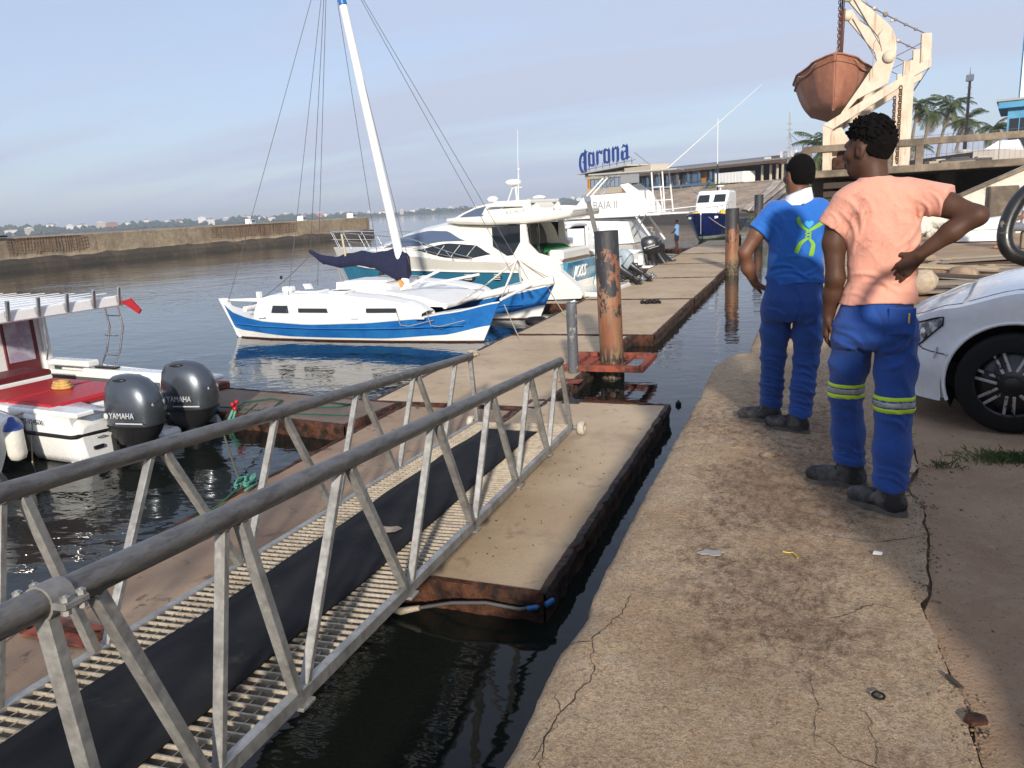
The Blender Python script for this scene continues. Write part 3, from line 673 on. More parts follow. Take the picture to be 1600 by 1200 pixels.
# ------------------------------------------------------------------ far shore
shore_mat = mk('far_shore_scrub', (.055, .075, .045), .95, var=.3, col2=(.12, .10, .07), scale=.02, kind='Position')
leafy = mk('far_tree_leaves', (.028, .048, .026), .95, var=.4, scale=.05, kind='Position')
def far_shore():
    mb = MB(); N = 160; a0, a1 = R(-82), R(12)
    def rad(a): return 1500+260*math.sin(a*3.1+1)+90*math.sin(a*9)
    def hgt(a): return 9+5*math.sin(a*5+2)+3*math.sin(a*17)+ (7 if a < R(-35) else 0)*min(1, (R(-35)-a)/.2)
    rows = []
    for i in range(N+1):
        a = a0+(a1-a0)*i/N; r_ = rad(a); d = Vector((math.sin(a), math.cos(a), 0))
        rows.append([d*r_+Vector((0, 0, -2)), d*(r_+8)+Vector((0, 0, .4)), d*(r_+40)+Vector((0, 0, 1.5)), d*(r_+220)+Vector((0, 0, hgt(a)*.8)), d*(r_+600)+Vector((0, 0, hgt(a)))])
    mb.loft(rows, 0, False, True, closed=False); tag(mb.build('far_shore', shore_mat), kind='structure')
    mb = MB()
    for i in range(5200):
        a = random.uniform(a0, a1); dd = random.choice([random.uniform(15, 120), random.uniform(60, 420)]); r_ = rad(a)+dd; z = hgt(a)*.8*min(1, dd/220)
        s = random.uniform(1.6, 5.5)*(1.4 if fbm(a*40, 0, 1, 3, 61) > .05 else .8); d = Vector((math.sin(a), math.cos(a), 0))
        c = d*r_+Vector((0, 0, z+s*.35)); k = 6
        top = [c+Vector((math.cos(t)*s*random.uniform(.6, 1.2), math.sin(t)*s*random.uniform(.6, 1.2), random.uniform(-.3, .25)*s)) for t in [2*PI*q/k for q in range(k)]]
        ap = c+Vector((random.uniform(-.3, .3)*s, 0, s*random.uniform(.5, 1.0))); lo = c-Vector((0, 0, s*.6))
        mb.add(top+[ap, lo], [(q, (q+1) % k, k) for q in range(k)]+[((q+1) % k, q, k+1) for q in range(k)], 0)
    tag(mb.build('far_wood', leafy), 'hazy belt of trees along the far shore of the bay', 'wood', kind='stuff')
    hm = [mk('far_house_white', (.70, .68, .64), .8), mk('far_house_sand', (.48, .42, .35), .8), mk('far_house_red', (.40, .16, .12), .8)]
    rm = mk('far_roof', (.30, .15, .11), .9)
    for i in range(64):
        a = R(-60)+R(62)*(i+random.uniform(-.4, .4))/64; dd = random.uniform(20, 130) if i % 3 else random.uniform(120, 260); r_ = rad(a)+dd; z = hgt(a)*.8*min(1, dd/220)
        d = Vector((math.sin(a), math.cos(a), 0)); w = random.uniform(6, 15); h = random.uniform(3, 6); c = d*r_
        t = thing('far_house', 'tiny '+('white', 'sand coloured', 'red')[2 if i % 13 == 0 else (0 if i % 4 else 1)]+' house among the trees on the far shore', 'house', (c.x, c.y, z), -a+random.uniform(-.3, .3), 'houses on the far shore')
        mb = MB(); mb.box((0, 0, h/2+1.5), (w, 8, h+3)); mb.build('wall', hm[0 if i % 4 else 1] if i % 13 else hm[2], t)
        mb = MB(); mb.prism([(-w/2-.4, 0), (w/2+.4, 0), (0, 1.8)], (0, 0, h+3), (1, 0, 0), (0, 0, 1), 8.8); mb.build('roof', rm if i % 2 else hm[0], t)
    # water tower
    a = R(-55.5); c = Vector((math.sin(a), math.cos(a), 0))*(rad(a)+200); t = thing('water_tower', 'white water tower rising over the far shore', 'tower', (c.x, c.y, hgt(a)*.7))
    mb = MB(); mb.cyl((0, 0, 0), (0, 0, 14), 1.3); mb.build('stem', hm[0], t); mb = MB(); mb.lathe([(1.5, 13), (5, 16), (5, 19), (1, 20.5)]); mb.build('tank', hm[0], t)
far_shore()

# ------------------------------------------------------------------ shore slope and restaurant
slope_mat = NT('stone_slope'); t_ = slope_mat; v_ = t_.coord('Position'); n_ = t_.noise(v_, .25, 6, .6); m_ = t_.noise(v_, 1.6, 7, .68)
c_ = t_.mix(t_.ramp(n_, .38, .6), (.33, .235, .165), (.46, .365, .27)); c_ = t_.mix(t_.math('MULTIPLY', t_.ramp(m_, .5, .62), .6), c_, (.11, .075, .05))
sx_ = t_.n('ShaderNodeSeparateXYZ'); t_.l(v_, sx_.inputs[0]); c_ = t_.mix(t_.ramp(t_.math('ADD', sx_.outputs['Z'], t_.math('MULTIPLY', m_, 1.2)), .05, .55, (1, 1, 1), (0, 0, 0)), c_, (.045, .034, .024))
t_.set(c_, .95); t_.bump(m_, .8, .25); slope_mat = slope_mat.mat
pale_slab = mk('pale_slope_slab', (.50, .43, .34), .9, var=.2, col2=(.36, .29, .22), scale=.5, kind='Position', streak=((.22, .17, .12), .8, .5, .75))
TOP = [(-41.5, 149, 3.0), (-27, 137.5, 3.3), (-14, 126.5, 3.3), (-3.5, 117, 3.2), (3, 96, 2.9), (6.0, 70, 2.3), (7, 40, 1.9)]
BOT = [(-41.5, 147.5, -2.2), (-21, 104, -2.2), (-14, 93, -2.2), (-8, 80, -2.2), (-4.2, 64, -2.2), (-3.6, 52, -2.2), (-1.2, 36, -2.2)]
def lerp3(P, u):
    k = u*(len(P)-1); i = min(int(k), len(P)-2); f = k-i; return Vector(P[i]).lerp(Vector(P[i+1]), f)
mb = MB()
def slope_fn(u, w):
    p = lerp3(BOT, u).lerp(lerp3(TOP, u), w); p.z += .25*fbm(p.x, p.y, .35, 4, 71)*(1 if 0 < w < 1 else .2); return p
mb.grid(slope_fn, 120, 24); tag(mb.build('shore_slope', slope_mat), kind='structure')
for k, u in enumerate((.495, .525, .56, .60, .635)):
    mb = MB(); du = .011+.003*(k % 2)
    mb.solid(lambda a, b: Vector(slope_fn(u+(a-.5)*2*du, .34+.64*b))+Vector((-.1, -.1, .22)), 4, 10, (0, 0, -.12)); o = mb.build('slope_slab', pale_slab); tag(o, 'pale concrete slab, %s of those lying down the bank below the white container' % ('leftmost', 'second', 'third', 'fourth', 'rightmost')[k], 'slab', 'slabs on the bank')
# land behind the bank, level with the restaurant floor
mb = MB(); P = [(a, b, c-.05) for a, b, c in TOP]+[(60, 40, 1.9), (80, 200, 3.2), (-30, 185, 3.4), (-42, 150, 3.1)]
mb.add(P, [list(range(len(P)))]); tag(mb.build('terrace_land', soil_mat), kind='structure')
rock_mat = mk('rubble_stone', (.38, .28, .19), .9, var=.3, col2=(.26, .18, .12), scale=1.5, bump=.5, bscale=6, bdist=.05)
EA = Vector((-40.7, 149.9, 0)); ED = Vector((.771, -.637, 0)); EN = Vector((-.637, -.771, 0))
def restaurant():
    rz = math.atan2(ED.y, ED.x)
    t = thing('restaurant', 'long low waterside restaurant with grey sheet roof and orange panels', 'building', (EA.x, EA.y, 3.4), rz)
    # local: x along front, -y towards the harbour, z from floor
    cream = mk('cream_cladding', (.56, .49, .38), .8, var=.1, kind='Object'); orange = mk('orange_panel', (.55, .25, .04), .7, var=.15); bl = mk('blue_grey_frame', (.09, .15, .23), .6, var=.15)
    dk = mk('dark_interior', (.030, .027, .025), .9, var=.2); roofm = mk('grey_sheet_roof', (.22, .21, .20), .6, .2, var=.15); brn = mk('brown_fascia', (.13, .075, .045), .8, var=.2); skyg = mk('pale_window_glass', (.30, .38, .47), .12, var=.05)
    mb = MB(); mb.box((6, 4.0, .3), (13.2, 8, 1.2)); mb.box((6, 4.0, 3.15), (13.2, 8, 1.0)); mb.box((6, 6.2, 1.5), (12.8, 3, 3)); mb.build('wall', cream, t)
    mb = MB(); mb.box((5.9, .3, 1.78), (12.2, .1, 1.75)); mb.build('window_backing', dk, t)
    for i in range(8):
        mb = MB(); mb.box((1.55+1.28*i, .22, 1.78), (1.1, .06, 1.6)); w = mb.build('window', skyg, t)
        mb = MB(); mb.box((2.19+1.28*i, .18, 1.78), (.14, .12, 1.75)); mb.build('frame', bl, w)
    mb = MB(); mb.box((.35, .2, 1.78), (.7, .3, 1.8)); mb.build('panel', orange, t)
    mb = MB(); mb.box((12.7, -.2, 1.2), (1.9, .6, 3.2)); mb.build('panel', orange, t)
    mb = MB(); mb.box((12.5, -.1, 3.35), (2.1, .5, .7)); mb.build('panel', brn, t)
    mb = MB(); mb.prism([(-2.0, 3.72), (13.8, 4.3), (13.8, 4.5), (-2.0, 3.86)], (0, 4.0, 0), (1, 0, 0), (0, 0, 1), 10.0); mb.build('roof', cream, t)
    mb = MB(); mb.box((17.3, .5, 3.45), (7.2, 4, .9)); mb.build('wall', cream, t)
    # main hall: sloped sheet roof in ribbed panels
    for i in range(18):
        x0 = 13.2+2.0*i; mb = MB()
        mb.solid(lambda u, w: (x0+.02+1.96*u, -1.6+7.5*w, 2.70+.95*w+.04*math.sin(u*6*PI)), 13, 3, (0, 0, -.06)); mb.build('roof_sheet', roofm, t)
    mb = MB(); mb.box((31.3, -1.45, 2.45), (36.4, .12, .34)); mb.build('fascia', brn, t)
    mb = MB(); mb.box((31.3, 6, 1.1), (36.4, .3, 3.2)); mb.box((31.3, 2.5, -.2), (36.4, 7, .25)); mb.build('back_wall', dk, t)
    for i in range(9):
        x = 14.2+2.55*i; mb = MB(); mb.box((x, -.9, 1.15), (.28, .28, 2.6)); mb.build('post', bl, t)
    for (x, w) in ((16.2, 1.2), (19.9, 2.2), (24.0, 2.0), (27.8, 3.0), (33.2, 3.2)):
        mb = MB(); mb.box((x, .8, 1.1), (w, .08, 1.7)); wd = mb.build('window', skyg, t)
        mb = MB(); mb.box((x, .72, 1.3), (w, .08, .1)); mb.box((x, .72, 1.1), (.1, .08, 1.7)); mb.box((x-w/2, .72, 1.1), (.12, .1, 1.8)); mb.box((x+w/2, .72, 1.1), (.12, .1, 1.8)); mb.build('frame', bl, wd)
    for x in (25.6, 32.0): mb = MB(); mb.box((x, .2, 1.1), (1.3, .12, 2.0)); mb.build('panel', orange, t)
    mb = MB(); mb.box((31.0, -.7, 1.1), (1.3, .2, 2.5)); mb.build('panel', bl, t); mb = MB(); mb.box((35.7, -.7, 1.1), (.9, .2, 2.5)); mb.build('panel', bl, t)
    mb = MB(); mb.box((25, -1.5, .12), (23, .25, .35)); mb.box((25, -1.5, 1.0), (23, .06, .06)); mb.build('terrace_rail', bl, t)
    for i in range(9): mb = MB(); mb.box((15+2.7*i, -1.5, -.6), (.35, .35, 1.3)); mb.build('stilt', bl, t)
    mb = MB(); mb.box((44.3, 1, 2.9), (1.2, .3, .8)); mb.build('panel', white_paint, t); mb = MB(); mb.box((48.0, 1, 3.0), (2.8, .3, 1.7)); mb.build('panel', white_paint, t); mb = MB(); mb.box((45.7, 1.1, 2.8), (1.9, .3, 1.2)); mb.build('panel', brn, t)
    for x in (43.6, 45.2, 46.4, 47.4, 48.6): mb = MB(); mb.box((x, .6, 1.0), (.25, .25, 2.4)); mb.build('post', cream, t)
    mb = MB(); mb.box((45.6, -.4, -.08), (9, 2.5, .14)); mb.build('terrace', pale_slab, t)
    # clutter on the terrace: stools and crates
    tt = thing('white_container', 'white container standing at the right end of the restaurant', 'container', tuple(EA+ED*39.3-EN*-.6+Vector((0, 0, 3.3))), rz)
    mb = MB(); mb.box((0, 0, .85), (5.9, 2.4, 1.55), bev=.03); mb.build('body', white_paint, tt)
    for i in range(9): mb = MB(); mb.box((-2.7+.67*i, -1.215, .85), (.12, .03, 1.4)); mb.build('rib', white_paint, tt)
    # sign
    sg = thing('rooftop_sign', 'dark blue blackletter Corona sign standing on the restaurant roof', 'sign', tuple(EA+ED*6+Vector((0, 0, 7.35))), rz)
    return t, sg
REST, SIGN = restaurant()
# the sign's letters are drawn stroke by stroke in blackletter: thick uprights, diamond feet, thin hairlines
sign_blue = mk('sign_blue', (.008, .045, .24), .45, var=.08); sign_steel = mk('sign_frame_steel', (.35, .35, .35), .6, .3)
def letters():
    def U(x, w=.38, y0=0, y1=2.0): return [(x, y0+.28), (x+w*.5, y0-.12), (x+w, y0+.25), (x+w, y1-.28), (x+w*.5, y1+.12), (x, y1-.25)]
    def H(x, y, w=.62, t=.26): return [(x, y-t/2), (x+w, y-t/2+.16), (x+w, y+t/2+.16), (x, y+t/2)]
    L = {'o': [U(0), U(.80), [(.2, 1.78), (.45, 2.1), (1.0, 1.78), (1.0, 1.55), (.5, 1.75), (.25, 1.6)], [(.2, .2), (.7, -.1), (1.0, .25), (1.0, .5), (.7, .2), (.25, .5)]],
         'r': [U(0), [(.35, 1.55), (.6, 2.1), (.85, 1.8), (1.1, 2.05), (1.05, 1.4), (.8, 1.5), (.6, 1.7)]],
         'n': [U(0), U(.80), [(.3, 1.5), (.6, 2.1), (1.05, 1.75), (1.05, 1.5), (.6, 1.75)]],
         'a': [U(.80), U(0, .42, 0, 1.25), [(.1, 1.6), (.45, 2.15), (1.0, 1.75), (1.0, 1.5), (.5, 1.8)], [(.2, 1.0), (.9, 1.35), (.9, 1.15), (.2, .85)], [(1.05, .1), (1.45, .25), (1.4, .4), (1.15, .3)], [(.2, .2), (.5, -.1), (.95, .25), (.9, .4), (.5, .15)]]}
    adv = {'o': 1.42, 'r': 1.18, 'n': 1.42, 'a': 1.5}
    th = math.atan2(.9, 12)       # the word climbs to the right
    def build(polys, x, y, s, name):
        mb = MB()
        for i, p in enumerate(polys): mb.prism([(x+a*s, y+b*s) for a, b in p], (0, -.004*i, 0), (1, 0, 0), (0, 0, 1), .14)
        mb.build(name, sign_blue, SIGN)
    arc = []
    for k in range(13): a = R(62)+R(236)*k/12; arc.append((a, 1.0))
    out = [(1.35+1.55*math.cos(a)*(.95), 1.35+2.0*math.sin(a)) for a, _ in arc]; inn = [(1.55+1.0*math.cos(a), 1.35+1.6*math.sin(a)) for a, _ in arc][::-1]
    C = [out+inn, [(1.7, 3.3), (2.05, 3.9), (2.3, 3.5), (2.9, 3.45), (2.45, 3.05), (1.9, 3.0)], [(1.5, .0), (2.0, -.2), (2.0, 3.3), (1.5, 3.1)], [(1.95, -.9), (2.4, -.6), (2.45, 3.1), (2.05, 3.1)], [(1.2, 2.9), (2.2, 3.4), (2.2, 3.0), (1.4, 2.6)], [(1.1, 1.6), (2.2, 1.85), (2.2, 1.65), (1.1, 1.4)], [(1.4, -.6), (2.1, -.95), (2.3, -.5), (1.8, -.2)]]
    x = -8.4; build(C, x, .55, 1.0, 'letter'); x += 3.0
    for ch in 'orona': build([[(a*1.38, b) for a, b in p] for p in L[ch]], x, 1.0+(x+8.4)*.040, 1.28, 'letter'); x += (adv[ch]*1.28+.12)*1.38
    for i in range(7):
        mb = MB(); mb.box((-6+2.2*i, .6, .2+.06*i), (.14, .14, 2.6)); mb.build('support', sign_steel, SIGN)
    mb = MB(); mb.beam((8.2, .4, 2.6), (13.0, .8, -.4), .14, .14); mb.build('brace', sign_steel, SIGN)
    mb = MB(); mb.beam((-8, .4, .6), (8.6, .4, 1.35), .12, .12); mb.build('rail', sign_steel, SIGN)
letters()
# rubble wall under the left end of the restaurant
def rubble_wall():
    t = thing('stone_wall', 'rough stone retaining wall under the left end of the restaurant', 'wall', tuple(EA+Vector((0, 0, -2))), math.atan2(ED.y, ED.x))
    mb = MB(); mb.box((10, 1.0, 2.4), (22, 2, 5.6)); mb.build('core', slope_mat, t)
    sm = []
    for q in range(5):
        m2 = MB(); m2.ball((0, 0, 0), (random.uniform(.3, .42), .2, random.uniform(.22, .3)), 7); sm.append(m2.mesh('stone', rock_mat))
    n = 0
    for r_ in range(9):
        for i in range(30):
            x = -.6+.70*i+.35*(r_ % 2); z = .55+.52*r_
            if x < 20.4 and n < 270: put('stone', random.choice(sm), t, (x+random.uniform(-.12, .12), -.02, z+random.uniform(-.08, .08)), (0, random.uniform(-.4, .4), 0)); n += 1
rubble_wall()

# ------------------------------------------------------------------ plants on the bank
def leaf_mat(name, c1, c2):
    t = NT(name); oi = t.n('ShaderNodeObjectInfo'); v = t.coord('Position'); c = t.mix(t.ramp(t.noise(v, 3, 3), .35, .65), c1, c2)
    t.set(c, .6); t.b.inputs['Subsurface Weight'].default_value = 0; return t.mat
bush_leaf = leaf_mat('bush_leaf', (.045, .085, .018), (.12, .17, .035)); palm_leaf = leaf_mat('palm_leaf', (.035, .065, .018), (.085, .115, .035)); palm_dry = mk('dry_palm_leaf', (.22, .15, .07), .9)
bark = mk('palm_bark', (.20, .165, .125), .9, var=.3, bump=.5, bscale=6, bdist=.05)
def bush(c, s, n, label):
    t = thing('bush', label, 'bush', c); mb = MB()
    for i in range(n):
        d = Vector((random.gauss(0, 1), random.gauss(0, 1), abs(random.gauss(0, .8)))).normalized()*random.uniform(.35, 1)
        p = Vector((d.x*s[0], d.y*s[1], d.z*s[2])); L = random.uniform(.10, .24)*max(.6, s[2]*.5); a = Vector((random.gauss(0, 1), random.gauss(0, 1), random.gauss(.2, .6))).normalized(); b = a.orthogonal().normalized()
        mb.add([p-a*L, p+b*L*.4, p+a*L, p-b*L*.4], [(0, 1, 2, 3)])
    mb.build('foliage', bush_leaf, t); mb = MB()
    for i in range(5): mb.tube([(0, 0, -.2), (random.uniform(-.5, .5)*s[0], random.uniform(-.5, .5)*s[1], s[2]*.7)], [.04, .01], 5)
    mb.build('stem', bark, t)
bush(tuple(EA+ED*38+EN*2.5+Vector((0, 0, 2.6))), (3.2, 1.2, 1.1), 900, 'low green bush on the bank right below the white container')
bush(tuple(EA+ED*30+EN*3+Vector((0, 0, 2.4))), (2.2, 1.0, .7), 350, 'small scrubby bush on the bank below the restaurant windows')
bush((-.6, 88, 2.0), (1.9, 1.6, 3.0), 1500, 'tall bright green bush on the bank next to the blue shirted man\'s head')
bush((-2.9, 54, -.4), (1.0, .8, .9), 350, 'pale weed clump on the shore behind the far black pile')

# ------------------------------------------------------------------ raised deck, ramp wall
deck_conc = mk('weathered_deck_concrete', (.24, .19, .135), .92, var=.25, col2=(.12, .095, .07), scale=1.2, kind='Position', bump=.5, bscale=10, bdist=.02, streak=((.10, .08, .06), 2, .5, .75))
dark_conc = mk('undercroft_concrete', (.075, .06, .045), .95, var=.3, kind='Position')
def raised_deck():
    t = thing('raised_deck', 'raised concrete deck with beam railing and dark undercroft, carrying the davit', 'deck', (0, 28.3, 0))
    mb = MB(); mb.box((7.2, 4.5, 2.03), (14.4, 9.0, .23), bev=.02); mb.build('slab', deck_conc, t)
    mb = MB(); mb.box((7.0, .12, 2.84), (14.6, .16, .21), bev=.01); mb.build('rail_beam', deck_conc, t)
    for x in (-.1, 2.30, 3.20, 7.6, 11.4): mb = MB(); mb.box((x, .12, 2.44), (.22, .14, .60), bev=.008); mb.build('rail_post', deck_conc, t)
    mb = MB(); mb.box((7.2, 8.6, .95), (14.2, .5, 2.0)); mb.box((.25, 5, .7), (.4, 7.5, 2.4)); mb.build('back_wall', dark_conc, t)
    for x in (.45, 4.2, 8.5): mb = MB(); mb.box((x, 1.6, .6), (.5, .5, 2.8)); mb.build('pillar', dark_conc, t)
    for i in range(6): mb = MB(); mb.box((1.7, .5, .2+.29*i), (2.6, .08, .20), bev=.01); mb.build('plank', mk('dark_plank', (.055, .04, .03), .9, var=.3) if i == 0 else MATS['dark_plank'], t)
raised_deck()
white_wash = mk('flaking_whitewash', (.66, .62, .54), .9, var=.12, col2=(.30, .26, .20), scale=2.2, lo=.55, hi=.66, kind='Position', bump=.7, bscale=9, bdist=.03)
def ramp_wall():
    t = thing('ramp_wall', 'flaking whitewashed stair wall sloping up under the raised deck', 'wall', (0, 26.4, 0))
    P = [(2.9, -.1), (2.95, .75), (3.7, .95), (4.35, 1.22), (6.3, 2.08), (7.4, 2.5), (9, 2.5), (9, -.1)]
    mb = MB(); mb.prism(P, (0, .6, 0), (1, 0, 0), (0, 0, 1), 1.2); mb.build('wall', white_wash, t)
    mb = MB(); mb.beam((4.1, -.06, 1.15), (7.4, -.06, 2.56), .18, .09); mb.build('coping', deck_conc, t)
    for i in range(26):
        m2 = MB(); s = random.uniform(.10, .24); m2.box((2.5+random.random()*2.0, -.12+random.uniform(-.25, .1), .04+random.random()*.26), (s*1.7, s*1.2, s), Matrix.Rotation(random.random()*3, 3, 'Z') @ Matrix.Rotation(random.uniform(-.5, .5), 3, 'X'), bev=s*.22); m2.build('stone', white_wash, t)
ramp_wall()
mb = MB(); mb.box((0, 0, .68), (.68, .6, 1.36), bev=.03); o = mb.build('concrete_block', deck_conc, loc=(4.85, 24.75, 0)); tag(o, 'upright grey concrete block against the whitewashed wall, behind the white chest', 'block')
def white_chest():
    t = thing('white_chest', 'long low white chest lying on the quay below the whitewashed wall', 'chest', (4.05, 23.35, 0), R(-10))
    mb = MB(); mb.loft([[(-.72, -.42, .02), (.72, -.42, .02), (.72, .42, .02), (-.72, .42, .02)], [(-.70, -.40, .30), (.70, -.40, .30), (.70, .40, .30), (-.70, .40, .30)]], 0, True, False); mb.build('body', white_paint, t)
    mb = MB(); mb.loft([[(-.74, -.44, .31), (.74, -.44, .31), (.74, .44, .31), (-.74, .44, .31)], [(-.70, -.41, .42), (.72, -.41, .52), (.72, .41, .52), (-.70, .41, .42)], [(-.4, -.2, .5), (.6, -.2, .62), (.6, .3, .62), (-.4, .3, .5)]], 0, True, False); mb.build('lid', white_paint, t)
white_chest()
# broken planks and rubble behind the car
plank_m = [mk('grey_plank', (.24, .20, .155), .9, var=.3, stretch=(6, 1, 6)), mk('tan_plank', (.40, .31, .20), .9, var=.25, stretch=(6, 1, 6)), mk('dark_plank_wet', (.07, .05, .035), .9, var=.3)]
def lumber():
    t = thing('plank_pile', 'heap of broken planks and boards behind the white car', 'lumber', (2.0, 13.6, 0))
    for i in range(22):
        a = random.gauss(-.25, .16); L = random.uniform(1.4, 3.2); mb = MB(); mb.box((0, 0, 0), (L, random.uniform(.12, .24), .035), bev=.004)
        o = mb.build('plank', plank_m[i % 3], t, (random.uniform(-.6, 1.6), random.uniform(-1.8, 2.2), .03+.035*(i % 8)), a); o.rotation_euler = (random.uniform(-.15, .15), random.uniform(-.08, .08), a)
    for i in range(14):
        s = random.uniform(.10, .26); mb = MB(); mb.ball((0, 0, 0), (s, s*.8, s*.6), 7); mb.build('rubble', rock_mat, t, (random.uniform(-.2, 2.6), random.uniform(-1.5, 3.5), s*.4))
lumber()
mb = MB(); mb.grid(lambda u, w: Vector((.185*math.sin(PI*w)*math.cos(2*PI*u)*(1+.1*math.sin(5*u*PI)), .17*math.sin(PI*w)*math.sin(2*PI*u), .15-.17*math.cos(PI*w)))+Vector((.05*fbm(u*4, w*3, 1.2, 3, 91)*math.sin(PI*w), .0, .07*fbm(u*4, w*3, 1.0, 3, 92)*math.sin(PI*w))), 17, 10)
o = mb.build('boulder', mk('buff_boulder', (.42, .34, .25), .9, var=.25, bump=.5), loc=(1.42, 11.6, .08)); tag(o, 'rounded buff boulder behind the headlight of the white car', 'boulder')
# ------------------------------------------------------------------ boats
WL = -1.42
def interp(P, x):
    if x <= P[0][0]: return P[0][1]
    for (a, b), (c, d) in zip(P, P[1:]):
        if x <= c:
            f = (x-a)/(c-a); f = f*f*(3-2*f)*.5+f*.5; return b+(d-b)*f
    return P[-1][1]

def hull_mesh(L, half, sheer, zs, rake=.6, stern_rake=0., n=30, flare=.25, vee=.5, mats=None, draft=-.35, double=False):
    """hull from x=0 (stern) to x=L (bow). half: (x, half beam at sheer); sheer: (x, z). zs: heights of the colour lines between keel and sheer, one material per strip"""
    mb = MB(); rows = []
    for i in range(n+1):
        x = L*(i/n)**.85 if not double else L*i/n
        b = interp(half, x); s = interp(sheer, x); sec = []
        zz = [draft]+[z(x) if callable(z) else z for z in zs]+[s]
        for z in zz:
            f = max(0., min(1., (z-draft)/(s-draft)))
            y = b*(f**vee)*(1-flare*(1-f)) if f > 0 else 0.0
            fx = x+rake*(f-1)*(x/L)**3-(stern_rake*(f-1)*(1-x/L)**3 if stern_rake else 0)
            sec.append((fx, y, z))
        rows.append(sec)
    m = len(rows[0])
    for sgn in (1, -1):
        for k in range(m-1):
            vs = []; fs = []
            sub = 3
            for i, r_ in enumerate(rows):
                for q in range(sub+1):
                    f = q/sub; a, b = r_[k], r_[k+1]; z = a[2]+(b[2]-a[2])*f; x = a[0]+(b[0]-a[0])*f
                    bb = interp(half, L*(i/n)**.85 if not double else L*i/n); s = r_[-1][2]; ff = max(0, (z-draft)/(s-draft)); y = bb*(ff**vee)*(1-flare*(1-ff))
                    vs.append((x, sgn*y, z))
            w = sub+1
            for i in range(n):
                for q in range(sub):
                    f4 = (i*w+q, (i+1)*w+q, (i+1)*w+q+1, i*w+q+1); fs.append(f4 if sgn < 0 else f4[::-1])
            mb.add(vs, fs, k, True)
    # transom and deck
    st = rows[0]; mb.add([(p[0], p[1], p[2]) for p in st]+[(p[0], -p[1], p[2]) for p in st[::-1]], [list(range(2*m))], m-2)
    return mb, rows

def loop_rail(mb, pts, r=.014, seg=6): mb.tube(pts, r, seg)
def sag(a, b, d=.1, n=10):
    a, b = Vector(a), Vector(b); return [a.lerp(b, i/n)-Vector((0, 0, d*4*(i/n)*(1-i/n))) for i in range(n+1)]

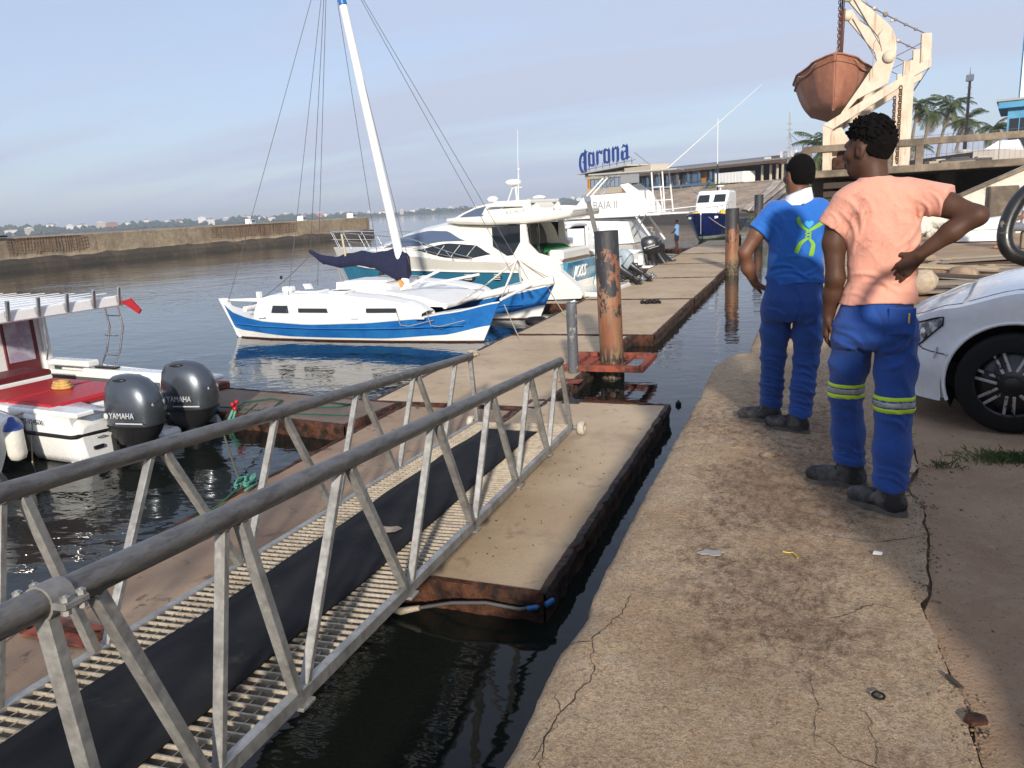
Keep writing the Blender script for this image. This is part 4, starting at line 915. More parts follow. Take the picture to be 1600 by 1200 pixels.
# ---- the cream motor yacht
def yacht():
    t = thing('motor_yacht', 'cream and teal motor yacht with tinted windows and open flybridge', 'yacht', (-6.75, 23.7, WL), PI-.10)
    L = 9.75
    half = [(0, 1.62), (1.5, 1.72), (4, 1.72), (6, 1.5), (7.6, 1.05), (8.8, .55), (9.5, .18), (9.75, .03)]
    sheer = [(0, 1.22), (1.5, 1.30), (3.4, 1.36), (5.3, 1.55), (7.4, 1.72), (9.75, 1.86)]
    rub = lambda x: interp([(0, .95), (3, 1.02), (5, 1.07), (7, 1.11), (9.75, 1.30)], x)
    mb, rows = hull_mesh(L, half, sheer, [.10, rub], rake=1.1, flare=.16, vee=.42, draft=-.5)
    mb.build('hull', [teal_hull, teal_hull, cream_gel], t)
    mb = MB()
    for sg in (1, -1):
        mb.tube([(r_[2][0], sg*(r_[2][1]+.015), r_[2][2]) for r_ in rows[:-1]], .028, 6)
    mb.build('rub_rail', cream_gel, t)
    mb = MB(); pts = [(r_[-1][0], r_[-1][1], r_[-1][2]) for r_ in rows]; N = len(pts)
    mb.add([(p[0], p[1], p[2]) for p in pts]+[(p[0], -p[1], p[2]) for p in pts], [(i, i+1, N+i+1, N+i) for i in range(N-1)], 0, True); mb.build('deck', cream_gel, t)
    # swept stern quarters and swim platform
    for sg in (1, -1):
        mb = MB(); P = [(1.5, 1.27), (.15, 1.15), (-.62, .50), (-.72, .30), (-.66, .20), (.3, .16), (2.2, .13), (1.2, .75)]
        mb.prism(P, (0, sg*1.52, 0), (1, 0, 0), (0, 0, 1), .34); mb.build('stern_quarter', cream_gel, t)
        mb = MB(); P = [(.2, .15), (-.45, .15), (-.3, -.1), (.4, -.1)]; mb.prism(P, (0, sg*1.5, 0), (1, 0, 0), (0, 0, 1), .3); mb.build('skeg', teal_hull, t)
    mb = MB(); mb.box((-.55, 0, .26), (1.3, 2.9, .16), bev=.05); mb.build('swim_platform', cream_gel, t)
    tr = MB(); tr.loft([[(.05, -1.36, .36), (.05, 1.36, .36), (-.16, 1.36, 1.22), (-.16, -1.36, 1.22)], [(.25, -1.36, .36), (.25, 1.36, .36), (.10, 1.36, 1.26), (.10, -1.36, 1.26)]], 0, True, False)
    tro = tr.build('transom', teal_hull, t)
    text_obj('lettering', 'JOSS', .56, mk('bright_letter', (.80, .80, .78), .4), tro, frame((-.105, .25, .86), (0, -1, 0), (-.2, 0, .86)), ext=.02, xs=.9)
    # cockpit side coamings (cream) sweeping up to the hardtop
    for sg in (1, -1):
        mb = MB(); P = [(2.3, 1.32), (-.05, 1.22), (.1, 1.36), (.75, 1.55), (1.05, 1.85), (1.12, 2.42), (1.3, 2.42), (1.32, 1.9), (1.6, 1.5), (2.3, 1.45)]
        mb.prism(P, (0, sg*1.48, 0), (1, 0, 0), (0, 0, 1), .08); mb.build('coaming', cream_gel, t)
    # superstructure as a shell
    wid = [(1.1, 1.46), (3, 1.5), (4.6, 1.42), (6, 1.16), (7, .85), (7.7, .5), (8.1, .2)]
    top = [(1.1, 2.52), (2.5, 2.62), (3.9, 2.66), (4.5, 2.60), (5.3, 2.48), (6, 2.32), (6.8, 2.06), (7.5, 1.86), (8.1, 1.74)]
    def base(s): return interp(sheer, s)-.02
    def shell_y(s, z):
        b, tp, w = base(s), interp(top, s), interp(wid, s); f = max(0., min(.999, (z-b)/(tp-b))); return w*(1-f**2.6)**(1/2.2)
    mb = MB(); NS = 44; NT_ = 12; rings = []
    for i in range(NS+1):
        s = 1.3+(8.1-1.3)*i/NS; b, tp, w = base(s), interp(top, s), interp(wid, s); rg = []
        for k in range(-NT_, NT_+1):
            th = (NT_-abs(k))/NT_*PI/2; f = math.sin(th)**.9; y = w*(max(0, 1-f**2.6))**(1/2.2); rg.append((s, math.copysign(y, k) if k else 0, b+(tp-b)*f))
        rings.append(rg)
    mb.loft(rings, 0, False, True, closed=False); mb.build('superstructure', cream_gel, t)
    def pane(name, s0, s1, lo, hi, mt, n=18, off=.012, sides=(1, -1)):
        for sg in sides:
            mb = MB()
            def fn(u, w):
                s = s0+(s1-s0)*u; a, b = interp(lo, s), interp(hi, s); z = a+(b-a)*w; return (s+.0, sg*(shell_y(s, z)+off), z+off*.6)
            mb.grid(fn, n, 8, flip=sg > 0); mb.build(name, mt, t)
    pane('window', 3.33, 6.85, [(3.33, 1.98), (4.2, 1.98), (5.2, 1.86), (6.85, 1.82)], [(3.33, 1.985), (4.14, 2.30), (4.9, 2.33), (5.9, 2.20), (6.85, 1.83)], blue_glass)
    pane('window', 2.38, 5.25, [(2.38, 1.54), (3.2, 1.42), (4.0, 1.46), (5.25, 1.72)], [(2.38, 1.545), (2.94, 1.84), (3.99, 1.92), (5.25, 1.73)], dark_glass)
    # windscreen mullions over the lower window
    for s_ in (3.0, 3.6, 4.2):
        mb = MB(); mb.tube([(s_+.25, shell_y(s_+.25, 1.50)+.02, 1.50), (s_-.1, shell_y(s_-.1, 1.86)+.02, 1.86)], .012, 5); mb.build('mullion', cream_gel, t)
    # aft bulkhead with dark sliding door
    mb = MB(); mb.box((1.75, 0, 1.85), (.06, 2.7, 1.25)); mb.build('saloon_door', dark_glass, t)
    mb = MB()
    for y in (-.7, 0, .7): mb.box((1.70, y, 1.85), (.03, .05, 1.25))
    mb.build('door_frame', chrome, t)
    for sg in (1, -1):
        mb = MB(); mb.prism([(1.13, 1.50), (1.72, 1.44), (2.28, 1.80), (2.28, 2.38), (1.13, 2.40)], (0, sg*1.50, 0), (1, 0, 0), (0, 0, 1), .03); mb.build('side_opening', dark_glass, t)
    mb = MB(); mb.box((1.0, 0, 1.24), (2.0, 2.9, .05)); mb.build('cockpit_floor', mk('teak', (.22, .13, .07), .7, var=.2), t)
    mb = MB(); mb.box((.35, 0, 1.42), (.5, 2.3, .36), bev=.08); mb.build('aft_seat', cream_gel, t)
    # flybridge deck with overhang, upper coaming and arch
    mb = MB(); rings = []
    for s, w, z0, z1 in ((-.30, 1.10, 2.70, 2.76), (-.22, 1.30, 2.58, 2.78), (.4, 1.44, 2.48, 2.80), (1.2, 1.48, 2.42, 2.74), (2.4, 1.46, 2.44, 2.72), (3.6, 1.30, 2.50, 2.72), (4.2, 1.0, 2.56, 2.70)):
        rings.append([(s, -w, z0+.05), (s, -w*.9, z0), (s, w*.9, z0), (s, w, z0+.05), (s, w, z1-.04), (s, w*.92, z1), (s, -w*.92, z1), (s, -w, z1-.04)])
    mb.loft(rings, 0, True, True); mb.build('flybridge_deck', cream_gel, t)
    for sg in (1, -1):
        mb = MB(); P = [(3.95, 2.62), (3.45, 2.85), (3.0, 3.0), (2.6, 3.08), (1.6, 3.14), (1.12, 3.04), (1.05, 2.82), (1.2, 2.74), (1.35, 2.95), (2.3, 2.99), (2.52, 2.98), (2.74, 2.76)]
        mb.prism(P, (0, sg*1.12, 0), (1, 0, 0), (0, 0, 1), .12); mb.build('arch_side', cream_gel, t)
        mb = MB(); P = [(3.78, 2.62), (3.42, 2.80), (3.0, 2.95), (2.62, 3.02), (2.84, 2.66)]; mb.prism(P, (0, sg*1.14, 0), (1, 0, 0), (0, 0, 1), .13); mb.build('fly_window', blue_glass, t)
        mb = MB(); P = [(2.7, 2.62), (.3, 2.70), (.25, 2.84), (1.0, 2.92), (2.5, 2.90)]; mb.prism(P, (0, sg*1.36, 0), (1, 0, 0), (0, 0, 1), .06); co = mb.build('fly_coaming', cream_gel, t)
        text_obj('lettering', 'AZIMUT', .15, mk('grey_lettering', (.25, .25, .27), .5) if 'grey_lettering' not in MATS else MATS['grey_lettering'], co, frame((1.5, sg*1.395, 2.79), (-sg, 0, .03), (0, 0, 1)), ext=.004, spacing=1.3)
    mb = MB(); mb.box((1.75, 0, 3.09), (1.3, 2.3, .10), bev=.04); mb.build('arch_top', cream_gel, t)
    mb = MB(); mb.box((2.0, .0, 2.86), (.6, 1.6, .28), bev=.08); mb.box((1.3, 0, 2.9), (.5, 1.4, .3), bev=.1); mb.build('fly_seats', cream_gel, t)
    mb = MB(); mb.lathe([(.02, 0), (.23, .02), (.27, .08), (.25, .15), (.15, .19), (.01, .20)], (2.2, 0, 3.62), 20); mb.build('radar_scanner', boat_white, t)
    mb = MB(); mb.tube([(2.1, 0, 3.1), (2.12, 0, 3.64)], .035, 8); mb.tube([(2.4, .1, 3.1), (2.2, 0, 3.64)], .018, 6); mb.tube([(1.9, 0, 3.55), (2.3, 0, 3.55)], .015, 6); mb.build('radar_mast', cream_gel, t)
    mb = MB(); mb.lathe([(.02, 0), (.17, .03), (.19, .12), (.12, .19), (.01, .20)], (2.75, .45, 3.12), 14); mb.build('satellite_dome', boat_white, t)
    mb = MB(); mb.lathe([(.02, 0), (.22, .02), (.22, .07), (.1, .11), (.01, .12)], (1.5, -.4, 3.16), 14); mb.build('satellite_dome', boat_white, t)
    mb = MB(); mb.tube([(1.95, .2, 3.1), (1.86, .2, 5.3)], [.014, .006], 5); mb.tube([(2.05, -.1, 3.5), (2.04, -.1, 4.1)], .012, 5); mb.ball((2.04, -.1, 4.12), .045, 8); mb.build('antenna', boat_white, t)
    # rails
    mb = MB(); top_r = []
    for i in range(15):
        s = 3.0+(L-.05-3.0)*i/14; top_r.append((s+.1*(i/14), interp(half, s)*.93, interp(sheer, s)+.12+.46*min(1, i/5)))
    full = top_r+[(9.95, 0, 2.45)]+[(p[0], -p[1], p[2]) for p in top_r[::-1]]
    mb.tube(full, .016, 6)
    mid = [(p[0], p[1], interp(sheer, min(p[0], L))+.06+.22*min(1, i/5)) for i, p in enumerate(top_r)]; mb.tube(mid, .010, 5); mb.tube([(p[0], -p[1], p[2]) for p in mid], .010, 5)
    for i in range(2, 15, 2):
        for sg in (1, -1):
            p = top_r[i]; mb.tube([(p[0], sg*p[1], p[2]), (p[0]-.32, sg*p[1]*1.0, interp(sheer, min(p[0]-.3, L)))], .013, 5)
    mb.build('bow_rail', chrome, t)
    for s, r_, q in ((7.0, .10, 1), (3.25, .16, 1.5), (2.2, .13, 1.1)):
        b = interp(half, s); z = .84 if s < 5 else .95; f = (z+.5)/(interp(sheer, s)+.5); y = b*(f**.42)*(1-.16*(1-f))
        mb = MB(); pts = [(math.cos(a)*r_*q, math.sin(a)*r_*.75) for a in [2*PI*k/20 for k in range(20)]]; mb.prism(pts, (s, y+.012, z), (1, 0, 0), (0, -.18, 1), .05); po = mb.build('porthole', dark_glass, t)
        if s < 5:
            for k in range(4): m2 = MB(); m2.box((s, y+.045, z-.07+.05*k), (r_*1.7, .02, .016)); m2.build('louvre', cream_gel, po)
    # mooring lines at the bow
    mb = MB(); mb.tube(sag((9.5, .2, 1.6), (8.2, 1.6, .0), .05), .013, 5); mb.tube(sag((9.5, .25, 1.55), (7.6, 1.7, .0), .08), .013, 5); mb.build('mooring_line', rope_mat, t)
yacht()

# ---- blue and white catamaran
def catamaran():
    t = thing('sailing_catamaran', 'blue and white sailing catamaran with raked white mast and navy sail cover', 'sailboat', (-14.35, 16.18, WL), R(-2.9))
    half = [(0, .05), (.5, .22), (1.6, .42), (3.4, .50), (5.2, .46), (6.8, .28), (7.6, .12), (8.0, .02)]
    sheer = [(0, .93), (.35, .72), (1.0, .58), (1.7, .50), (3, .45), (4.5, .49), (5.9, .58), (6.9, .72), (8.0, .92)]
    bot = lambda x: interp([(0, .28), (.6, .20), (2.3, .09), (5.1, .08), (6.8, .17), (8.0, .38)], x)
    top_line = lambda x: interp(sheer, x)-.03
    for j, y0 in enumerate((0, 3.45)):
        mb, rows = hull_mesh(8.0, half, sheer, [.035, bot, top_line], rake=.65, stern_rake=.45, double=True, flare=.22, vee=.5, n=36)
        h = mb.build('hull', [antifoul, white_paint, blue_hull, white_paint], t); h.location = (0, y0, 0)
        mb = MB(); pts = [r_[-1] for r_ in rows]; N = len(pts)
        mb.add([(p[0], p[1], p[2]) for p in pts]+[(p[0], -p[1], p[2]) for p in pts], [(i, i+1, N+i+1, N+i) for i in range(N-1)], 0, True); mb.build('deck', white_paint, h)
        mb = MB(); mb.prism([(-.12, 1.02), (.10, 1.02), (.62, .02), (.40, .0)], (0, 0, 0), (1, 0, 0), (0, 0, 1), .12); mb.build('stern_post', white_paint, h)
        # rubbing strake
        mb = MB()
        for sg in (1, -1): mb.tube([(x, sg*(interp(half, x)*.93+.01), .33+.1*(abs(x-3.6)/4)**2) for x in [.5+.35*i for i in range(20)]], .018, 5)
        mb.build('strake', blue_hull, h)
        # cabin with windows
        def cab(x): return interp([(1.25, .70), (1.35, 1.02), (1.95, 1.13), (3.5, 1.16), (4.8, 1.05), (5.86, .90), (6.1, .68)], x)
        mb = MB(); rings = []
        for i in range(25):
            x = 1.25+(6.15-1.25)*i/24; w = interp(half, x)*.93; z0 = interp(sheer, x)-.01; z1 = max(cab(x), z0+.03)
            rings.append([(x, -w, z0), (x, -w*.93, z1-.10*(z1-z0)), (x, -w*.80, z1), (x, 0, z1+.03), (x, w*.80, z1), (x, w*.93, z1-.10*(z1-z0)), (x, w, z0)])
        mb.loft(rings, 0, False, False, closed=False); mb.build('cabin', white_paint, h)
        for (x0, x1, a, b) in ((1.90, 2.45, .70, .88), (2.78, 3.66, .72, .82), (4.75, 5.57, .72, .82)):
            mb = MB()
            for sg in (-1,):
                def yy(x): return -(interp(half, x)*.93*.965+.022)
                xm = (x0+x1)/2; mb.prism([(x0-xm+(.06 if x0 < 2 else 0), b), (x0-xm, a), (x1-xm, a), (x1-xm-.03, b)], (xm, yy(xm)-.088, 0), (1, (yy(x1)-yy(x0))/(x1-x0), 0), (0, .12, 1), .02)
            mb.build('window', dark_glass, h)
        mb = MB(); mb.box((2.9, 0, 1.19), (.7, .45, .05), bev=.01); mb.box((3.8, 0, 1.17), (.5, .42, .05), bev=.01); mb.build('hatch', white_paint, h)
        mb = MB(); mb.box((2.9, 0, 1.22), (.5, .3, .012)); mb.box((3.8, 0, 1.20), (.34, .28, .012)); mb.build('hatch_glass', dark_glass, h)
        for x in (1.6, 4.4, 6.2): mb = MB(); mb.box((x, -.47 if j == 0 else .47, .60), (.22, .06, .05), bev=.01); mb.build('cleat', white_paint, h)
        if j == 0:
            mb = MB(); mb.tube([(.05, .0, .98), (1.35, -.25, .98)], .03, 8); mb.tube([(.05, 0, .98), (1.3, .2, .98)], .022, 8); mb.build('tiller_rail', white_paint, h)
            mb = MB(); mb.box((1.35, -.15, 1.1), (.10, .10, .2)); mb.box((2.1, .1, 1.23), (.3, .2, .14), bev=.03); mb.build('vent', white_paint, h)
    # bridge deck between the hulls, cockpit pod and crossbeams
    mb = MB(); mb.box((3.4, 1.72, .66), (3.8, 2.7, .12), bev=.02); mb.build('bridge_deck', white_paint, t)
    mb = MB(); mb.loft([[(2.75, 1.1, .7), (4.55, 1.1, .7), (4.55, 2.5, .7), (2.75, 2.5, .7)], [(2.80, 1.15, 1.28), (4.45, 1.15, 1.22), (4.45, 2.45, 1.22), (2.80, 2.45, 1.28)]], 0, True, False); mb.box((3.6, 1.8, 1.27), (1.3, 1.0, .06), bev=.01); mb.build('deckhouse', white_paint, t)
    mb = MB(); mb.prism([(4.5, .75), (6.2, .70), (6.2, .78), (5.6, .95), (4.5, 1.10)], (0, 1.75, 0), (1, 0, 0), (0, 0, 1), 2.2); mb.build('foredeck', white_paint, t)
    for x, z in ((1.1, .80), (6.85, .88)):
        mb = MB(); mb.tube([(x, -.45, z), (x, 3.9, z)], .07, 10); mb.build('crossbeam', white_paint, t)
    mb = MB(); mb.tube([(6.7, 1.0, .86), (8.6, 1.4, 1.20)], [.085, .075], 12); mb.tube([(8.55, 1.39, 1.19), (8.75, 1.43, 1.23)], .10, 12); mb.build('bowsprit', white_paint, t)
    mb = MB(); mb.tube([(8.0, .05, .95), (8.35, 1.7, 1.22), (8.0, 3.4, .95)], .035, 8); mb.build('bow_beam', white_paint, t)
    mb = MB(); mb.tube([(7.6, 1.2, 1.06), (7.75, 1.7, 1.75)], .03, 6); mb.tube([(7.6, 2.2, 1.0), (7.75, 1.7, 1.75)], .03, 6); mb.tube([(8.1, 1.7, 1.2), (7.75, 1.7, 1.75)], .03, 6); mb.tube([(7.75, 1.7, 1.72), (6.9, 1.75, 1.15)], .02, 6); mb.build('dolphin_striker', white_paint, t)
    mb = MB()
    for a, b in (((7.75, 1.7, 1.72), (8.0, 3.4, .97)), ((7.75, 1.7, 1.72), (8.0, .05, .97)), ((7.75, 1.7, 1.72), (8.75, 1.43, 1.25)), ((6.9, .0, .85), (7.75, 1.7, 1.7))): mb.tube(sag(a, b, .04), .012, 5)
    mb.build('lashing', rope_mat, t)
    # mast, boom and sail cover
    mbase, mtop = Vector((4.55, 1.75, 1.05)), Vector((3.16, 1.75, 9.6))
    mb = MB(); mb.tube([mbase, mbase.lerp(mtop, .5), mbase.lerp(mtop, .81)], [.115, .11, .10], 16); mast = mb.build('mast', white_paint, t)
    mb = MB(); mb.tube([mbase.lerp(mtop, .812), mtop], [.102, .08], 16); mb.build('mast_top', blue_hull, mast)
    mb = MB(); mb.tube([mbase+Vector((.14, 0, .6)), mtop], .008, 5); mb.tube([mbase+Vector((-.14, .02, .6)), mtop], .008, 5); mb.build('halyard', wire_mat, mast)
    mb = MB(); mb.tube([mbase-Vector((0, 0, .3)), mbase+Vector((0, 0, .1))], .16, 12); mb.build('mast_step', white_paint, mast)
    mb = MB(); rings = []
    crest = [(1.58, 2.12), (1.9, 1.98), (2.4, 1.90), (2.8, 1.98), (3.3, 2.04), (3.7, 1.98), (4.0, 2.02), (4.35, 2.10), (4.62, 1.95)]
    foot = [(1.58, 2.02), (2.0, 1.72), (2.6, 1.60), (3.1, 1.66), (3.6, 1.58), (4.0, 1.40), (4.3, 1.22), (4.5, 1.18), (4.66, 1.3)]
    for i in range(30):
        x = 1.58+(4.66-1.58)*i/29; a, b = interp(foot, x), interp(crest, x); w = .05+.13*min(1, (x-1.55)/1.2)+.02*math.sin(i*1.9)
        rings.append([(x+.015*math.sin(k*2+i), 1.75+w*math.sin(2*PI*k/14)*(.75+.25*math.cos(2*PI*k/14)), (a+b)/2-(b-a)/2*math.cos(2*PI*k/14)+.012*math.sin(i*1.3+k*1.7)) for k in range(14)])
    mb.loft(rings, 0, True, True); sc = mb.build('sail_cover', navy_cloth, t)
    mb = MB(); mb.ball((4.45, 1.62, 1.16), (.13, .08, .12), 8); mb.tube([(4.4, 1.6, 1.1), (4.5, 1.5, .9), (4.9, 1.3, .8), (5.0, 1.2, .78)], .03, 6); mb.build('lashing', mk('orange_line', (.50, .24, .07), .9), sc)
    # standing rigging
    for a in ((8.0, 1.7, 1.22), (7.75, 1.55, 1.2), (.25, -.1, .95), (.35, 3.5, .95), (2.4, -.45, .7), (2.4, 3.9, .7), (3.3, 3.9, .7)):
        mb = MB(); mb.tube([a, mtop-Vector((0, 0, .1))], .0075, 5); mb.build('stay', wire_mat, t)
    mb = MB(); mb.tube([(1.6, 1.75, 2.05), mtop], .008, 5); mb.tube(sag((1.62, 1.75, 2.0), (.6, .2, .75), .1), .010, 5); mb.build('topping_lift', wire_mat, t)
    mb = MB(); mb.box((1.18, .95, 1.45), (.06, .05, .09), bev=.01); mb.build('block', black_plastic, t)
    mb = MB(); mb.tube(sag((2.72, 1.7, 2.5), (2.78, 1.7, 1.9), 0), .03, 6); mb.build('topping_float', mk('buff_float', (.5, .42, .3), .8), t)
    for a, b in (((4.9, .9, 1.1), (5.7, 1.5, 1.5)), ((5.0, 1.6, 1.1), (6.6, 1.9, 1.35))): mb = MB(); mb.tube([a, b], .035, 8); mb.build('spare_spar', white_paint, t)
    # mooring lines to the jetty
    mb = MB(); mb.tube(sag((8.1, .0, .85), (9.3, -1.6, .05), .05), .012, 5); mb.tube(sag((7.8, 3.4, .9), (9.0, 2.0, .05), .05), .012, 5); mb.build('mooring_line', rope_mat, t)
    mb = MB()
    for x in (5.6, 6.4): mb.tube([(x, -.50, .75), (x+.1, -.52, .45), (x+.3, -.5, .42), (x+.9, -.40, .55)], .008, 5)
    mb.build('hull_line', rope_mat, t)
catamaran()

# ---- outboard motors
def outboard_parts(scale=1., cowl=None, text=True, tilt=0., leg=None):
    """returns an outboard: x points aft, origin at the clamp on the transom top"""
    cm = cowl; lm = leg or black_plastic
    t = bpy.data.objects.new('outboard_motor', None); COL.objects.link(t)
    mb = MB(); rings = []
    for (z, cx, lx, ly, e) in ((.02, .20, .20, .155, 2.6), (.10, .22, .28, .19, 2.8), (.22, .24, .34, .225, 3), (.36, .25, .355, .235, 3), (.50, .25, .345, .228, 2.8), (.60, .235, .315, .20, 2.6), (.67, .22, .26, .165, 2.4), (.71, .20, .18, .11, 2.2), (.725, .18, .07, .05, 2)):
        rg = []
        for k in range(28):
            a = 2*PI*k/28; c, s = math.cos(a), math.sin(a); q = (abs(c)**e+abs(s)**e)**(-1/e); rg.append((cx+lx*c*q+(-.05*max(0, z-.4) if c > 0 else 0), ly*s*q*(1-.12*max(0, c)), z))
        rings.append(rg)
    mb.loft(rings[2:], 0, True, True); co = mb.build('cowling', cm, t)
    mb = MB(); mb.loft(rings[:3], 0, True, True); lo = mb.build('lower_cowl', lm if cm is not MATS.get('pale_outboard_paint') else cm, t)
    mb = MB(); rg = rings[2]; mb.tube(rg+[rg[0]], .012, 5); mb.build('seam', black_rubber, co)
    for sg in (1, -1):
        mb = MB(); mb.ball((.20, sg*.13, .685), (.10, .045, .018), 10); mb.build('air_vent', black_plastic, co)
        if text:
            o = text_obj('lettering', 'YAMAHA', .085, MATS['decal_silver'], co, frame((.24, sg*.236, .34), (-sg, 0, .0), (0, sg*-.06, 1)), ext=.004)
            mb = MB(); mb.lathe([(.030, -.003), (.030, .003)], (.24+sg*.225, sg*.231, .34), 12, 0, Matrix.Rotation(R(90), 3, 'X')); mb.build('emblem', MATS['decal_silver'], co)
            mb = MB(); mb.box((.33, sg*.236, .265), (.38, .006, .012)); mb.build('stripe', MATS['decal_silver'], co)
    if text:
        text_obj('lettering', '4-STROKE', .05, MATS['decal_silver'], co, frame((.585, .0, .43), (0, 1, 0), (-.12, 0, 1)), ext=.004)
        mb = MB(); mb.lathe([(.035, -.003), (.035, .003)], (.45, 0, .66), 12, 0, Matrix.Rotation(R(35), 3, 'Y')); mb.build('emblem', MATS['decal_silver'], co)
    mb = MB(); rings = []
    for (z, cx, lx, ly) in ((.06, .20, .17, .12), (-.10, .19, .14, .095), (-.30, .19, .13, .065), (-.55, .19, .13, .045), (-.75, .19, .12, .035), (-.95, .17, .10, .03)):
        rings.append([(cx+lx*math.cos(a), ly*math.sin(a), z) for a in [2*PI*k/16 for k in range(16)]])
    mb.loft(rings, 0, True, True); lg = mb.build('leg', lm, t)
    mb = MB(); mb.prism([(-.02, -.55), (.42, -.55), (.44, -.57), (-.02, -.575)], (0, 0, 0), (1, 0, 0), (0, 0, 1), .26); mb.build('cavitation_plate', lm, t)
    mb = MB(); mb.ball((.16, 0, -.82), (.26, .055, .06), 12); mb.prism([(.02, -.85), (.2, -.85), (.16, -1.05), (.08, -1.05)], (0, 0, 0), (1, 0, 0), (0, 0, 1), .015); mb.build('gearcase', lm, t)
    mb = MB()
    for k in range(3):
        a = 2*PI*k/3; mb.solid(lambda u, w: (.42+.06*(u-.5)*(1 if w > .2 else .5), (.03+.15*w)*math.cos(a+(u-.5)*1.3), -.82+(.03+.15*w)*math.sin(a+(u-.5)*1.3)), 5, 4, (.008, 0, 0))
    mb.cyl((.36, 0, -.82), (.47, 0, -.82), .045, .03, 10); mb.build('propeller', chrome, t)
    mb = MB(); mb.box((-.03, 0, -.08), (.10, .26, .42), bev=.02); mb.box((.05, 0, -.28), (.14, .18, .22), bev=.02); mb.cyl((0, -.15, .05), (0, .15, .05), .03); mb.build('clamp_bracket', black_plastic, t)
    mb = MB(); mb.tube([(-.05, .14, .1), (-.2, .2, .22), (-.35, .15, .05), (-.3, .1, -.1)], .02, 6); mb.tube([(.0, -.12, .15), (-.15, -.18, .2), (-.32, -.1, .0)], .016, 6); mb.build('hose', black_rubber, t)
    return t
decal = mk('decal_silver', (.62, .63, .65), .35, .2, var=.03)
cowl_grey = NT('dark_pearl_cowl'); cowl_grey.set((.085, .098, .115), .32, .65); cowl_grey.b.inputs['Coat Weight'].default_value = .7; cowl_grey.b.inputs['Coat Roughness'].default_value = .08; cowl_grey = cowl_grey.mat
pale_cowl = mk('pale_outboard_paint', (.33, .40, .45), .35, var=.06, coat=.2); cowl_char = mk('charcoal_cowl', (.035, .037, .042), .3, .3, coat=.5)
ob0 = outboard_parts(cowl=cowl_grey)
def place_ob(src, loc, rz, label, s=1., tilt=0., first=[], group='grey outboards on the sterns'):
    o = src if src not in first else copy_tree(src)
    first.append(src); o.location = loc; o.rotation_euler = (0, -tilt, rz); o.scale = (s*.92, s*.92, s*1.1) if s > 1.15 else (s, s, s); tag(o, label, 'outboard motor', group); return o

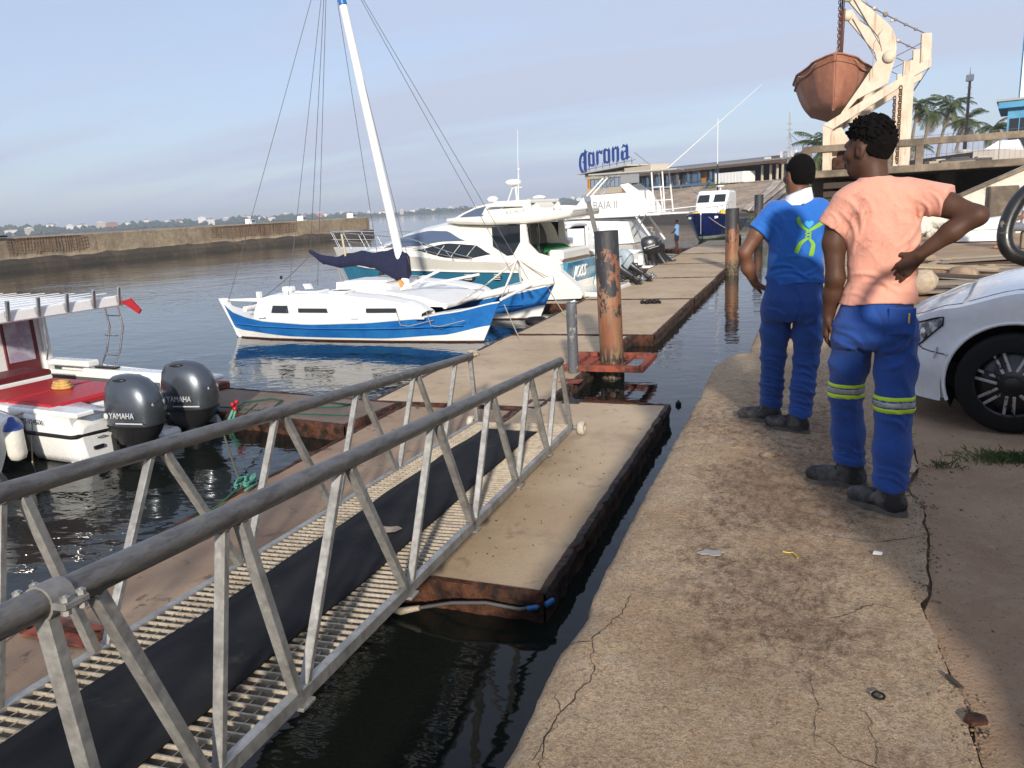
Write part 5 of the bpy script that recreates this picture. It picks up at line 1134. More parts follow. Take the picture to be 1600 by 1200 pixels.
# ---- white motor boat with red cushions
red_vinyl = mk('red_vinyl', (.42, .012, .018), .38, var=.08, bump=.15, bscale=6, bdist=.02)
dk_red = mk('dark_red_vinyl', (.12, .008, .012), .45, var=.1)
def motor_boat():
    t = thing('motor_boat', 'white motor boat with hardtop and red sun cushions at its stern', 'boat', (-8.50, 7.85, WL), PI-.11)
    L = 7.6; half = [(0, 1.16), (2, 1.22), (4.5, 1.18), (6.2, .8), (7.2, .3), (7.6, .03)]
    sheer = [(0, .66), (.4, .70), (2, .72), (5, .85), (7.6, 1.05)]
    mb, rows = hull_mesh(L, half, sheer, [.07, .36, .40], rake=.8, flare=.05, vee=.12, draft=-.4)
    mb.build('hull', [red_bottom, boat_white, black_rubber, boat_white], t)
    mb = MB()
    for sg in (1, -1): mb.tube([(r_[2][0], sg*(r_[2][1]+.015), r_[2][2]+.02) for r_ in rows[:-1]], .026, 6)
    mb.build('rub_rail', black_rubber, t)
    for sg in (1, -1): mb = MB(); mb.box((1.3, sg*1.06, .69), (3.0, .26, .07), bev=.02); mb.build('gunwale', boat_white, t)
    mb = MB(); mb.tube([(1.0, 1.225, .41), (.5, 1.215, .41), (.02, 1.185, .40), (-.04, 1.15, .40), (-.05, .9, .39), (-.05, .60, .37)], .026, 7); mb.build('quarter_rail', black_rubber, t)
    mb = MB(); mb.box((3.6, -1.02, .80), (2.0, .22, .10), bev=.02); mb.box((2.2, -.93, .50), (3.6, .05, .36)); mb.build('coaming', boat_white, t)
    mb = MB(); mb.box((2.4, -.90, .48), (3.0, .02, .22)); mb.build('side_pocket', mk('grey_vinyl', (.09, .095, .10), .6), t)
    mb = MB(); mb.box((1.2, .0, .28), (2.4, 1.9, .08)); mb.build('cockpit_floor', boat_white, t)
    # stern quarters either side of a low transom well
    mb = MB(); mb.loft([[(x, .62, .02), (x, w*.93, .02), (x, w*.97, .12), (x, w, .36), (x, w, z-.10), (x, w*.97, z-.03), (x, w*.92, z), (x, .66, z), (x, .62, z-.05)] for x, w, z in ((-.06, 1.06, .50), (-.03, 1.12, .58), (.05, 1.165, .63), (.25, 1.18, .68), (.5, 1.19, .71), (.9, 1.195, .715))], 0, True, True); mb.build('quarter', boat_white, t)
    mb = MB(); mb.box((-.075, .88, .20), (.03, .14, .05), bev=.008); mb.build('transom_fitting', black_plastic, t)
    mb = MB(); mb.tube([(-.07, .80, .33), (-.10, .80, .33), (-.10, .90, .33), (-.07, .90, .33)], .008, 6); mb.build('tow_eye', chrome, t)
    for y in (.0, -1.0): mb = MB(); mb.box((-.20, y, .12), (.38, .36, .18), bev=.05); mb.build('swim_step', boat_white, t)
    mb = MB(); mb.box((.1, 0, .25), (.22, 2.2, .5)); mb.build('transom', boat_white, t)
    mb = MB(); mb.box((1.35, .35, .46), (1.8, 1.25, .36), bev=.03); mb.build('engine_box', boat_white, t)
    for x, l_ in ((.98, .98), (1.96, .92)):
        mb = MB(); mb.box((x, .42, .70), (l_, 1.30, .10), bev=.035); mb.build('cushion', red_vinyl, t)
    mb = MB(); mb.box((3.0, .25, .80), (.7, 1.2, .10), bev=.03); mb.build('cushion', dk_red, t)
    mb = MB(); mb.box((3.05, .25, .55), (.8, 1.2, .42), bev=.02); mb.build('seat_box', boat_white, t)
    # wheelhouse
    mb = MB(); mb.box((3.7, .0, 1.05), (.08, 1.95, 1.35)); mb.box((5.2, 1.0, .95), (3.0, .06, .5)); mb.box((5.2, -1.0, .95), (3.0, .06, .5)); wh = mb.build('wheelhouse', boat_white, t)
    mb = MB(); mb.box((3.655, -.52, 1.18), (.03, .55, .95), bev=.01); dr = mb.build('doorway', dk_red, wh)
    mb = MB(); mb.box((3.635, -.50, 1.26), (.02, .42, .72)); mb.build('pane', mk('curtained_glass', (.34, .27, .36), .2, col2=(.5, .5, .55), scale=3), dr)
    mb = MB(); mb.box((3.655, .45, 1.25), (.03, .7, .7), bev=.01); mb.build('window', dark_glass, wh)
    mb = MB(); mb.tube([(3.58, -.86, .85), (3.5, -.86, 1.0), (3.5, -.86, 1.6), (3.58, -.86, 1.7)], .014, 6); mb.build('grab_rail', chrome, wh)
    for sg in (1, -1): mb = MB(); mb.box((3.7, sg*.93, 1.2), (.16, .12, 1.3)); mb.build('roof_post', boat_white, wh)
    # hardtop with rod holders along its aft edge
    mb = MB(); mb.solid(lambda u, w: (1.84+3.6*u, -1.18+2.36*w, 1.93-.05*abs(2*w-1)**2-.02*abs(2*u-1)**3), 12, 10, (0, 0, -.10)); rf = mb.build('hardtop', boat_white, t)
    mb = MB(); mb.box((1.82, 0, 1.83), (.06, 2.34, .17), bev=.02); mb.build('hardtop_edge', boat_white, rf)
    for k in range(6):
        y = -1.08+.43*k; mb = MB(); mb.cyl((1.79, y, 1.78), (1.73, y, 2.05), .030, seg=10); mb.box((1.79, y, 1.86), (.05, .08, .10), bev=.01); mb.build('rod_holder', chrome, rf)
    for k in range(8): mb = MB(); mb.box((2.1+.4*k, 0, 1.945), (.03, 2.2, .012)); mb.build('roof_rib', boat_white, rf)
    # side ladder on the far gunwale
    mb = MB()
    a = [(2.18, -1.1, 1.80), (2.2, -1.14, 1.4), (2.35, -1.12, 1.0), (2.5, -1.06, .72)]; b = [(1.86, -1.1, 1.80), (1.90, -1.16, 1.4), (2.05, -1.14, 1.0), (2.18, -1.06, .72)]
    mb.tube(a, .014, 6); mb.tube(b, .014, 6)
    for f in (.2, .5, .8): mb.tube([Vector(a[0]).lerp(Vector(a[-1]), f)+Vector((0, -.05, 0)), Vector(b[0]).lerp(Vector(b[-1]), f)+Vector((0, -.05, 0))], .012, 6)
    mb.build('ladder', chrome, t); mb = MB(); mb.box((2.3, -1.04, .745), (.5, .1, .03)); mb.build('ladder_foot', black_plastic, t)
    mb = MB(); mb.prism([(1.86, 1.80), (1.60, 1.86), (1.40, 1.68), (1.46, 1.62), (1.7, 1.74)], (0, -1.16, 0), (1, 0, 0), (0, 0, 1), .03); mb.build('flag', mk('red_cloth', (.35, .01, .02), .8), t)
    text_obj('lettering', 'MPT-1245-X', .10, mk('black_decal', (.02, .02, .02), .5), t, frame((.72, 1.225, .565), (-1, 0, 0), (0, .05, 1)), ext=.003)
    mb = MB(); mb.tube(sag((.75, 1.1, .72), (1.7, 1.5, .55), .05), .012, 5); mb.tube([(.75, 1.1, .74), (.74, 1.2, .5), (.78, 1.24, .2), (.82, 1.24, .0)], .010, 5); mb.build('stern_line', rope_mat, t)
motor_boat()
mb = MB()
for i in range(3):
    mb.tube([(.16*math.cos(a)*(1.0-.12*i), .10*math.sin(a)*(1-.12*i), .02+.035*i) for a in [2*PI*k/16 for k in range(17)]], .022, 7)
    mb.tube([(.09*math.cos(a), .05*math.sin(a), .02+.035*i) for a in [2*PI*k/12 for k in range(13)]], .02, 6)
o = mb.build('coiled_rope', mk('yellow_rope', (.52, .33, .10), .85, var=.3, bump=.5, bscale=90), loc=(-9.95, 7.72, WL+.752), rz=-.1); tag(o, 'small coil of yellow rope lying on the red cushion', 'rope')
place_ob(ob0, (-8.45, 7.30, WL+.15), .10, 'nearer of the two big dark grey outboards behind the red cushions', 1.18, 0)
place_ob(ob0, (-8.35, 8.16, WL+.15), .14, 'farther of the two big dark grey outboards behind the red cushions', 1.20, 0)

# fenders
fblue = mk('fender_blue', (.02, .06, .28), .5)
def fender(loc, label, rot=None, s=1.):
    t = thing('fender', label, 'fender', loc); mb = MB(); mb.lathe([(.02, .0), (.09, .03), (.115, .10), (.115, .42), (.09, .49), (.05, .53)], seg=16); mb.build('body', mk('fender_white', (.66, .64, .56), .5) if 'fender_white' not in MATS else MATS['fender_white'], t)
    mb = MB(); mb.lathe([(.118, .43), (.095, .50), (.055, .54), (.03, .60), (.01, .60)], seg=16); mb.build('end_cap', fblue, t)
    if rot: t.rotation_euler = rot
    t.scale = (s, s, s)
fender((-9.28, 6.42, WL+.14), 'upright white fender with blue cap hanging by the near side of the red cushioned boat', s=.95)
fender((-8.55, 8.85, WL+.16), 'white fender with blue end lying level beside the farther grey outboard', (0, R(78), R(-25)), .9)

# ---- stern of a small white boat at the left edge of the picture
def small_stern():
    t = thing('tender_boat', 'small white boat stern at the left edge beside the red cushioned boat', 'boat', (-9.55, 5.95, WL), PI-.05)
    half = [(0, .62), (1.5, .68), (2.6, .4), (3.2, .03)]; mb, rows = hull_mesh(3.2, half, [(0, .55), (2, .6), (3.2, .75)], [.06, .40], rake=.4, flare=.1, vee=.35, draft=-.25); mb.build('hull', [boat_white, boat_white, boat_white], t)
    mb = MB(); mb.tube([(.0, .62, .5), (.9, .66, .62), (2.4, .45, .66)], [.16, .19, .15], 14); mb.tube([(.0, -.62, .5), (.9, -.66, .62), (2.4, -.45, .66)], [.16, .19, .15], 14); mb.build('side_tube', boat_white, t)
small_stern()
white_ob = outboard_parts(cowl=boat_white, text=False, leg=boat_white)
place_ob(white_ob, (-9.45, 5.92, WL+.62), -.1, 'white outboard cut off by the left edge of the picture', .78)

# ---- boats farther down the jetty
def cruiser():
    t = thing('cabin_cruiser', 'white cabin cruiser with dark framed windscreen and blue canopy behind the yacht', 'boat', (-7.4, 29.4, WL), PI-.04)
    L = 9.5; half = [(0, 1.35), (3, 1.42), (6, 1.2), (8.4, .55), (9.5, .03)]; sheer = [(0, .78), (3, .9), (6, 1.1), (9.5, 1.4)]
    mb, rows = hull_mesh(L, half, sheer, [.08, .5], rake=.9, flare=.12, vee=.38, draft=-.4); mb.build('hull', [antifoul, boat_white, boat_white], t)
    mb = MB(); pts = [r_[-1] for r_ in rows]; N = len(pts); mb.add([(p[0], p[1], p[2]) for p in pts]+[(p[0], -p[1], p[2]) for p in pts], [(i, i+1, N+i+1, N+i) for i in range(N-1)], 0, True); mb.build('deck', boat_white, t)
    mb = MB(); mb.loft([[(3.2, -1.1, 1.0), (7.4, -.7, 1.15), (7.4, .7, 1.15), (3.2, 1.1, 1.0)], [(3.2, -1.05, 1.25), (6.6, -.7, 1.5), (6.6, .7, 1.5), (3.2, 1.05, 1.25)]], 0, True, False); mb.build('cabin', boat_white, t)
    mb = MB(); mb.solid(lambda u, w: (1.0+4.2*u, -1.15+2.3*w, 2.22-.08*(2*w-1)**2-.06*u), 8, 7, (0, 0, -.09)); mb.build('hardtop', boat_white, t)
    mb = MB(); mb.box((3.0, 1.12, 2.06), (3.8, .05, .20)); mb.box((3.0, -1.12, 2.06), (3.8, .05, .20)); mb.build('canopy_edge', navy_cloth, t)
    # raked windscreen: frame and panes
    for sg in (1, -1):
        mb = MB(); mb.prism([(5.9, 1.42), (5.0, 2.05), (3.95, 2.05), (4.5, 1.35)], (0, sg*1.0, 0), (1, 0, 0), (0, 0, 1), .03); mb.build('side_window', dark_glass, t)
        mb = MB()
        for a, b in (((5.95, sg*1.0, 1.38), (4.95, sg*1.0, 2.12)), ((4.5, sg*1.02, 1.3), (3.95, sg*1.02, 2.1)), ((5.95, sg*1.02, 1.40), (4.45, sg*1.02, 1.30))): mb.beam(a, b, .08, .08)
        mb.build('window_frame', boat_white, t)
    mb = MB(); mb.prism([(-.98, 0), (.98, 0), (.9, .9), (-.9, .9)], (5.95, 0, 1.42), (0, 1, 0), (-.8, 0, .6), .03); mb.build('windscreen', dark_glass, t)
    for x in (3.6, 3.1, 1.1):
        for sg in (1, -1): mb = MB(); mb.tube([(x, sg*1.1, .95), (x, sg*1.1, 2.15)], .025, 6); mb.build('stanchion', chrome, t)
    for x, w in ((3.55, .34), (2.85, .22)): mb = MB(); mb.solid(lambda u, z: (x+w*(u-.5)+.04*math.sin(z*5), 1.12+.04*math.sin(u*9), 1.0+1.05*z), 8, 6, (0, -.02, 0)); mb.build('rolled_curtain', navy_cloth, t)
    clear = NT('clear_vinyl'); clear.set((.55, .57, .58), .15); clear.b.inputs['Alpha'].default_value = .55
    mb = MB(); mb.grid(lambda u, w: (1.1+1.55*u, 1.12+.015*math.sin(u*14), 1.35+.65*w), 12, 3); mb.build('clear_curtain', clear.mat, t)
    mb = MB(); mb.box((1.3, 1.05, 1.0), (2.6, .1, .5)); mb.build('coaming', boat_white, t)
    mb = MB(); mb.tube([(1.2, .9, 2.25), (1.2, .9, 2.42), (4.6, .9, 2.36), (4.6, .9, 2.2)], .018, 6); mb.build('roof_rail', chrome, t)
cruiser()
mb = MB(); mb.grid(lambda u, w: (-.95+1.9*u, -.4+.8*w, .30*math.sin(PI*u)**.6*math.sin(PI*w)**.6+.05*fbm(u*3, w*3, 2, 3, 77)), 22, 12)
o = mb.build('green_net', mk('green_netting', (.012, .17, .06), .9, var=.35, scale=12, bump=.8, bscale=60, bdist=.03), loc=(-8.15, 25.35, -.02), rz=.05); tag(o, 'heap of green netting on the stern behind the yacht', 'net')
for i, (x, y, z, lab, s, tl) in enumerate(((-5.95, 25.4, -.82, 'nearer of the two tilted pale grey outboards behind the rusty pile', .95, .95), (-5.80, 26.4, -.82, 'farther of the two tilted pale grey outboards behind the rusty pile', .95, .95))):
    if i == 0: ob1 = outboard_parts(cowl=pale_cowl, text=False)
    place_ob(ob1, (x, y, z), -.15, lab, s, tl)
def skiff():
    t = thing('open_skiff', 'low white open boat carrying the tilted pale outboards', 'boat', (-6.15, 25.9, WL), PI-.06)
    mb, rows = hull_mesh(5.5, [(0, .85), (3, .95), (4.8, .5), (5.5, .03)], [(0, .5), (3, .6), (5.5, .9)], [.06, .34], rake=.6, flare=.12, vee=.38, draft=-.3); mb.build('hull', [antifoul, boat_white, boat_white], t)
    mb = MB(); mb.box((2.2, 0, .30), (4, 1.5, .06)); mb.build('floor', boat_white, t); mb = MB(); mb.box((.12, 0, .4), (.18, 1.6, .24), bev=.02); mb.build('transom', boat_white, t)
    mb = MB(); mb.box((1.4, 0, .46), (.4, 1.5, .08), bev=.01); mb.build('thwart', white_paint, t)
skiff()
mb = MB(); mb.grid(lambda u, w: (-.25+.5*u, -.18+.36*w, .14*math.sin(PI*u)*math.sin(PI*w)*(1+.3*math.sin(u*17+w*9))), 14, 10); o = mb.build('yellow_cloth', mk('yellow_cloth', (.5, .34, .04), .9, var=.2), loc=(-6.25, 25.0, -1.25)); tag(o, 'crumpled yellow cloth on the jetty by the tilted outboards', 'cloth')
mb = MB()
for k in range(5): mb.tube([(random.uniform(-.2, .2), random.uniform(-.12, .12), .03+.05*k) if j else (-.2+.1*k, -.1, .05) for j in range(5)], .03, 6)
o = mb.build('orange_lines', mk('orange_lines', (.62, .10, .03), .85), loc=(-6.85, 22.6, -1.05)); tag(o, 'tangle of orange line on the yacht\'s swim platform', 'rope')

def sportfisher():
    t = thing('sportfishing_boat', 'white sportfishing boat with flybridge panel reading BAIA II and tall outriggers', 'boat', (-5.0, 37.6, WL), PI-.03)
    L = 10.4; half = [(0, 1.7), (3, 1.85), (7, 1.6), (9.2, .7), (10.4, .04)]; sheer = [(0, .95), (3, 1.05), (6, 1.6), (10.4, 2.0)]
    mb, rows = hull_mesh(L, half, sheer, [.08, .6], rake=1.2, flare=.2, vee=.4, draft=-.5); mb.build('hull', [antifoul, boat_white, boat_white], t, (2.65, 0, 0))
    mb = MB(); pts = [r_[-1] for r_ in rows]; N = len(pts); mb.add([(p[0], p[1], p[2]) for p in pts]+[(p[0], -p[1], p[2]) for p in pts], [(i, i+1, N+i+1, N+i) for i in range(N-1)], 0, True); mb.build('deck', boat_white, t, (2.65, 0, 0))
    mb = MB(); mb.loft([[(2.6, -1.5, 1.0), (7.6, -1.1, 1.6), (7.6, 1.1, 1.6), (2.6, 1.5, 1.0)], [(2.9, -1.35, 2.0), (6.3, -1.0, 2.2), (6.3, 1.0, 2.2), (2.9, 1.35, 2.0)]], 0, True, False); mb.build('cabin', boat_white, t)
    for sg in (1, -1): mb = MB(); mb.prism([(3.2, 1.45), (3.2, 1.85), (6.0, 2.02), (6.7, 1.75)], (0, sg*1.36, 0), (1, -.06*sg, 0), (0, -.1*sg, 1), .04); mb.build('window', mk('brown_cabin_window', (.16, .12, .08), .2) if sg > 0 else MATS['brown_cabin_window'], t)  # cabin side panes share one brown tint
    # flybridge: side panels like a trapezium, name on them
    for sg in (1, -1):
        mb = MB(); mb.prism([(2.0, 2.30), (6.0, 2.30), (5.0, 3.28), (3.0, 3.32)], (0, sg*1.25, 0), (1, 0, 0), (0, 0, 1), .10); p = mb.build('flybridge_side', boat_white, t)
        text_obj('lettering', 'BAIA II' if sg > 0 else 'BAIA II', .52, MATS['grey_lettering'], p, frame((4.0, sg*1.31, 2.80), (-sg, 0, 0), (0, 0, 1)), ext=.01, xs=.8)
    mb = MB(); mb.box((4.0, 0, 2.28), (5.2, 2.7, .12), bev=.03); mb.build('flybridge_floor', boat_white, t); mb = MB(); mb.box((1.2, 0, 2.28), (2.2, 2.6, .07), bev=.02); mb.build('aft_overhang', boat_white, t)
    for sg in (1, -1):
        mb = MB(); mb.prism([(2.3, 3.3), (2.9, 3.75), (3.3, 3.7), (2.2, 2.34), (1.7, 2.34)], (0, sg*1.15, 0), (1, 0, 0), (0, 0, 1), .06); mb.build('seat_wing', boat_white, t)
        mb = MB(); mb.beam((1.7, sg*1.2, 1.0), (2.6, sg*1.2, 2.3), .14, .08); mb.build('ladder_brace', boat_white, t)
    # tower legs and top
    for sg in (1, -1):
        for a, c in (((5.9, 1.1, 2.4), (4.2, .55, 4.15)), ((5.6, 1.1, 2.4), (4.0, .55, 4.15)), ((1.75, 1.0, 2.35), (1.90, .8, 4.3)), ((1.25, 1.0, 2.35), (1.40, .8, 4.3))):
            mb = MB(); mb.tube([(a[0], sg*a[1], a[2]), (c[0], sg*c[1], c[2])], .037, 7); mb.build('tower_leg', boat_white, t)
        for z in (2.9, 3.5): mb = MB(); mb.tube([(1.3, sg*.95, z), (1.82, sg*.95, z)], .025, 6); mb.build('tower_rung', boat_white, t)
    mb = MB(); mb.box((2.8, 0, 4.25), (4.2, 1.9, .07), bev=.02); mb.build('tower_top', mk('grey_canvas', (.40, .40, .38), .8), t)
    mb = MB(); mb.box((2.9, .9, 3.95), (.9, .05, .42), bev=.02); mb.build('tower_box', mk('grey_box', (.22, .23, .24), .6), t)
    for a, b in (((1.1, 1.0, 4.3), (-3.0, 1.6, 7.4)), ((2.2, -1.2, 2.4), (-1.4, -2.4, 2.62)), ((2.0, 1.3, 2.4), (-1.2, 1.9, 2.6))): mb = MB(); mb.tube([a, b], [.03, .012], 6); mb.build('outrigger', boat_white, t)
    mb = MB()
    for a, b in (((.5, 1.3, 1.0), (-.3, 1.35, 2.3)), ((.2, 1.3, 1.0), (-.6, 1.35, 2.3))): mb.tube([a, b], .03, 6)
    mb.build('stern_brace', chrome, t, (2.65, 0, 0))
    for sg in (1, -1): mb = MB(); mb.box((1.2, sg*1.5, 1.25), (2.2, .08, .5), bev=.02); mb.build('cockpit_side', boat_white, t, (2.65, 0, 0))
    mb = MB(); mb.tube([(1.6, 1.62, .9), (1.6, 1.62, 1.9), (2.1, 1.62, 1.9), (2.1, 1.62, .9)], .018, 6)
    for z in (1.1, 1.35, 1.6): mb.tube([(1.6, 1.62, z), (2.1, 1.62, z)], .014, 6)
    mb.build('side_ladder', chrome, t, (2.65, 0, 0))
    mb = MB(); mb.tube(sag((.0, 1.2, .9), (-2.0, -2.5, .15), .2), .02, 5); mb.build('mooring_line', rope_mat, t, (2.65, 0, 0))
sportfisher()
def centre_console():
    t = thing('console_boat', 'white open fishing boat with black outboards, between the cruiser and the sportfisher', 'boat', (-6.5, 33.8, WL), PI-.05)
    mb, rows = hull_mesh(7, [(0, 1.15), (4, 1.2), (6, .7), (7, .03)], [(0, .75), (4, .85), (7, 1.2)], [.08, .45], rake=.8, flare=.15, vee=.38, draft=-.35); mb.build('hull', [antifoul, boat_white, boat_white], t)
    mb = MB(); mb.box((2.5, 0, .4), (5, 2.1, .08)); mb.build('floor', boat_white, t); mb = MB(); mb.box((.12, 0, .5), (.2, 2.2, .5), bev=.02); mb.build('transom', boat_white, t)
    mb = MB(); mb.box((-.3, 0, .15), (.7, 2.2, .14), bev=.03); mb.build('motor_bracket', boat_white, t)
    mb = MB(); mb.box((3, 0, 1.1), (.7, .9, 1.3), bev=.06); mb.build('console', boat_white, t)
centre_console()
ob2 = outboard_parts(cowl=cowl_char, text=True)
place_ob(ob2, (-6.45, 33.0, WL+.60), .25, 'nearest of the three black outboards on the open fishing boat', 1.12, .25)
place_ob(ob2, (-6.30, 33.8, WL+.50), -.1, 'middle of the three black outboards on the open fishing boat', 1.12, .55)
place_ob(ob2, (-6.25, 34.6, WL+.40), .35, 'farthest of the three black outboards on the open fishing boat', 1.1, .8)
def moored_transom():
    t = thing('workboat', 'cream and white boat stern beside the standing person in blue', 'boat', (-7.9, 41.6, WL), PI)
    mb, rows = hull_mesh(8, [(0, 1.3), (5, 1.4), (7, .8), (8, .03)], [(0, 1.2), (4, 1.3), (8, 1.7)], [.08, .5], rake=.8, flare=.1, vee=.3, draft=-.35); mb.build('hull', [antifoul, boat_white, boat_white], t)
    mb = MB(); mb.box((1.6, 0, 1.25), (3, 2.5, .5), bev=.04); mb.build('cockpit', mk('cream_paint', (.62, .50, .34), .6), t); mb = MB(); mb.box((.02, 0, .9), (.1, 2.3, .7)); mb.build('transom', boat_white, t)
moored_transom()

# ---- navy patrol boat seen bow on
def patrol_boat():
    t = thing('patrol_boat', 'navy hulled boat with white wheelhouse moored bow towards the camera', 'boat', (-5.7, 60.5, WL), R(-97)); t.scale = (.8, .8, .8)
    L = 10; half = [(0, 1.9), (5, 2.0), (8, 1.75), (9.3, 1.1), (9.85, .5), (10, .06)]; sheer = [(0, 1.6), (5, 1.75), (10, 2.35)]
    mb, rows = hull_mesh(L, half, sheer, [.28, .5], rake=1.0, flare=.22, vee=.45, draft=-.6); mb.build('hull', [mk('green_boot', (.05, .09, .05), .6), mk('grey_boot', (.30, .33, .27), .6), navy_hull], t)
    mb = MB(); pts = [r_[-1] for r_ in rows]; N = len(pts); mb.add([(p[0], p[1], p[2]-.1) for p in pts]+[(p[0], -p[1], p[2]-.1) for p in pts], [(i, i+1, N+i+1, N+i) for i in range(N-1)], 0, True); mb.build('deck', boat_white, t)
    mb = MB()
    for sg in (1, -1): mb.tube([(r_[-1][0], sg*r_[-1][1], r_[-1][2]) for r_ in rows], .06, 6)
    mb.build('bulwark_rail', navy_hull, t)
    mb = MB(); rings = []
    for x, w, z in ((3.2, 1.45, 4.1), (5.6, 1.42, 4.15), (6.5, 1.35, 3.2), (6.9, 1.32, 1.9)): rings.append([(x, -w, 1.7), (x, -w*.96, z-.15), (x, -w*.85, z), (x, w*.85, z), (x, w*.96, z-.15), (x, w, 1.7)])
    mb.loft(rings, 0, True, False); mb.build('wheelhouse', boat_white, t)
    for y in (-.68, .68): mb = MB(); mb.prism([(-.5, -.45), (.5, -.45), (.46, .40), (-.46, .40)], (6.20, y, 3.52), (0, 1, 0), (-.68, 0, .73), .05); mb.build('window', dark_glass, t)
    mb = MB(); mb.cyl((6.25, 0, 3.1), (5.7, 0, 4.1), .05); mb.build('window_post', boat_white, t)
    mb = MB(); mb.lathe([(.02, 0), (.35, .03), (.35, .10), (.05, .16)], (4.8, .4, 4.45), 14); mb.cyl((4.8, .4, 4.15), (4.8, .4, 4.46), .06); mb.build('radar', boat_white, t)
    mb = MB(); mb.box((4.6, -.8, 4.6), (.6, .7, .04), Matrix.Rotation(R(60), 3, 'X')); mb.box((5.4, -1.2, 3.9), (.7, 1.2, .05), Matrix.Rotation(R(-25), 3, 'X')); mb.build('solar_panel', mk('solar_cells', (.06, .07, .13), .25), t)
    mb = MB(); mb.tube([(4.2, 0, 4.1), (4.2, 0, 6.4)], .06, 8); mb.tube([(4.2, 0, 6.4), (4.15, 0, 10.0)], .03, 6); mb.build('mast', black_plastic, t)
    mb = MB(); mb.tube([(4.2, 0, 6.4), (4.15, 0, 10.2)], .035, 6); mb.build('whip', boat_white, t)
    for y in (-1.15, 1.15): mb = MB(); mb.lathe([(.05, 0), (.26, .02), (.28, .3), (.28, .62), (.2, .68), (.02, .7)], (7.2, y, 1.85), 14); mb.build('yellow_drum', mk('yellow_plastic', (.72, .50, .02), .5) if 'yellow_plastic' not in MATS else MATS['yellow_plastic'], t)
    mb = MB(); rail = [(7.0+.3*i, 1.6*(1-((i)/10)**2.2), 3.0-.02*i) for i in range(10)]; mb.tube(rail, .025, 6); mb.tube([(p[0], -p[1], p[2]) for p in rail], .025, 6)
    for p in rail[::2]:
        for sg in (1, -1): mb.tube([(p[0], sg*p[1], p[2]), (p[0], sg*p[1], 2.0)], .02, 6)
    mb.build('foredeck_rail', chrome, t)
    mb = MB(); mb.box((9.95, 0, 1.5), (.06, .05, 1.6)); mb.build('stem_band', mk('pale_stem', (.35, .38, .45), .5), t)
    for sg in (1, -1): mb = MB(); mb.prism([(0, 0), (.3, .05), (.3, .2), (0, .2)], (9.35, sg*.98, 1.9), (-.5, sg*.8, 0), (0, 0, 1), .03); mb.build('fairlead', white_paint, t)
    mb = MB(); mb.tube(sag((9.6, .5, 2.1), (10.5, 3.5, .6), .2), .025, 5); mb.build('mooring_line', rope_mat, t)
patrol_boat()
mb = MB(); mb.lathe([(.16, -.08), (.26, -.10), (.32, -.05), (.32, .05), (.26, .10), (.16, .08), (.16, -.08)], seg=20, rot=Matrix.Rotation(R(90), 3, 'Y'), caps=False)
o = mb.build('tyre_fender', black_rubber, loc=(-3.55, 44.0, -.9)); tag(o, 'old black tyre hanging by the far black pile', 'tyre')
mb = MB(); mb.lathe([(.12, -.07), (.22, -.09), (.28, -.04), (.28, .04), (.22, .09), (.12, .07), (.12, -.07)], seg=20, caps=False)
o = mb.build('tyre_fender', black_rubber, loc=(-6.35, 18.1, -1.30), rz=.2); tag(o, 'black tyre lying at the waterline under the catamaran\'s bows', 'tyre')
# raised passerelle behind the near pile
def passerelle():
    t = thing('raised_gangplank', 'raised grey gangplank standing at a slant behind the near pile', 'gangplank', (-5.9, 23.0, -.4))
    a, b = Vector((.25, 0, -.6)), Vector((-.42, .35, 1.95)); m = a.lerp(b, .45)
    mb = MB(); mb.beam(m, b, .18, .05, bev=.01); mb.build('plank', mk('grey_teak', (.17, .165, .155), .8, var=.25), t); mb = MB(); mb.tube([a, m+(b-a)*.08], .05, 10); mb.build('pole', white_paint, t)
    mb = MB(); mb.beam(m+Vector((.02, -.05, .0)), m+Vector((.35, -.05, -.7)), .05, .04); mb.box(m, (.22, .2, .10)); mb.beam(b-Vector((0, .04, 0)), b+(b-m)*.12, .2, .05); mb.build('hinge', chrome, t)
passerelle()
# distant boats showing over the breakwater
def distant_boat(x, y, label):
    t = thing('distant_boat', label, 'boat', (x, y, WL), R(100)); mb, rows = hull_mesh(9, [(0, 1.5), (5, 1.6), (9, .05)], [(0, 1.3), (9, 1.9)], [.1, .5], rake=.8, draft=-.4, n=8); mb.build('hull', [antifoul, boat_white, boat_white], t)
    mb = MB(); mb.loft([[(2, -1.2, 1.3), (6.5, -.9, 1.4), (6.5, .9, 1.4), (2, 1.2, 1.3)], [(2.2, -1.1, 4.2), (5, -.9, 4.0), (5, .9, 4.0), (2.2, 1.1, 4.2)]], 0, True, False); mb.build('cabin', boat_white, t)
    mb = MB(); mb.box((3.5, 1.06, 3.4), (2.2, .08, .5)); mb.box((3.5, -1.06, 3.4), (2.2, .08, .5)); mb.build('window', dark_glass, t)
distant_boat(-178, 216, 'white cabin boat showing over the middle of the breakwater'); distant_boat(-162, 223, 'pale cabin boat over the breakwater, just right of its middle'); distant_boat(-146, 229, 'small white cabin boat over the end of the breakwater')
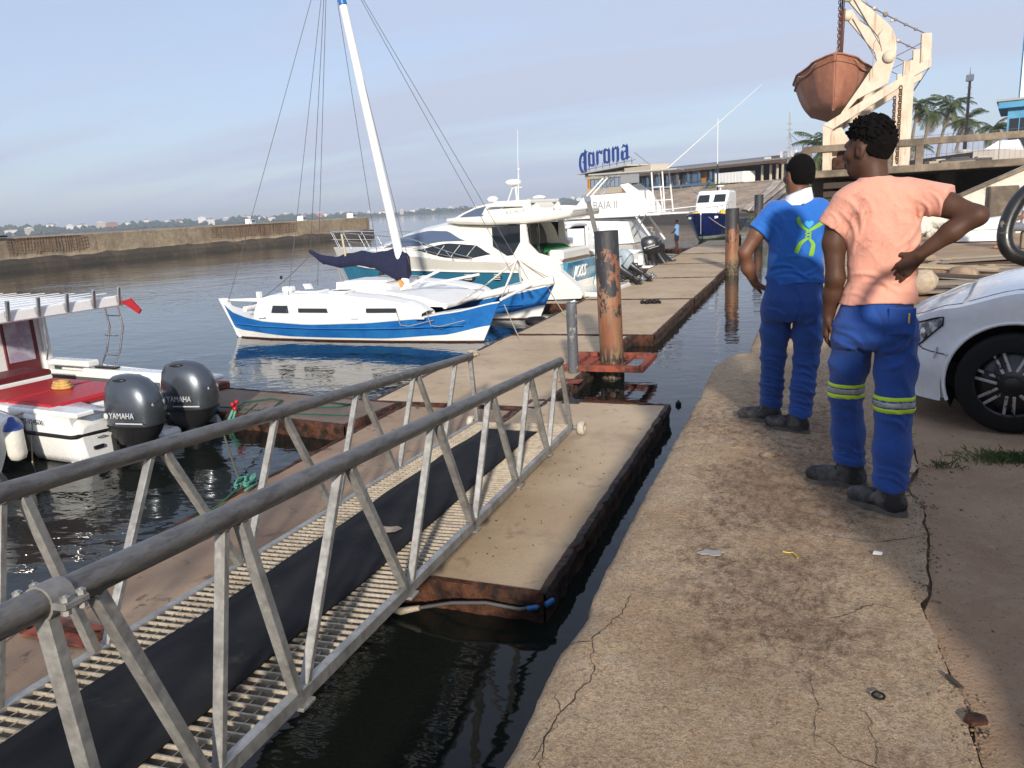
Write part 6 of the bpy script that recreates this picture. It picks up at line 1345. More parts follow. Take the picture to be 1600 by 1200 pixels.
# ------------------------------------------------------------------ davit with lifeboat on the deck
davit_paint = mk('rust_stained_white_paint', (.60, .53, .42), .6, var=.08, col2=(.54, .44, .32), scale=1.5, streak=((.34, .17, .08), 5, .56, .72), bump=.2, bscale=20)
chain_m = mk('rusty_chain', (.13, .05, .03), .8, .3, var=.4)
def davit():
    t = thing('boat_davit', 'pair of rust stained white davits holding up the brown lifeboat', 'davit', (0, 28.2, 2.15))
    def poly(name, P, y, th, parent=t, m=davit_paint):
        mb = MB(); mb.prism([(a, b-2.15) for a, b in P], (0, y, 0), (1, 0, 0), (0, 0, 1), th); return mb.build(name, m, parent)
    for k, (y, dx) in enumerate(((.35, 0), (3.4, 0.10))):
        poly('post', [(2.61+dx, 5.30), (2.93+dx, 5.30), (2.93+dx, 2.15), (2.62+dx, 2.15)], y, .26)
        poly('front_post', [(.32+dx, 3.60), (.62+dx, 3.48), (.63+dx, 2.15), (.35+dx, 2.15)], y, .24)
        poly('track', [(.32+dx, 3.60), (2.63+dx, 4.87), (3.08+dx, 5.20), (3.38+dx, 5.28), (3.38+dx, 5.06), (2.93+dx, 4.84), (2.64+dx, 4.60), (.62+dx, 3.44)], y-.005, .275)
        poly('upright', [(3.07+dx, 6.06), (3.35+dx, 6.04), (3.38+dx, 5.20), (3.08+dx, 5.18)], y, .25)
        arm = poly('arm', [(.86+dx, 3.93), (1.42+dx, 4.75), (1.88+dx, 5.46), (1.98+dx, 5.69), (1.87+dx, 6.10), (1.53+dx, 6.55), (.98+dx, 7.24), (.78+dx, 7.5), (1.06+dx, 7.62), (1.32+dx, 7.22), (1.75+dx, 6.83), (2.07+dx, 6.52), (2.25+dx, 6.30), (2.35+dx, 6.05), (2.39+dx, 5.71), (2.36+dx, 5.40), (2.19+dx, 4.7), (1.32+dx, 4.31), (.78+dx, 3.71)], y+.03, .20)
        M_ = Matrix.Rotation(R(90), 3, 'X')
        for c, r_ in (((2.2+dx, y-.09, 5.50-2.15), .19), ((.93+dx, y-.09, 7.42-2.15), .17)): mb = MB(); mb.lathe([(.02, -.06), (r_, -.06), (r_, -.03), (r_*.85, 0), (r_, .03), (r_, .06), (.02, .06)], c, 20, 0, M_); mb.build('sheave', davit_paint, arm)
        for px, pz in ((1.70, 6.98), (2.22, 6.55), (2.42, 5.95)): mb = MB(); mb.box((px+dx, y, pz-2.15), (.10, .10, .08), bev=.02); mb.build('lug', davit_paint, arm)
        poly('brace_plate', [(.62+dx, 2.16), (1.3+dx, 2.16), (1.25+dx, 2.9), (.9+dx, 3.5), (.62+dx, 3.45)], y+.2, .05)
        # wires and chains
        mb = MB(); mb.tube(sag((.95+dx, y, 7.5-2.15), (3.2+dx, y, 6.05-2.15), .05), .018, 5); mb.tube([(3.1+dx, y, 5.8-2.15), (2.3+dx, y, 5.45-2.15)], .012, 5); mb.tube([(2.65+dx, y, 5.3-2.15), (2.3+dx, y, 5.5-2.15)], .014, 5)
        mb.tube([(3.36+dx, y, 5.08-2.15), (2.95+dx, y, 4.4-2.15)], .014, 5); mb.tube([(1.1+dx, y-.1, 7.3-2.15), (1.95+dx, y-.1, 5.8-2.15)], .012, 5); mb.build('wire', wire_mat, t)
        for i in range(6): mb = MB(); f = .22+.13*i; mb.ball((.95+dx+2.25*f, y, 7.5-2.15-1.45*f-.05*4*f*(1-f)), (.06, .05, .05) if i != 2 else .085, 8); mb.build('bead', mk('old_block', (.25, .20, .16), .7) if 'old_block' not in MATS else MATS['old_block'], t)
        mb = MB(); link = [(.05*math.cos(a), 0, .09*math.sin(a)) for a in [2*PI*q/10 for q in range(11)]]; mb.tube(link, .016, 5); lm_ = mb.mesh('chain_link', chain_m)
        for i in range(22): put('chain_link', lm_, t, (2.56+dx, y-.16, 4.50-2.15-.105*i), (0, 0, R(90)*(i % 2)+.4))
    # fall from the arm head down to the boat's hook, a chain over its upper part
    for k, (y, x) in enumerate(((.6, .74), (3.0, .84))):
        for i in range(18): put('chain_link', lm_, t, (x-.02, y, 7.55-2.15-.10*i), (0, R(2), R(90)*(i % 2)))
        mb = MB(); mb.tube([(x+.05, y, 7.6-2.15), (x+.03, y, 5.75-2.15)], .022, 6); mb.tube([(x+.10, y, 7.6-2.15), (x+.06, y, 5.75-2.15)], .016, 6); mb.build('fall', chain_m, t)
    mb = MB(); mb.tube([(1.95, .1, 6.3-2.15), (1.72, .1, 5.9-2.15), (1.72, .1, 4.9-2.15)], .012, 5); mb.build('tricing_line', rope_mat, t)
    # winch behind the front post
    mb = MB(); mb.cyl((1.0, .5, .45), (1.0, 1.1, .45), .22, seg=16); mb.box((1.0, .8, .2), (.7, .8, .4), bev=.03); mb.build('winch', rust, t)
davit()
def lifeboat():
    t = thing('lifeboat', 'brown lifeboat hanging bow first from the davits', 'lifeboat', (.62, 28.35, 4.06), R(-90)); t.scale = (1, 1.08, .88)
    brown = mk('faded_brown_gelcoat', (.36, .155, .092), .55, var=.12, col2=(.28, .115, .07), scale=1.2, streak=((.17, .05, .035), 3, .55, .85))
    L = 6.2; half = [(0, .1), (.6, .75), (1.8, 1.12), (3.2, 1.2), (4.6, 1.08), (5.6, .62), (6.05, .22), (6.2, .03)]; sheer = [(0, 1.95), (1.5, 1.55), (3.1, 1.40), (4.7, 1.55), (6.2, 1.92)]
    mb, rows = hull_mesh(L, half, sheer, [.5, lambda x: interp(sheer, x)-.12], rake=.25, stern_rake=.25, double=True, flare=.02, vee=.24, draft=0., n=40)
    hull = mb.build('hull', [brown, brown, brown], t); hull.location = (-6.2, 0, 0)
    for sg in (1, -1): mb = MB(); mb.tube([(r_[-1][0], sg*(r_[-1][1]+.02), r_[-1][2]) for r_ in rows], .035, 7); mb.build('gunwale', brown, t, (-6.2, 0, 0))
    mb = MB(); mb.prism([(-.02, 1.98), (-.10, 2.0), (-.36, .0), (-.28, -.02)], (0, 0, 0), (1, 0, 0), (0, 0, 1), .07); mb.build('stem', brown, t)
    mb = MB(); pts = [r_[-1] for r_ in rows]; N = len(pts); mb.add([(p[0]-6.2, p[1], p[2]-.25) for p in pts]+[(p[0]-6.2, -p[1], p[2]-.25) for p in pts], [(i, i+1, N+i+1, N+i) for i in range(N-1)], 0, True); mb.build('inner_deck', brown, t)
    for sg in (1, -1):
        mb = MB()
        for i in range(2): 
            x0, x1 = 5.75-.95*i, 5.75-.95*(i+1); mb.tube([(x0+(x1-x0)*f-6.2, sg*(interp(half, x0+(x1-x0)*f)*.985+.04), interp(sheer, x0+(x1-x0)*f)-.10-.16*4*f*(1-f)) for f in [q/8 for q in range(9)]], .016, 5)
        mb.build('grab_line', rope_mat, t)
    mb = MB(); mb.tube([(-.9+.10*math.cos(a), .72, .28+.10*math.sin(a)) for a in [2*PI*q/12 for q in range(13)]], .02, 6); mb.build('ring', chain_m, t)
    for x in (-.9, -5.2): mb = MB(); mb.cyl((x, 0, 1.4), (x, 0, 2.0), .04); mb.tube([(x+.07*math.cos(a), 0, 2.02+.07*math.sin(a)) for a in [2*PI*q/12 for q in range(13)]], .02, 6); mb.build('hook', chain_m, t)
lifeboat()

# ------------------------------------------------------------------ palms
def palm(x, y, z0, zc, lean, nf, fl, label, seed, droop=.6):
    random.seed(seed); t = thing('palm_tree', label, 'palm tree', (x-lean[0], y-lean[1], z0), 0, 'coconut palms behind the deck'); mb = MB(); H = zc-z0
    pts = [(lean[0]*f**1.7, lean[1]*f**1.7, H*f) for f in [i/10 for i in range(11)]]; mb.tube(pts, [.20-.10*i/10 for i in range(11)], 9); mb.build('trunk', bark, t)
    mb = MB(); md = MB(); top = Vector(pts[-1])
    for i in range(nf):
        a = 2*PI*i/nf*2.4+random.uniform(-.3, .3); el = random.uniform(-.55, 1.15) if i > 3 else random.uniform(-1.0, -.6); L = fl*random.uniform(.8, 1.1); d = Vector((math.cos(a), math.sin(a), 0)); rib = []
        for q in range(9):
            s = q/8; e = el-droop*1.9*s**1.4; rib.append((rib[-1] if rib else top)+((d*math.cos(e)+Vector((0, 0, math.sin(e))))*L/8 if q else Vector()))
        M_ = mb if i > 3 else md; M_.tube(rib, [.035-.028*q/8 for q in range(9)], 4)
        for q in range(34):
            s = .10+.90*q/34; k = min(int(s*8), 7); p = rib[k].lerp(rib[k+1], s*8-k); tn = (rib[k+1]-rib[k]).normalized(); sd = tn.cross(Vector((0, 0, 1)))
            sd = sd.normalized() if sd.length > .05 else Vector((1, 0, 0)); ll = L*.30*math.sin(PI*(.12+.80*s))**.8
            for sg in (1, -1):
                dr = (sd*sg*.85+tn*.55+Vector((0, 0, random.uniform(-.75, -.15)))).normalized(); w = tn*.020*fl/2.2
                tip = p+dr*ll+Vector((0, 0, -.12*ll)); mid = p+dr*ll*.5
                M_.add([p-w, p+w, mid+w*1.1, tip, mid-w*1.1], [(0, 1, 2, 3, 4)])
    cr = mb.build('crown', palm_leaf, t); md.build('dead_fronds', palm_dry, cr)
    mb = MB()
    for q in range(7): mb.ball(top+Vector((random.uniform(-.25, .25), random.uniform(-.25, .25), -.2-.15*random.random())), .12, 7)
    mb.build('coconuts', mk('coconut', (.16, .13, .05), .7) if 'coconut' not in MATS else MATS['coconut'], cr)
palm(9.6, 88, 2.4, 9.2, (.6, 0), 16, 2.1, 'slender palm just right of the davit post, its crown half hidden', 1)
palm(10.8, 88.5, 2.4, 8.4, (.7, 0), 18, 2.1, 'second palm from the davit post, crown level with the davit track', 2)
palm(12.6, 89.5, 2.4, 8.9, (1.0, 0), 18, 2.2, 'leaning palm with full crown left of the floodlight mast', 3)
palm(14.0, 89.5, 2.4, 7.5, (.9, 0), 18, 2.2, 'palm with yellowing fronds directly behind the floodlight mast', 4)
palm(16.5, 90.4, 2.4, 6.6, (.2, 0), 18, 2.2, 'short palm beside the blue building', 5)
palm(.9, 64, 1.9, 4.6, (.1, 0), 24, 2.6, 'bushy palm behind the left foot of the davit', 6, .5)
palm(9.2, 84, 2.4, 5.0, (0, 0), 10, 1.6, 'small dark palm low beside the davit post', 8)
random.seed(11)

# ------------------------------------------------------------------ yard behind the deck
def mast_light():
    t = thing('floodlight_mast', 'slender steel mast with a floodlight box rising among the palms', 'light mast', (9.3, 59.3, 2.0)); mb = MB()
    mb.tube([(0, 0, 0), (.02, 0, 6.2)], [.13, .07], 8); mb.build('pole', mk('rusty_grey_steel', (.22, .17, .13), .7, .3, var=.3), t)
    mb = MB(); mb.box((0, 0, 6.0), (.42, .35, .42), bev=.04); mb.build('lamp_head', white_paint, t); mb = MB(); mb.cyl((0, 0, 6.2), (0, 0, 6.65), .03); mb.build('spike', sign_steel, t)
    for i in range(12): mb = MB(); mb.box((0, -.1, 1+.4*i), (.3, .03, .03)); mb.build('rung', sign_steel, t)
mast_light()
def radio_mast():
    p = EA+ED*48.9; t = thing('radio_mast', 'thin lattice radio mast standing at the right end of the restaurant', 'mast', (p.x, p.y, 3.4)); mb = MB()
    for k in range(3): a = 2*PI*k/3; mb.tube([(.28*math.cos(a), .28*math.sin(a), 0), (.06*math.cos(a), .06*math.sin(a), 8.8)], .045, 4)
    for i in range(17):
        z = .5+.5*i; r_ = .28-.22*z/8.8; z2 = z+.5; r2 = .28-.22*z2/8.8
        for k in range(3): a = 2*PI*k/3; b = 2*PI*(k+1)/3; mb.tube([(r_*math.cos(a), r_*math.sin(a), z), (r2*math.cos(b), r2*math.sin(b), z2)], .03, 4)
    mb.build('lattice', sign_steel, t)
    for z in (4.2, 5.6, 6.6, 7.4): mb = MB(); mb.tube([(-.4, .3, z), (.4, -.3, z)], .035, 4); mb.build('aerial', sign_steel, t)
    mb = MB(); mb.tube([(0, 0, 6.2), (4.5, -6, 1.2)], .03, 4); mb.tube([(0, 0, 6.2), (1.6, -1, .5)], .03, 4); mb.build('guy_wire', wire_mat, t)
radio_mast()
sky_blue = mk('sky_blue_wall', (.07, .27, .46), .75, var=.12, col2=(.11, .33, .50), scale=.8, streak=((.20, .38, .50), 2, .6, .85))
def blue_building():
    t = thing('blue_building', 'sky blue two storey building cut off by the right edge', 'building', (9.55, 50, 2.0), R(-12))
    mb = MB(); mb.box((4.2, 3, 1.6), (8, 6, 3.4)); mb.box((4.35, 3.2, 5.6), (7.5, 6, 5.4)); mb.build('wall', sky_blue, t)
    mb = MB(); mb.box((4.1, 2.9, 3.42), (8.7, 6.6, .35)); mb.build('canopy', sky_blue, t); mb = MB(); mb.box((4.1, 2.9, 3.64), (8.9, 6.8, .10)); mb.build('canopy_roof', sign_steel, t)
    for i in range(6):
        mb = MB(); mb.box((.75+1.15*i, -.03, 1.75), (.9, .06, 1.9)); w = mb.build('window', dark_glass, t)
        mb = MB(); mb.box((.75+1.15*i-.5, -.06, 1.75), (.09, .10, 2.0)); mb.box((.75+1.15*i, -.07, 1.75), (.04, .05, 1.9)); mb.build('frame', sky_blue, w)
    mb = MB(); mb.box((.85, .17, 5.6), (.35, .08, 4.6)); mb.build('white_pilaster', white_paint, t)
    mb = MB(); mb.box((.95, -.2, .35), (2.0, .3, .9)); mb.build('low_wall', mk('grey_render', (.42, .42, .42), .8, var=.2), t)
blue_building()
def yard_fence():
    t = thing('mesh_fence', 'thin wire yard fence with dark screen sheeting behind the deck rail', 'fence', (3.6, 40, 1.9))
    for i in range(13): mb = MB(); mb.tube([(1.0*i, 0, 0), (1.0*i, 0, 1.75)], .028, 6); mb.build('post', sign_steel, t)
    mb = MB()
    for z in (.4, .9, 1.35, 1.72): mb.tube([(0, 0, z), (12, 0, z+.05)], .010, 4)
    for i in range(60): mb.tube([(.2*i, 0, .05), (.2*i, 0, 1.7)], .005, 3)
    tag(mb.build('wires', wire_mat, t), kind='stuff')
    mb = MB(); mb.solid(lambda u, w: (.1+2.9*u, -.05, .05+(.62+.22*u)*w), 6, 3, (0, .02, 0)); mb.build('screen', mk('dark_screen', (.012, .013, .018), .8), t)
yard_fence()
def yard_boat():
    t = thing('yard_boat', 'small white boat on the hard behind the fence by the blue building', 'boat', (11.4, 47.5, 2.15), R(165))
    mb, rows = hull_mesh(4.6, [(0, .8), (2.5, .9), (4, .5), (4.6, .03)], [(0, .75), (4.6, 1.1)], [.2, .5], rake=.6, draft=0); mb.build('hull', [boat_white, boat_white, boat_white], t)
    mb = MB(); mb.loft([[(1.2, -.6, .75), (3.2, -.5, .85), (3.2, .5, .85), (1.2, .6, .75)], [(1.5, -.5, 1.35), (2.4, -.4, 1.35), (2.4, .4, 1.35), (1.5, .5, 1.35)]], 0, True, False); mb.build('cabin', boat_white, t)
    mb = MB(); mb.prism([(1.5, .9), (3.0, .95), (2.4, 1.25), (1.6, 1.25)], (0, .57, 0), (1, 0, 0), (0, -.15, 1), .02); mb.build('window', dark_glass, t)
yard_boat()
random.seed(5)
for i, (x, s) in enumerate(((4.5, .5), (5.2, .34), (4.0, .3))):
    mb = MB(); mb.box((0, 0, .06), (s*2, .5, .12), bev=.02); mb.box((.1, .05, .15), (s, .4, .06), bev=.01); o = mb.build('stacked_slabs', pale_slab, loc=(x, 30.0+i*.4, 2.15), rz=.1*i); tag(o, ('largest', 'middle', 'smallest')[i]+' stack of pale boards lying on the raised deck', 'boards')
# boxes and drums left of the davit foot
t = thing('pump_set', 'small white and black machine standing on the deck left of the davit foot', 'machine', (-.45, 29.2, 2.15)); mb = MB(); mb.box((0, 0, .25), (.3, .3, .5), bev=.03); mb.build('body', white_paint, t)
mb = MB(); mb.cyl((0, -.1, .55), (0, .1, .55), .13, seg=14); mb.box((.05, -.16, .2), (.18, .04, .2)); mb.build('motor', black_plastic, t)
# ------------------------------------------------------------------ white car
car_white = mk('white_car_paint', (.84, .86, .87), .28, var=.02, coat=.6); car_white_dirty = mk('scuffed_white_bumper', (.80, .82, .83), .38, var=.06, coat=.2, streak=((.45, .42, .38), 5, .62, .85))
tyre_m = mk('tyre_rubber', (.012, .012, .012), .8, var=.25, bump=.2, spec=.2)
def car():
    t = thing('white_car', 'white car with black wheel trim parked nose towards the water', 'car', (1.36, 6.04, 0), PI-.24)
    HW = .84; NX = .70; Z0 = .17
    def plan(s):
        if s < .55: f = s/.55; return -3.4+(3.4+.02)*f**.8, HW
        f = (s-.55)/.45*PI/2; return .02+(NX-.02)*math.sin(f)**.80, HW*math.cos(f)**.62
    def ztop(x): return interp([(-3.4, .98), (-1.2, .96), (-.6, .93), (0, .85), (.4, .74), (.62, .655), (.72, .62)], x)
    def ins(z, x):
        zt = ztop(x); f = (z-Z0)/(zt-Z0); return .03*(1-f)**2+.05*max(0, f-.55)**2*4+.012*math.cos(f*9)
    def surf(s, z, off=0.):
        x, y = plan(s); e = 1e-3; x2, y2 = plan(min(s+e, 1)); x1, y1 = plan(max(s-e, 0)); tx, ty = x2-x1, y2-y1; l = math.hypot(tx, ty) or 1; nx_, ny_ = -ty/l, tx/l
        if ny_ < 0 and y > .01: nx_, ny_ = -nx_, -ny_
        if y <= .02: nx_, ny_ = 1., 0.
        i_ = ins(z, x)-off; return Vector((x-nx_*i_, y-ny_*i_, z))
    AC = (0., .31); AR = .365
    def sx(x): return .55+math.asin(min(1, ((x-.02)/(NX-.02))**1.25))/(PI/2)*.45
    ss = [i/60*.40 for i in range(60)]+[.40+.15*i/44 for i in range(44)]+[.55+.45*i/40 for i in range(41)]; nv = 34
    for sg in (1, -1):
        vs = []; keep = {}; fs = []
        for i, s in enumerate(ss):
            x = plan(s)[0]; zt = ztop(x)
            for j in range(nv):
                z = Z0+(zt-Z0)*j/(nv-1); p = surf(s, z)
                for cx in (0., -2.55):
                    d = math.hypot(p.x-cx, z-AC[1]); 
                    if d < AR and p.y > .5: keep[(i, j)] = (cx, d)
                vs.append(p)
        n = nv
        def dead(i, j): return (i, j) in keep
        for i in range(len(ss)-1):
            for j in range(nv-1):
                q = [(i, j), (i+1, j), (i+1, j+1), (i, j+1)]
                if all(dead(*k) for k in q): continue
                fs.append([a*n+b for a, b in (q if sg > 0 else q[::-1])])
        for (i, j), (cx, d) in keep.items():
            nb = any((a, b) not in keep for a in range(max(0, i-1), min(len(ss), i+2)) for b in range(max(0, j-1), min(nv, j+2)))
            if nb and d > .02:
                p = vs[i*n+j]; k = AR/d; vs[i*n+j] = Vector((cx+(p.x-cx)*k, p.y, max(Z0, AC[1]+(p.z-AC[1])*k)))
        mb = MB(); mb.add([(p.x, sg*p.y, p.z) for p in vs], fs, 0, True); mb.build('side_panel', car_white_dirty, t)
        # hood half: from the top edge to the middle line
        mb = MB()
        def hood(u, w):
            s = .30+.70*u; x, y = plan(s); p = surf(s, ztop(x)); xx = p.x-.10*w*(1 if x > .3 else 0); return (xx, sg*p.y*(1-w), p.z+.05*math.sin(w*PI/2)+.02*w)
        mb.grid(hood, 60, 14, flip=sg > 0); hd = mb.build('hood', car_white, t)
        mb = MB(); mb.tube([Vector(hood(u/40, .13))+Vector((0, 0, .001)) for u in range(0, 38)], .0025, 4); mb.build('hood_gap', black_plastic, hd)
        # arch lip, liner
        mb = MB(); mb.tube([(AR*math.cos(a), sg*(.815-.01*abs(math.cos(a))), AC[1]+AR*math.sin(a)) for a in [R(-22)+R(224)*k/30 for k in range(31)]], .012, 6); mb.build('arch_lip', car_white_dirty, t)
        mb = MB(); mb.loft([[(AR*1.0*math.cos(a), y, AC[1]+AR*1.0*math.sin(a)) for a in [R(-30)+R(240)*k/24 for k in range(25)]] for y in (sg*.80, sg*.45)], 0, False, True, closed=False); mb.add([(AR*1.02*math.cos(a), sg*.5, AC[1]+AR*1.02*math.sin(a)) for a in [2*PI*k/24 for k in range(24)]], [list(range(24))]); mb.build('wheel_liner', black_rubber, t)
        # headlamp: clear lens over a dark-lined reflector bowl
        def lampz(u, w):
            s = sx(.40)+(sx(.665)-sx(.40))*u; x = plan(s)[0]; top = ztop(x)-.030-.02*(1-u); bot = top-(.05+.125*math.sin(min(1, u*1.4)*PI*.5)); return s, bot+(top-bot)*w
        mb = MB(); mb.grid(lambda u, w: tuple(v_*(1 if k != 1 else sg) for k, v_ in enumerate(surf(*lampz(u, w), .004))), 20, 10, flip=sg < 0); hl = mb.build('headlight', MATS['headlight_lens'], t)
        mb = MB(); rim = [lampz(k/12, 0) for k in range(13)]+[lampz(1, k/6) for k in range(7)]+[lampz(1-k/12, 1) for k in range(13)]; mb.tube([tuple(v_*(1 if k != 1 else sg) for k, v_ in enumerate(surf(a, b, .006))) for a, b in rim+[rim[0]]], .005, 5); mb.build('gasket', black_rubber, hl)
        for (u, w, r_) in ((.32, .42, .036), (.62, .42, .048)):
            c = surf(*lampz(u, w), .007); mb = MB(); mb.ball((c.x, sg*c.y, c.z), (r_*.6, r_*.9, r_), 12); mb.build('reflector', chrome, hl)
        # bumper seam with two fixing clips, skirt
        seam = [surf(s, z, .001) for s, z in ((sx(.56), .50), (sx(.51), .475), (sx(.46), .468), (sx(.40), .462), (sx(.345), .458))]
        mb = MB(); mb.tube([(p.x, sg*p.y, p.z) for p in seam], .0035, 5); mb.build('bumper_gap', black_plastic, t)
        if sg > 0:
            for k, (s, z, a) in enumerate(((sx(.42), .465, .3), (sx(.35), .458, .9))):
                c = surf(s, z, .004); mb = MB(); mb.beam(c+Vector((.01, 0, -.035)) if k == 0 else c+Vector((-.012, 0, .0)), c+Vector((-.004, 0, .035)) if k == 0 else c+Vector((.02, 0, .004)), .014, .008); mb.build('clip', mk('silver_tape', (.6, .6, .62), .35, .4) if 'silver_tape' not in MATS else MATS['silver_tape'], t)
        mb = MB(); mb.grid(lambda u, w: tuple(v_*(1 if k != 1 else sg) for k, v_ in enumerate(surf(sx(.385)+(1-sx(.385))*u, .155+.145*w, .015+.012*(1-w)))), 30, 6, flip=sg < 0); mb.build('front_skirt', car_white_dirty, t)
        # cabin side, windows
        mb = MB(); mb.prism([(-.72, .93), (-1.35, 1.36), (-2.6, 1.40), (-3.35, .98)], (0, sg*.70, 0), (1, 0, 0), (0, -.25*sg, 1), .04); mb.build('window', dark_glass, t)
        for cx in (0., -2.55):
            w = bpy.data.objects.new('wheel', None); COL.objects.link(w); w.parent = t; w.location = (cx, sg*.74, .305)
            rot = Matrix.Rotation(R(90), 3, 'X')
            mb = MB(); mb.lathe([(.20, -.10), (.275, -.105), (.302, -.085), (.308, -.04), (.308, .04), (.302, .085), (.275, .105), (.20, .10)], (0, 0, 0), 48, 0, rot, caps=False); mb.build('tyre', tyre_m, w)
            mb = MB(); mb.lathe([(.215, sg*-.10), (.215, sg*-.03), (.19, sg*-.045), (.05, sg*-.07), (.001, sg*-.07)], (0, 0, 0), 40, 0, rot, caps=False); mb.lathe([(.225, sg*-.095), (.225, sg*-.075), (.205, sg*-.07), (.205, sg*-.095)], (0, 0, 0), 40, 0, rot, caps=False); tr = mb.build('trim', MATS['gloss_black_trim'], w)
            for k in range(7):
                for d in (-.055, .055):
                    a = 2*PI*k/7+.25+d*.0; ca, sa = math.cos(a), math.sin(a); pa = Vector((ca*.075-sa*d*.35, sg*.082, sa*.075+ca*d*.35)); pb = Vector((ca*.195-sa*d*.45, sg*.066, sa*.195+ca*d*.45))
                    mb = MB(); mb.beam(pa, pb, .018, .012, up=(0, sg, 0), bev=.003); mb.build('spoke', MATS['worn_silver_spoke'], tr)
            mb = MB(); mb.lathe([(.045, sg*-.095), (.042, sg*-.10), (.001, sg*-.10)], (0, 0, 0), 20, 0, rot, caps=False); mb.build('hub_cap', black_plastic, tr)
    mb = MB(); mb.prism([(-.72, .95), (-1.4, 1.42), (-2.55, 1.46), (-3.4, 1.0)], (0, 0, 0), (1, 0, 0), (0, 0, 1), 1.36); mb.build('cabin', car_white, t)
    mb = MB(); mb.box((-1.3, 0, .30), (3.6, 1.2, .16)); mb.build('underbody', black_rubber, t)
    mb = MB(); mb.solid(lambda u, w: (-3.4+2.5*u, -.80+1.6*w, .955), 4, 4, (0, 0, -.05)); mb.build('shoulder', car_white, t)
lens = NT('headlight_lens'); lens.set((.62, .66, .68), .08, .15); lens.b.inputs['Coat Weight'].default_value = 1.; vv = lens.coord('Object'); lens.set(lens.mix(lens.ramp(lens.noise(vv, 22, 2), .42, .58), (.16, .18, .19), (.62, .65, .66)))
mk('gloss_black_trim', (.010, .010, .011), .3, var=.15, coat=.3); mk('worn_silver_spoke', (.45, .45, .44), .4, .4, var=.3, col2=(.02, .02, .02), scale=22, lo=.55, hi=.62)
car()

# ------------------------------------------------------------------ truck to the right of the camera, its tubular mirror bracket reaching into view
def truck():
    t = thing('parked_truck', 'black tubular mirror bracket of a truck parked at the right edge', 'truck', (1.35, 1.35, 0))
    bl = mk('dark_truck_paint', (.03, .05, .09), .35, var=.1, coat=.3)
    mb = MB(); rings = [[(x, -1.02*w, .50), (x, 1.02*w, .50), (x, 1.06*w, 1.3), (x, 1.0*w, zt), (x, -1.0*w, zt), (x, -1.06*w, 1.3)] for x, w, zt in ((0, .97, 2.02), (.12, 1, 2.14), (1.7, 1, 2.16))]; mb.loft(rings, 0, True, False); mb.build('cab', bl, t)
    mb = MB(); mb.box((-.02, 0, 1.62), (.05, 1.8, .62)); mb.build('windscreen', dark_glass, t); mb = MB(); mb.box((-.08, 0, .55), (.2, 2.1, .28), bev=.04); mb.build('bumper', black_plastic, t)
    mb = MB(); mb.box((4.4, 0, .95), (5.0, 2.15, .14)); mb.box((4.4, 1.05, 1.3), (5.0, .06, .6)); mb.box((4.4, -1.05, 1.3), (5.0, .06, .6)); mb.build('load_bed', bl, t)
    for x in (.9, 5.0):
        for y in (-.85, .85): mb = MB(); mb.lathe([(.1, -.13), (.4, -.13), (.44, -.08), (.44, .08), (.4, .13), (.1, .13)], (x, y, .44), 28, 0, Matrix.Rotation(R(90), 3, 'X')); mb.build('wheel', tyre_m, t)
    loop = [(1.0, 3.02, 1.50), (.78, 2.94, 1.492), (.66, 2.895, 1.475), (.612, 2.868, 1.442), (.580, 2.842, 1.38), (.572, 2.826, 1.322), (.590, 2.822, 1.280), (.635, 2.833, 1.257), (.70, 2.855, 1.245), (.85, 2.9, 1.235), (1.0, 2.9, 1.25), (1.3, 2.4, 1.3)]
    def cr(P, n=6):
        out = []; P = [Vector(p) for p in P]
        for i in range(len(P)-1):
            a, b, c, d = P[max(i-1, 0)], P[i], P[i+1], P[min(i+2, len(P)-1)]
            for k in range(n): s = k/n; out.append(.5*((2*b)+(c-a)*s+(2*a-5*b+4*c-d)*s*s+(3*b-a-3*c+d)*s**3))
        return out+[P[-1]]
    mb = MB(); mb.tube([(p.x-1.35, p.y-1.35, p.z) for p in cr(loop)], .0225, 14); mb.build('mirror_bracket', mk('chipped_black_paint', (.012, .012, .012), .35, var=.2, col2=(.33, .26, .17), scale=9, lo=.66, hi=.69, coat=.2), t)
    mb = MB(); mb.tube([(-.35, 1.67, 1.50), (-.05, 1.0, 1.55)], .02, 10); mb.build('mirror_stay', black_plastic, t)
truck()

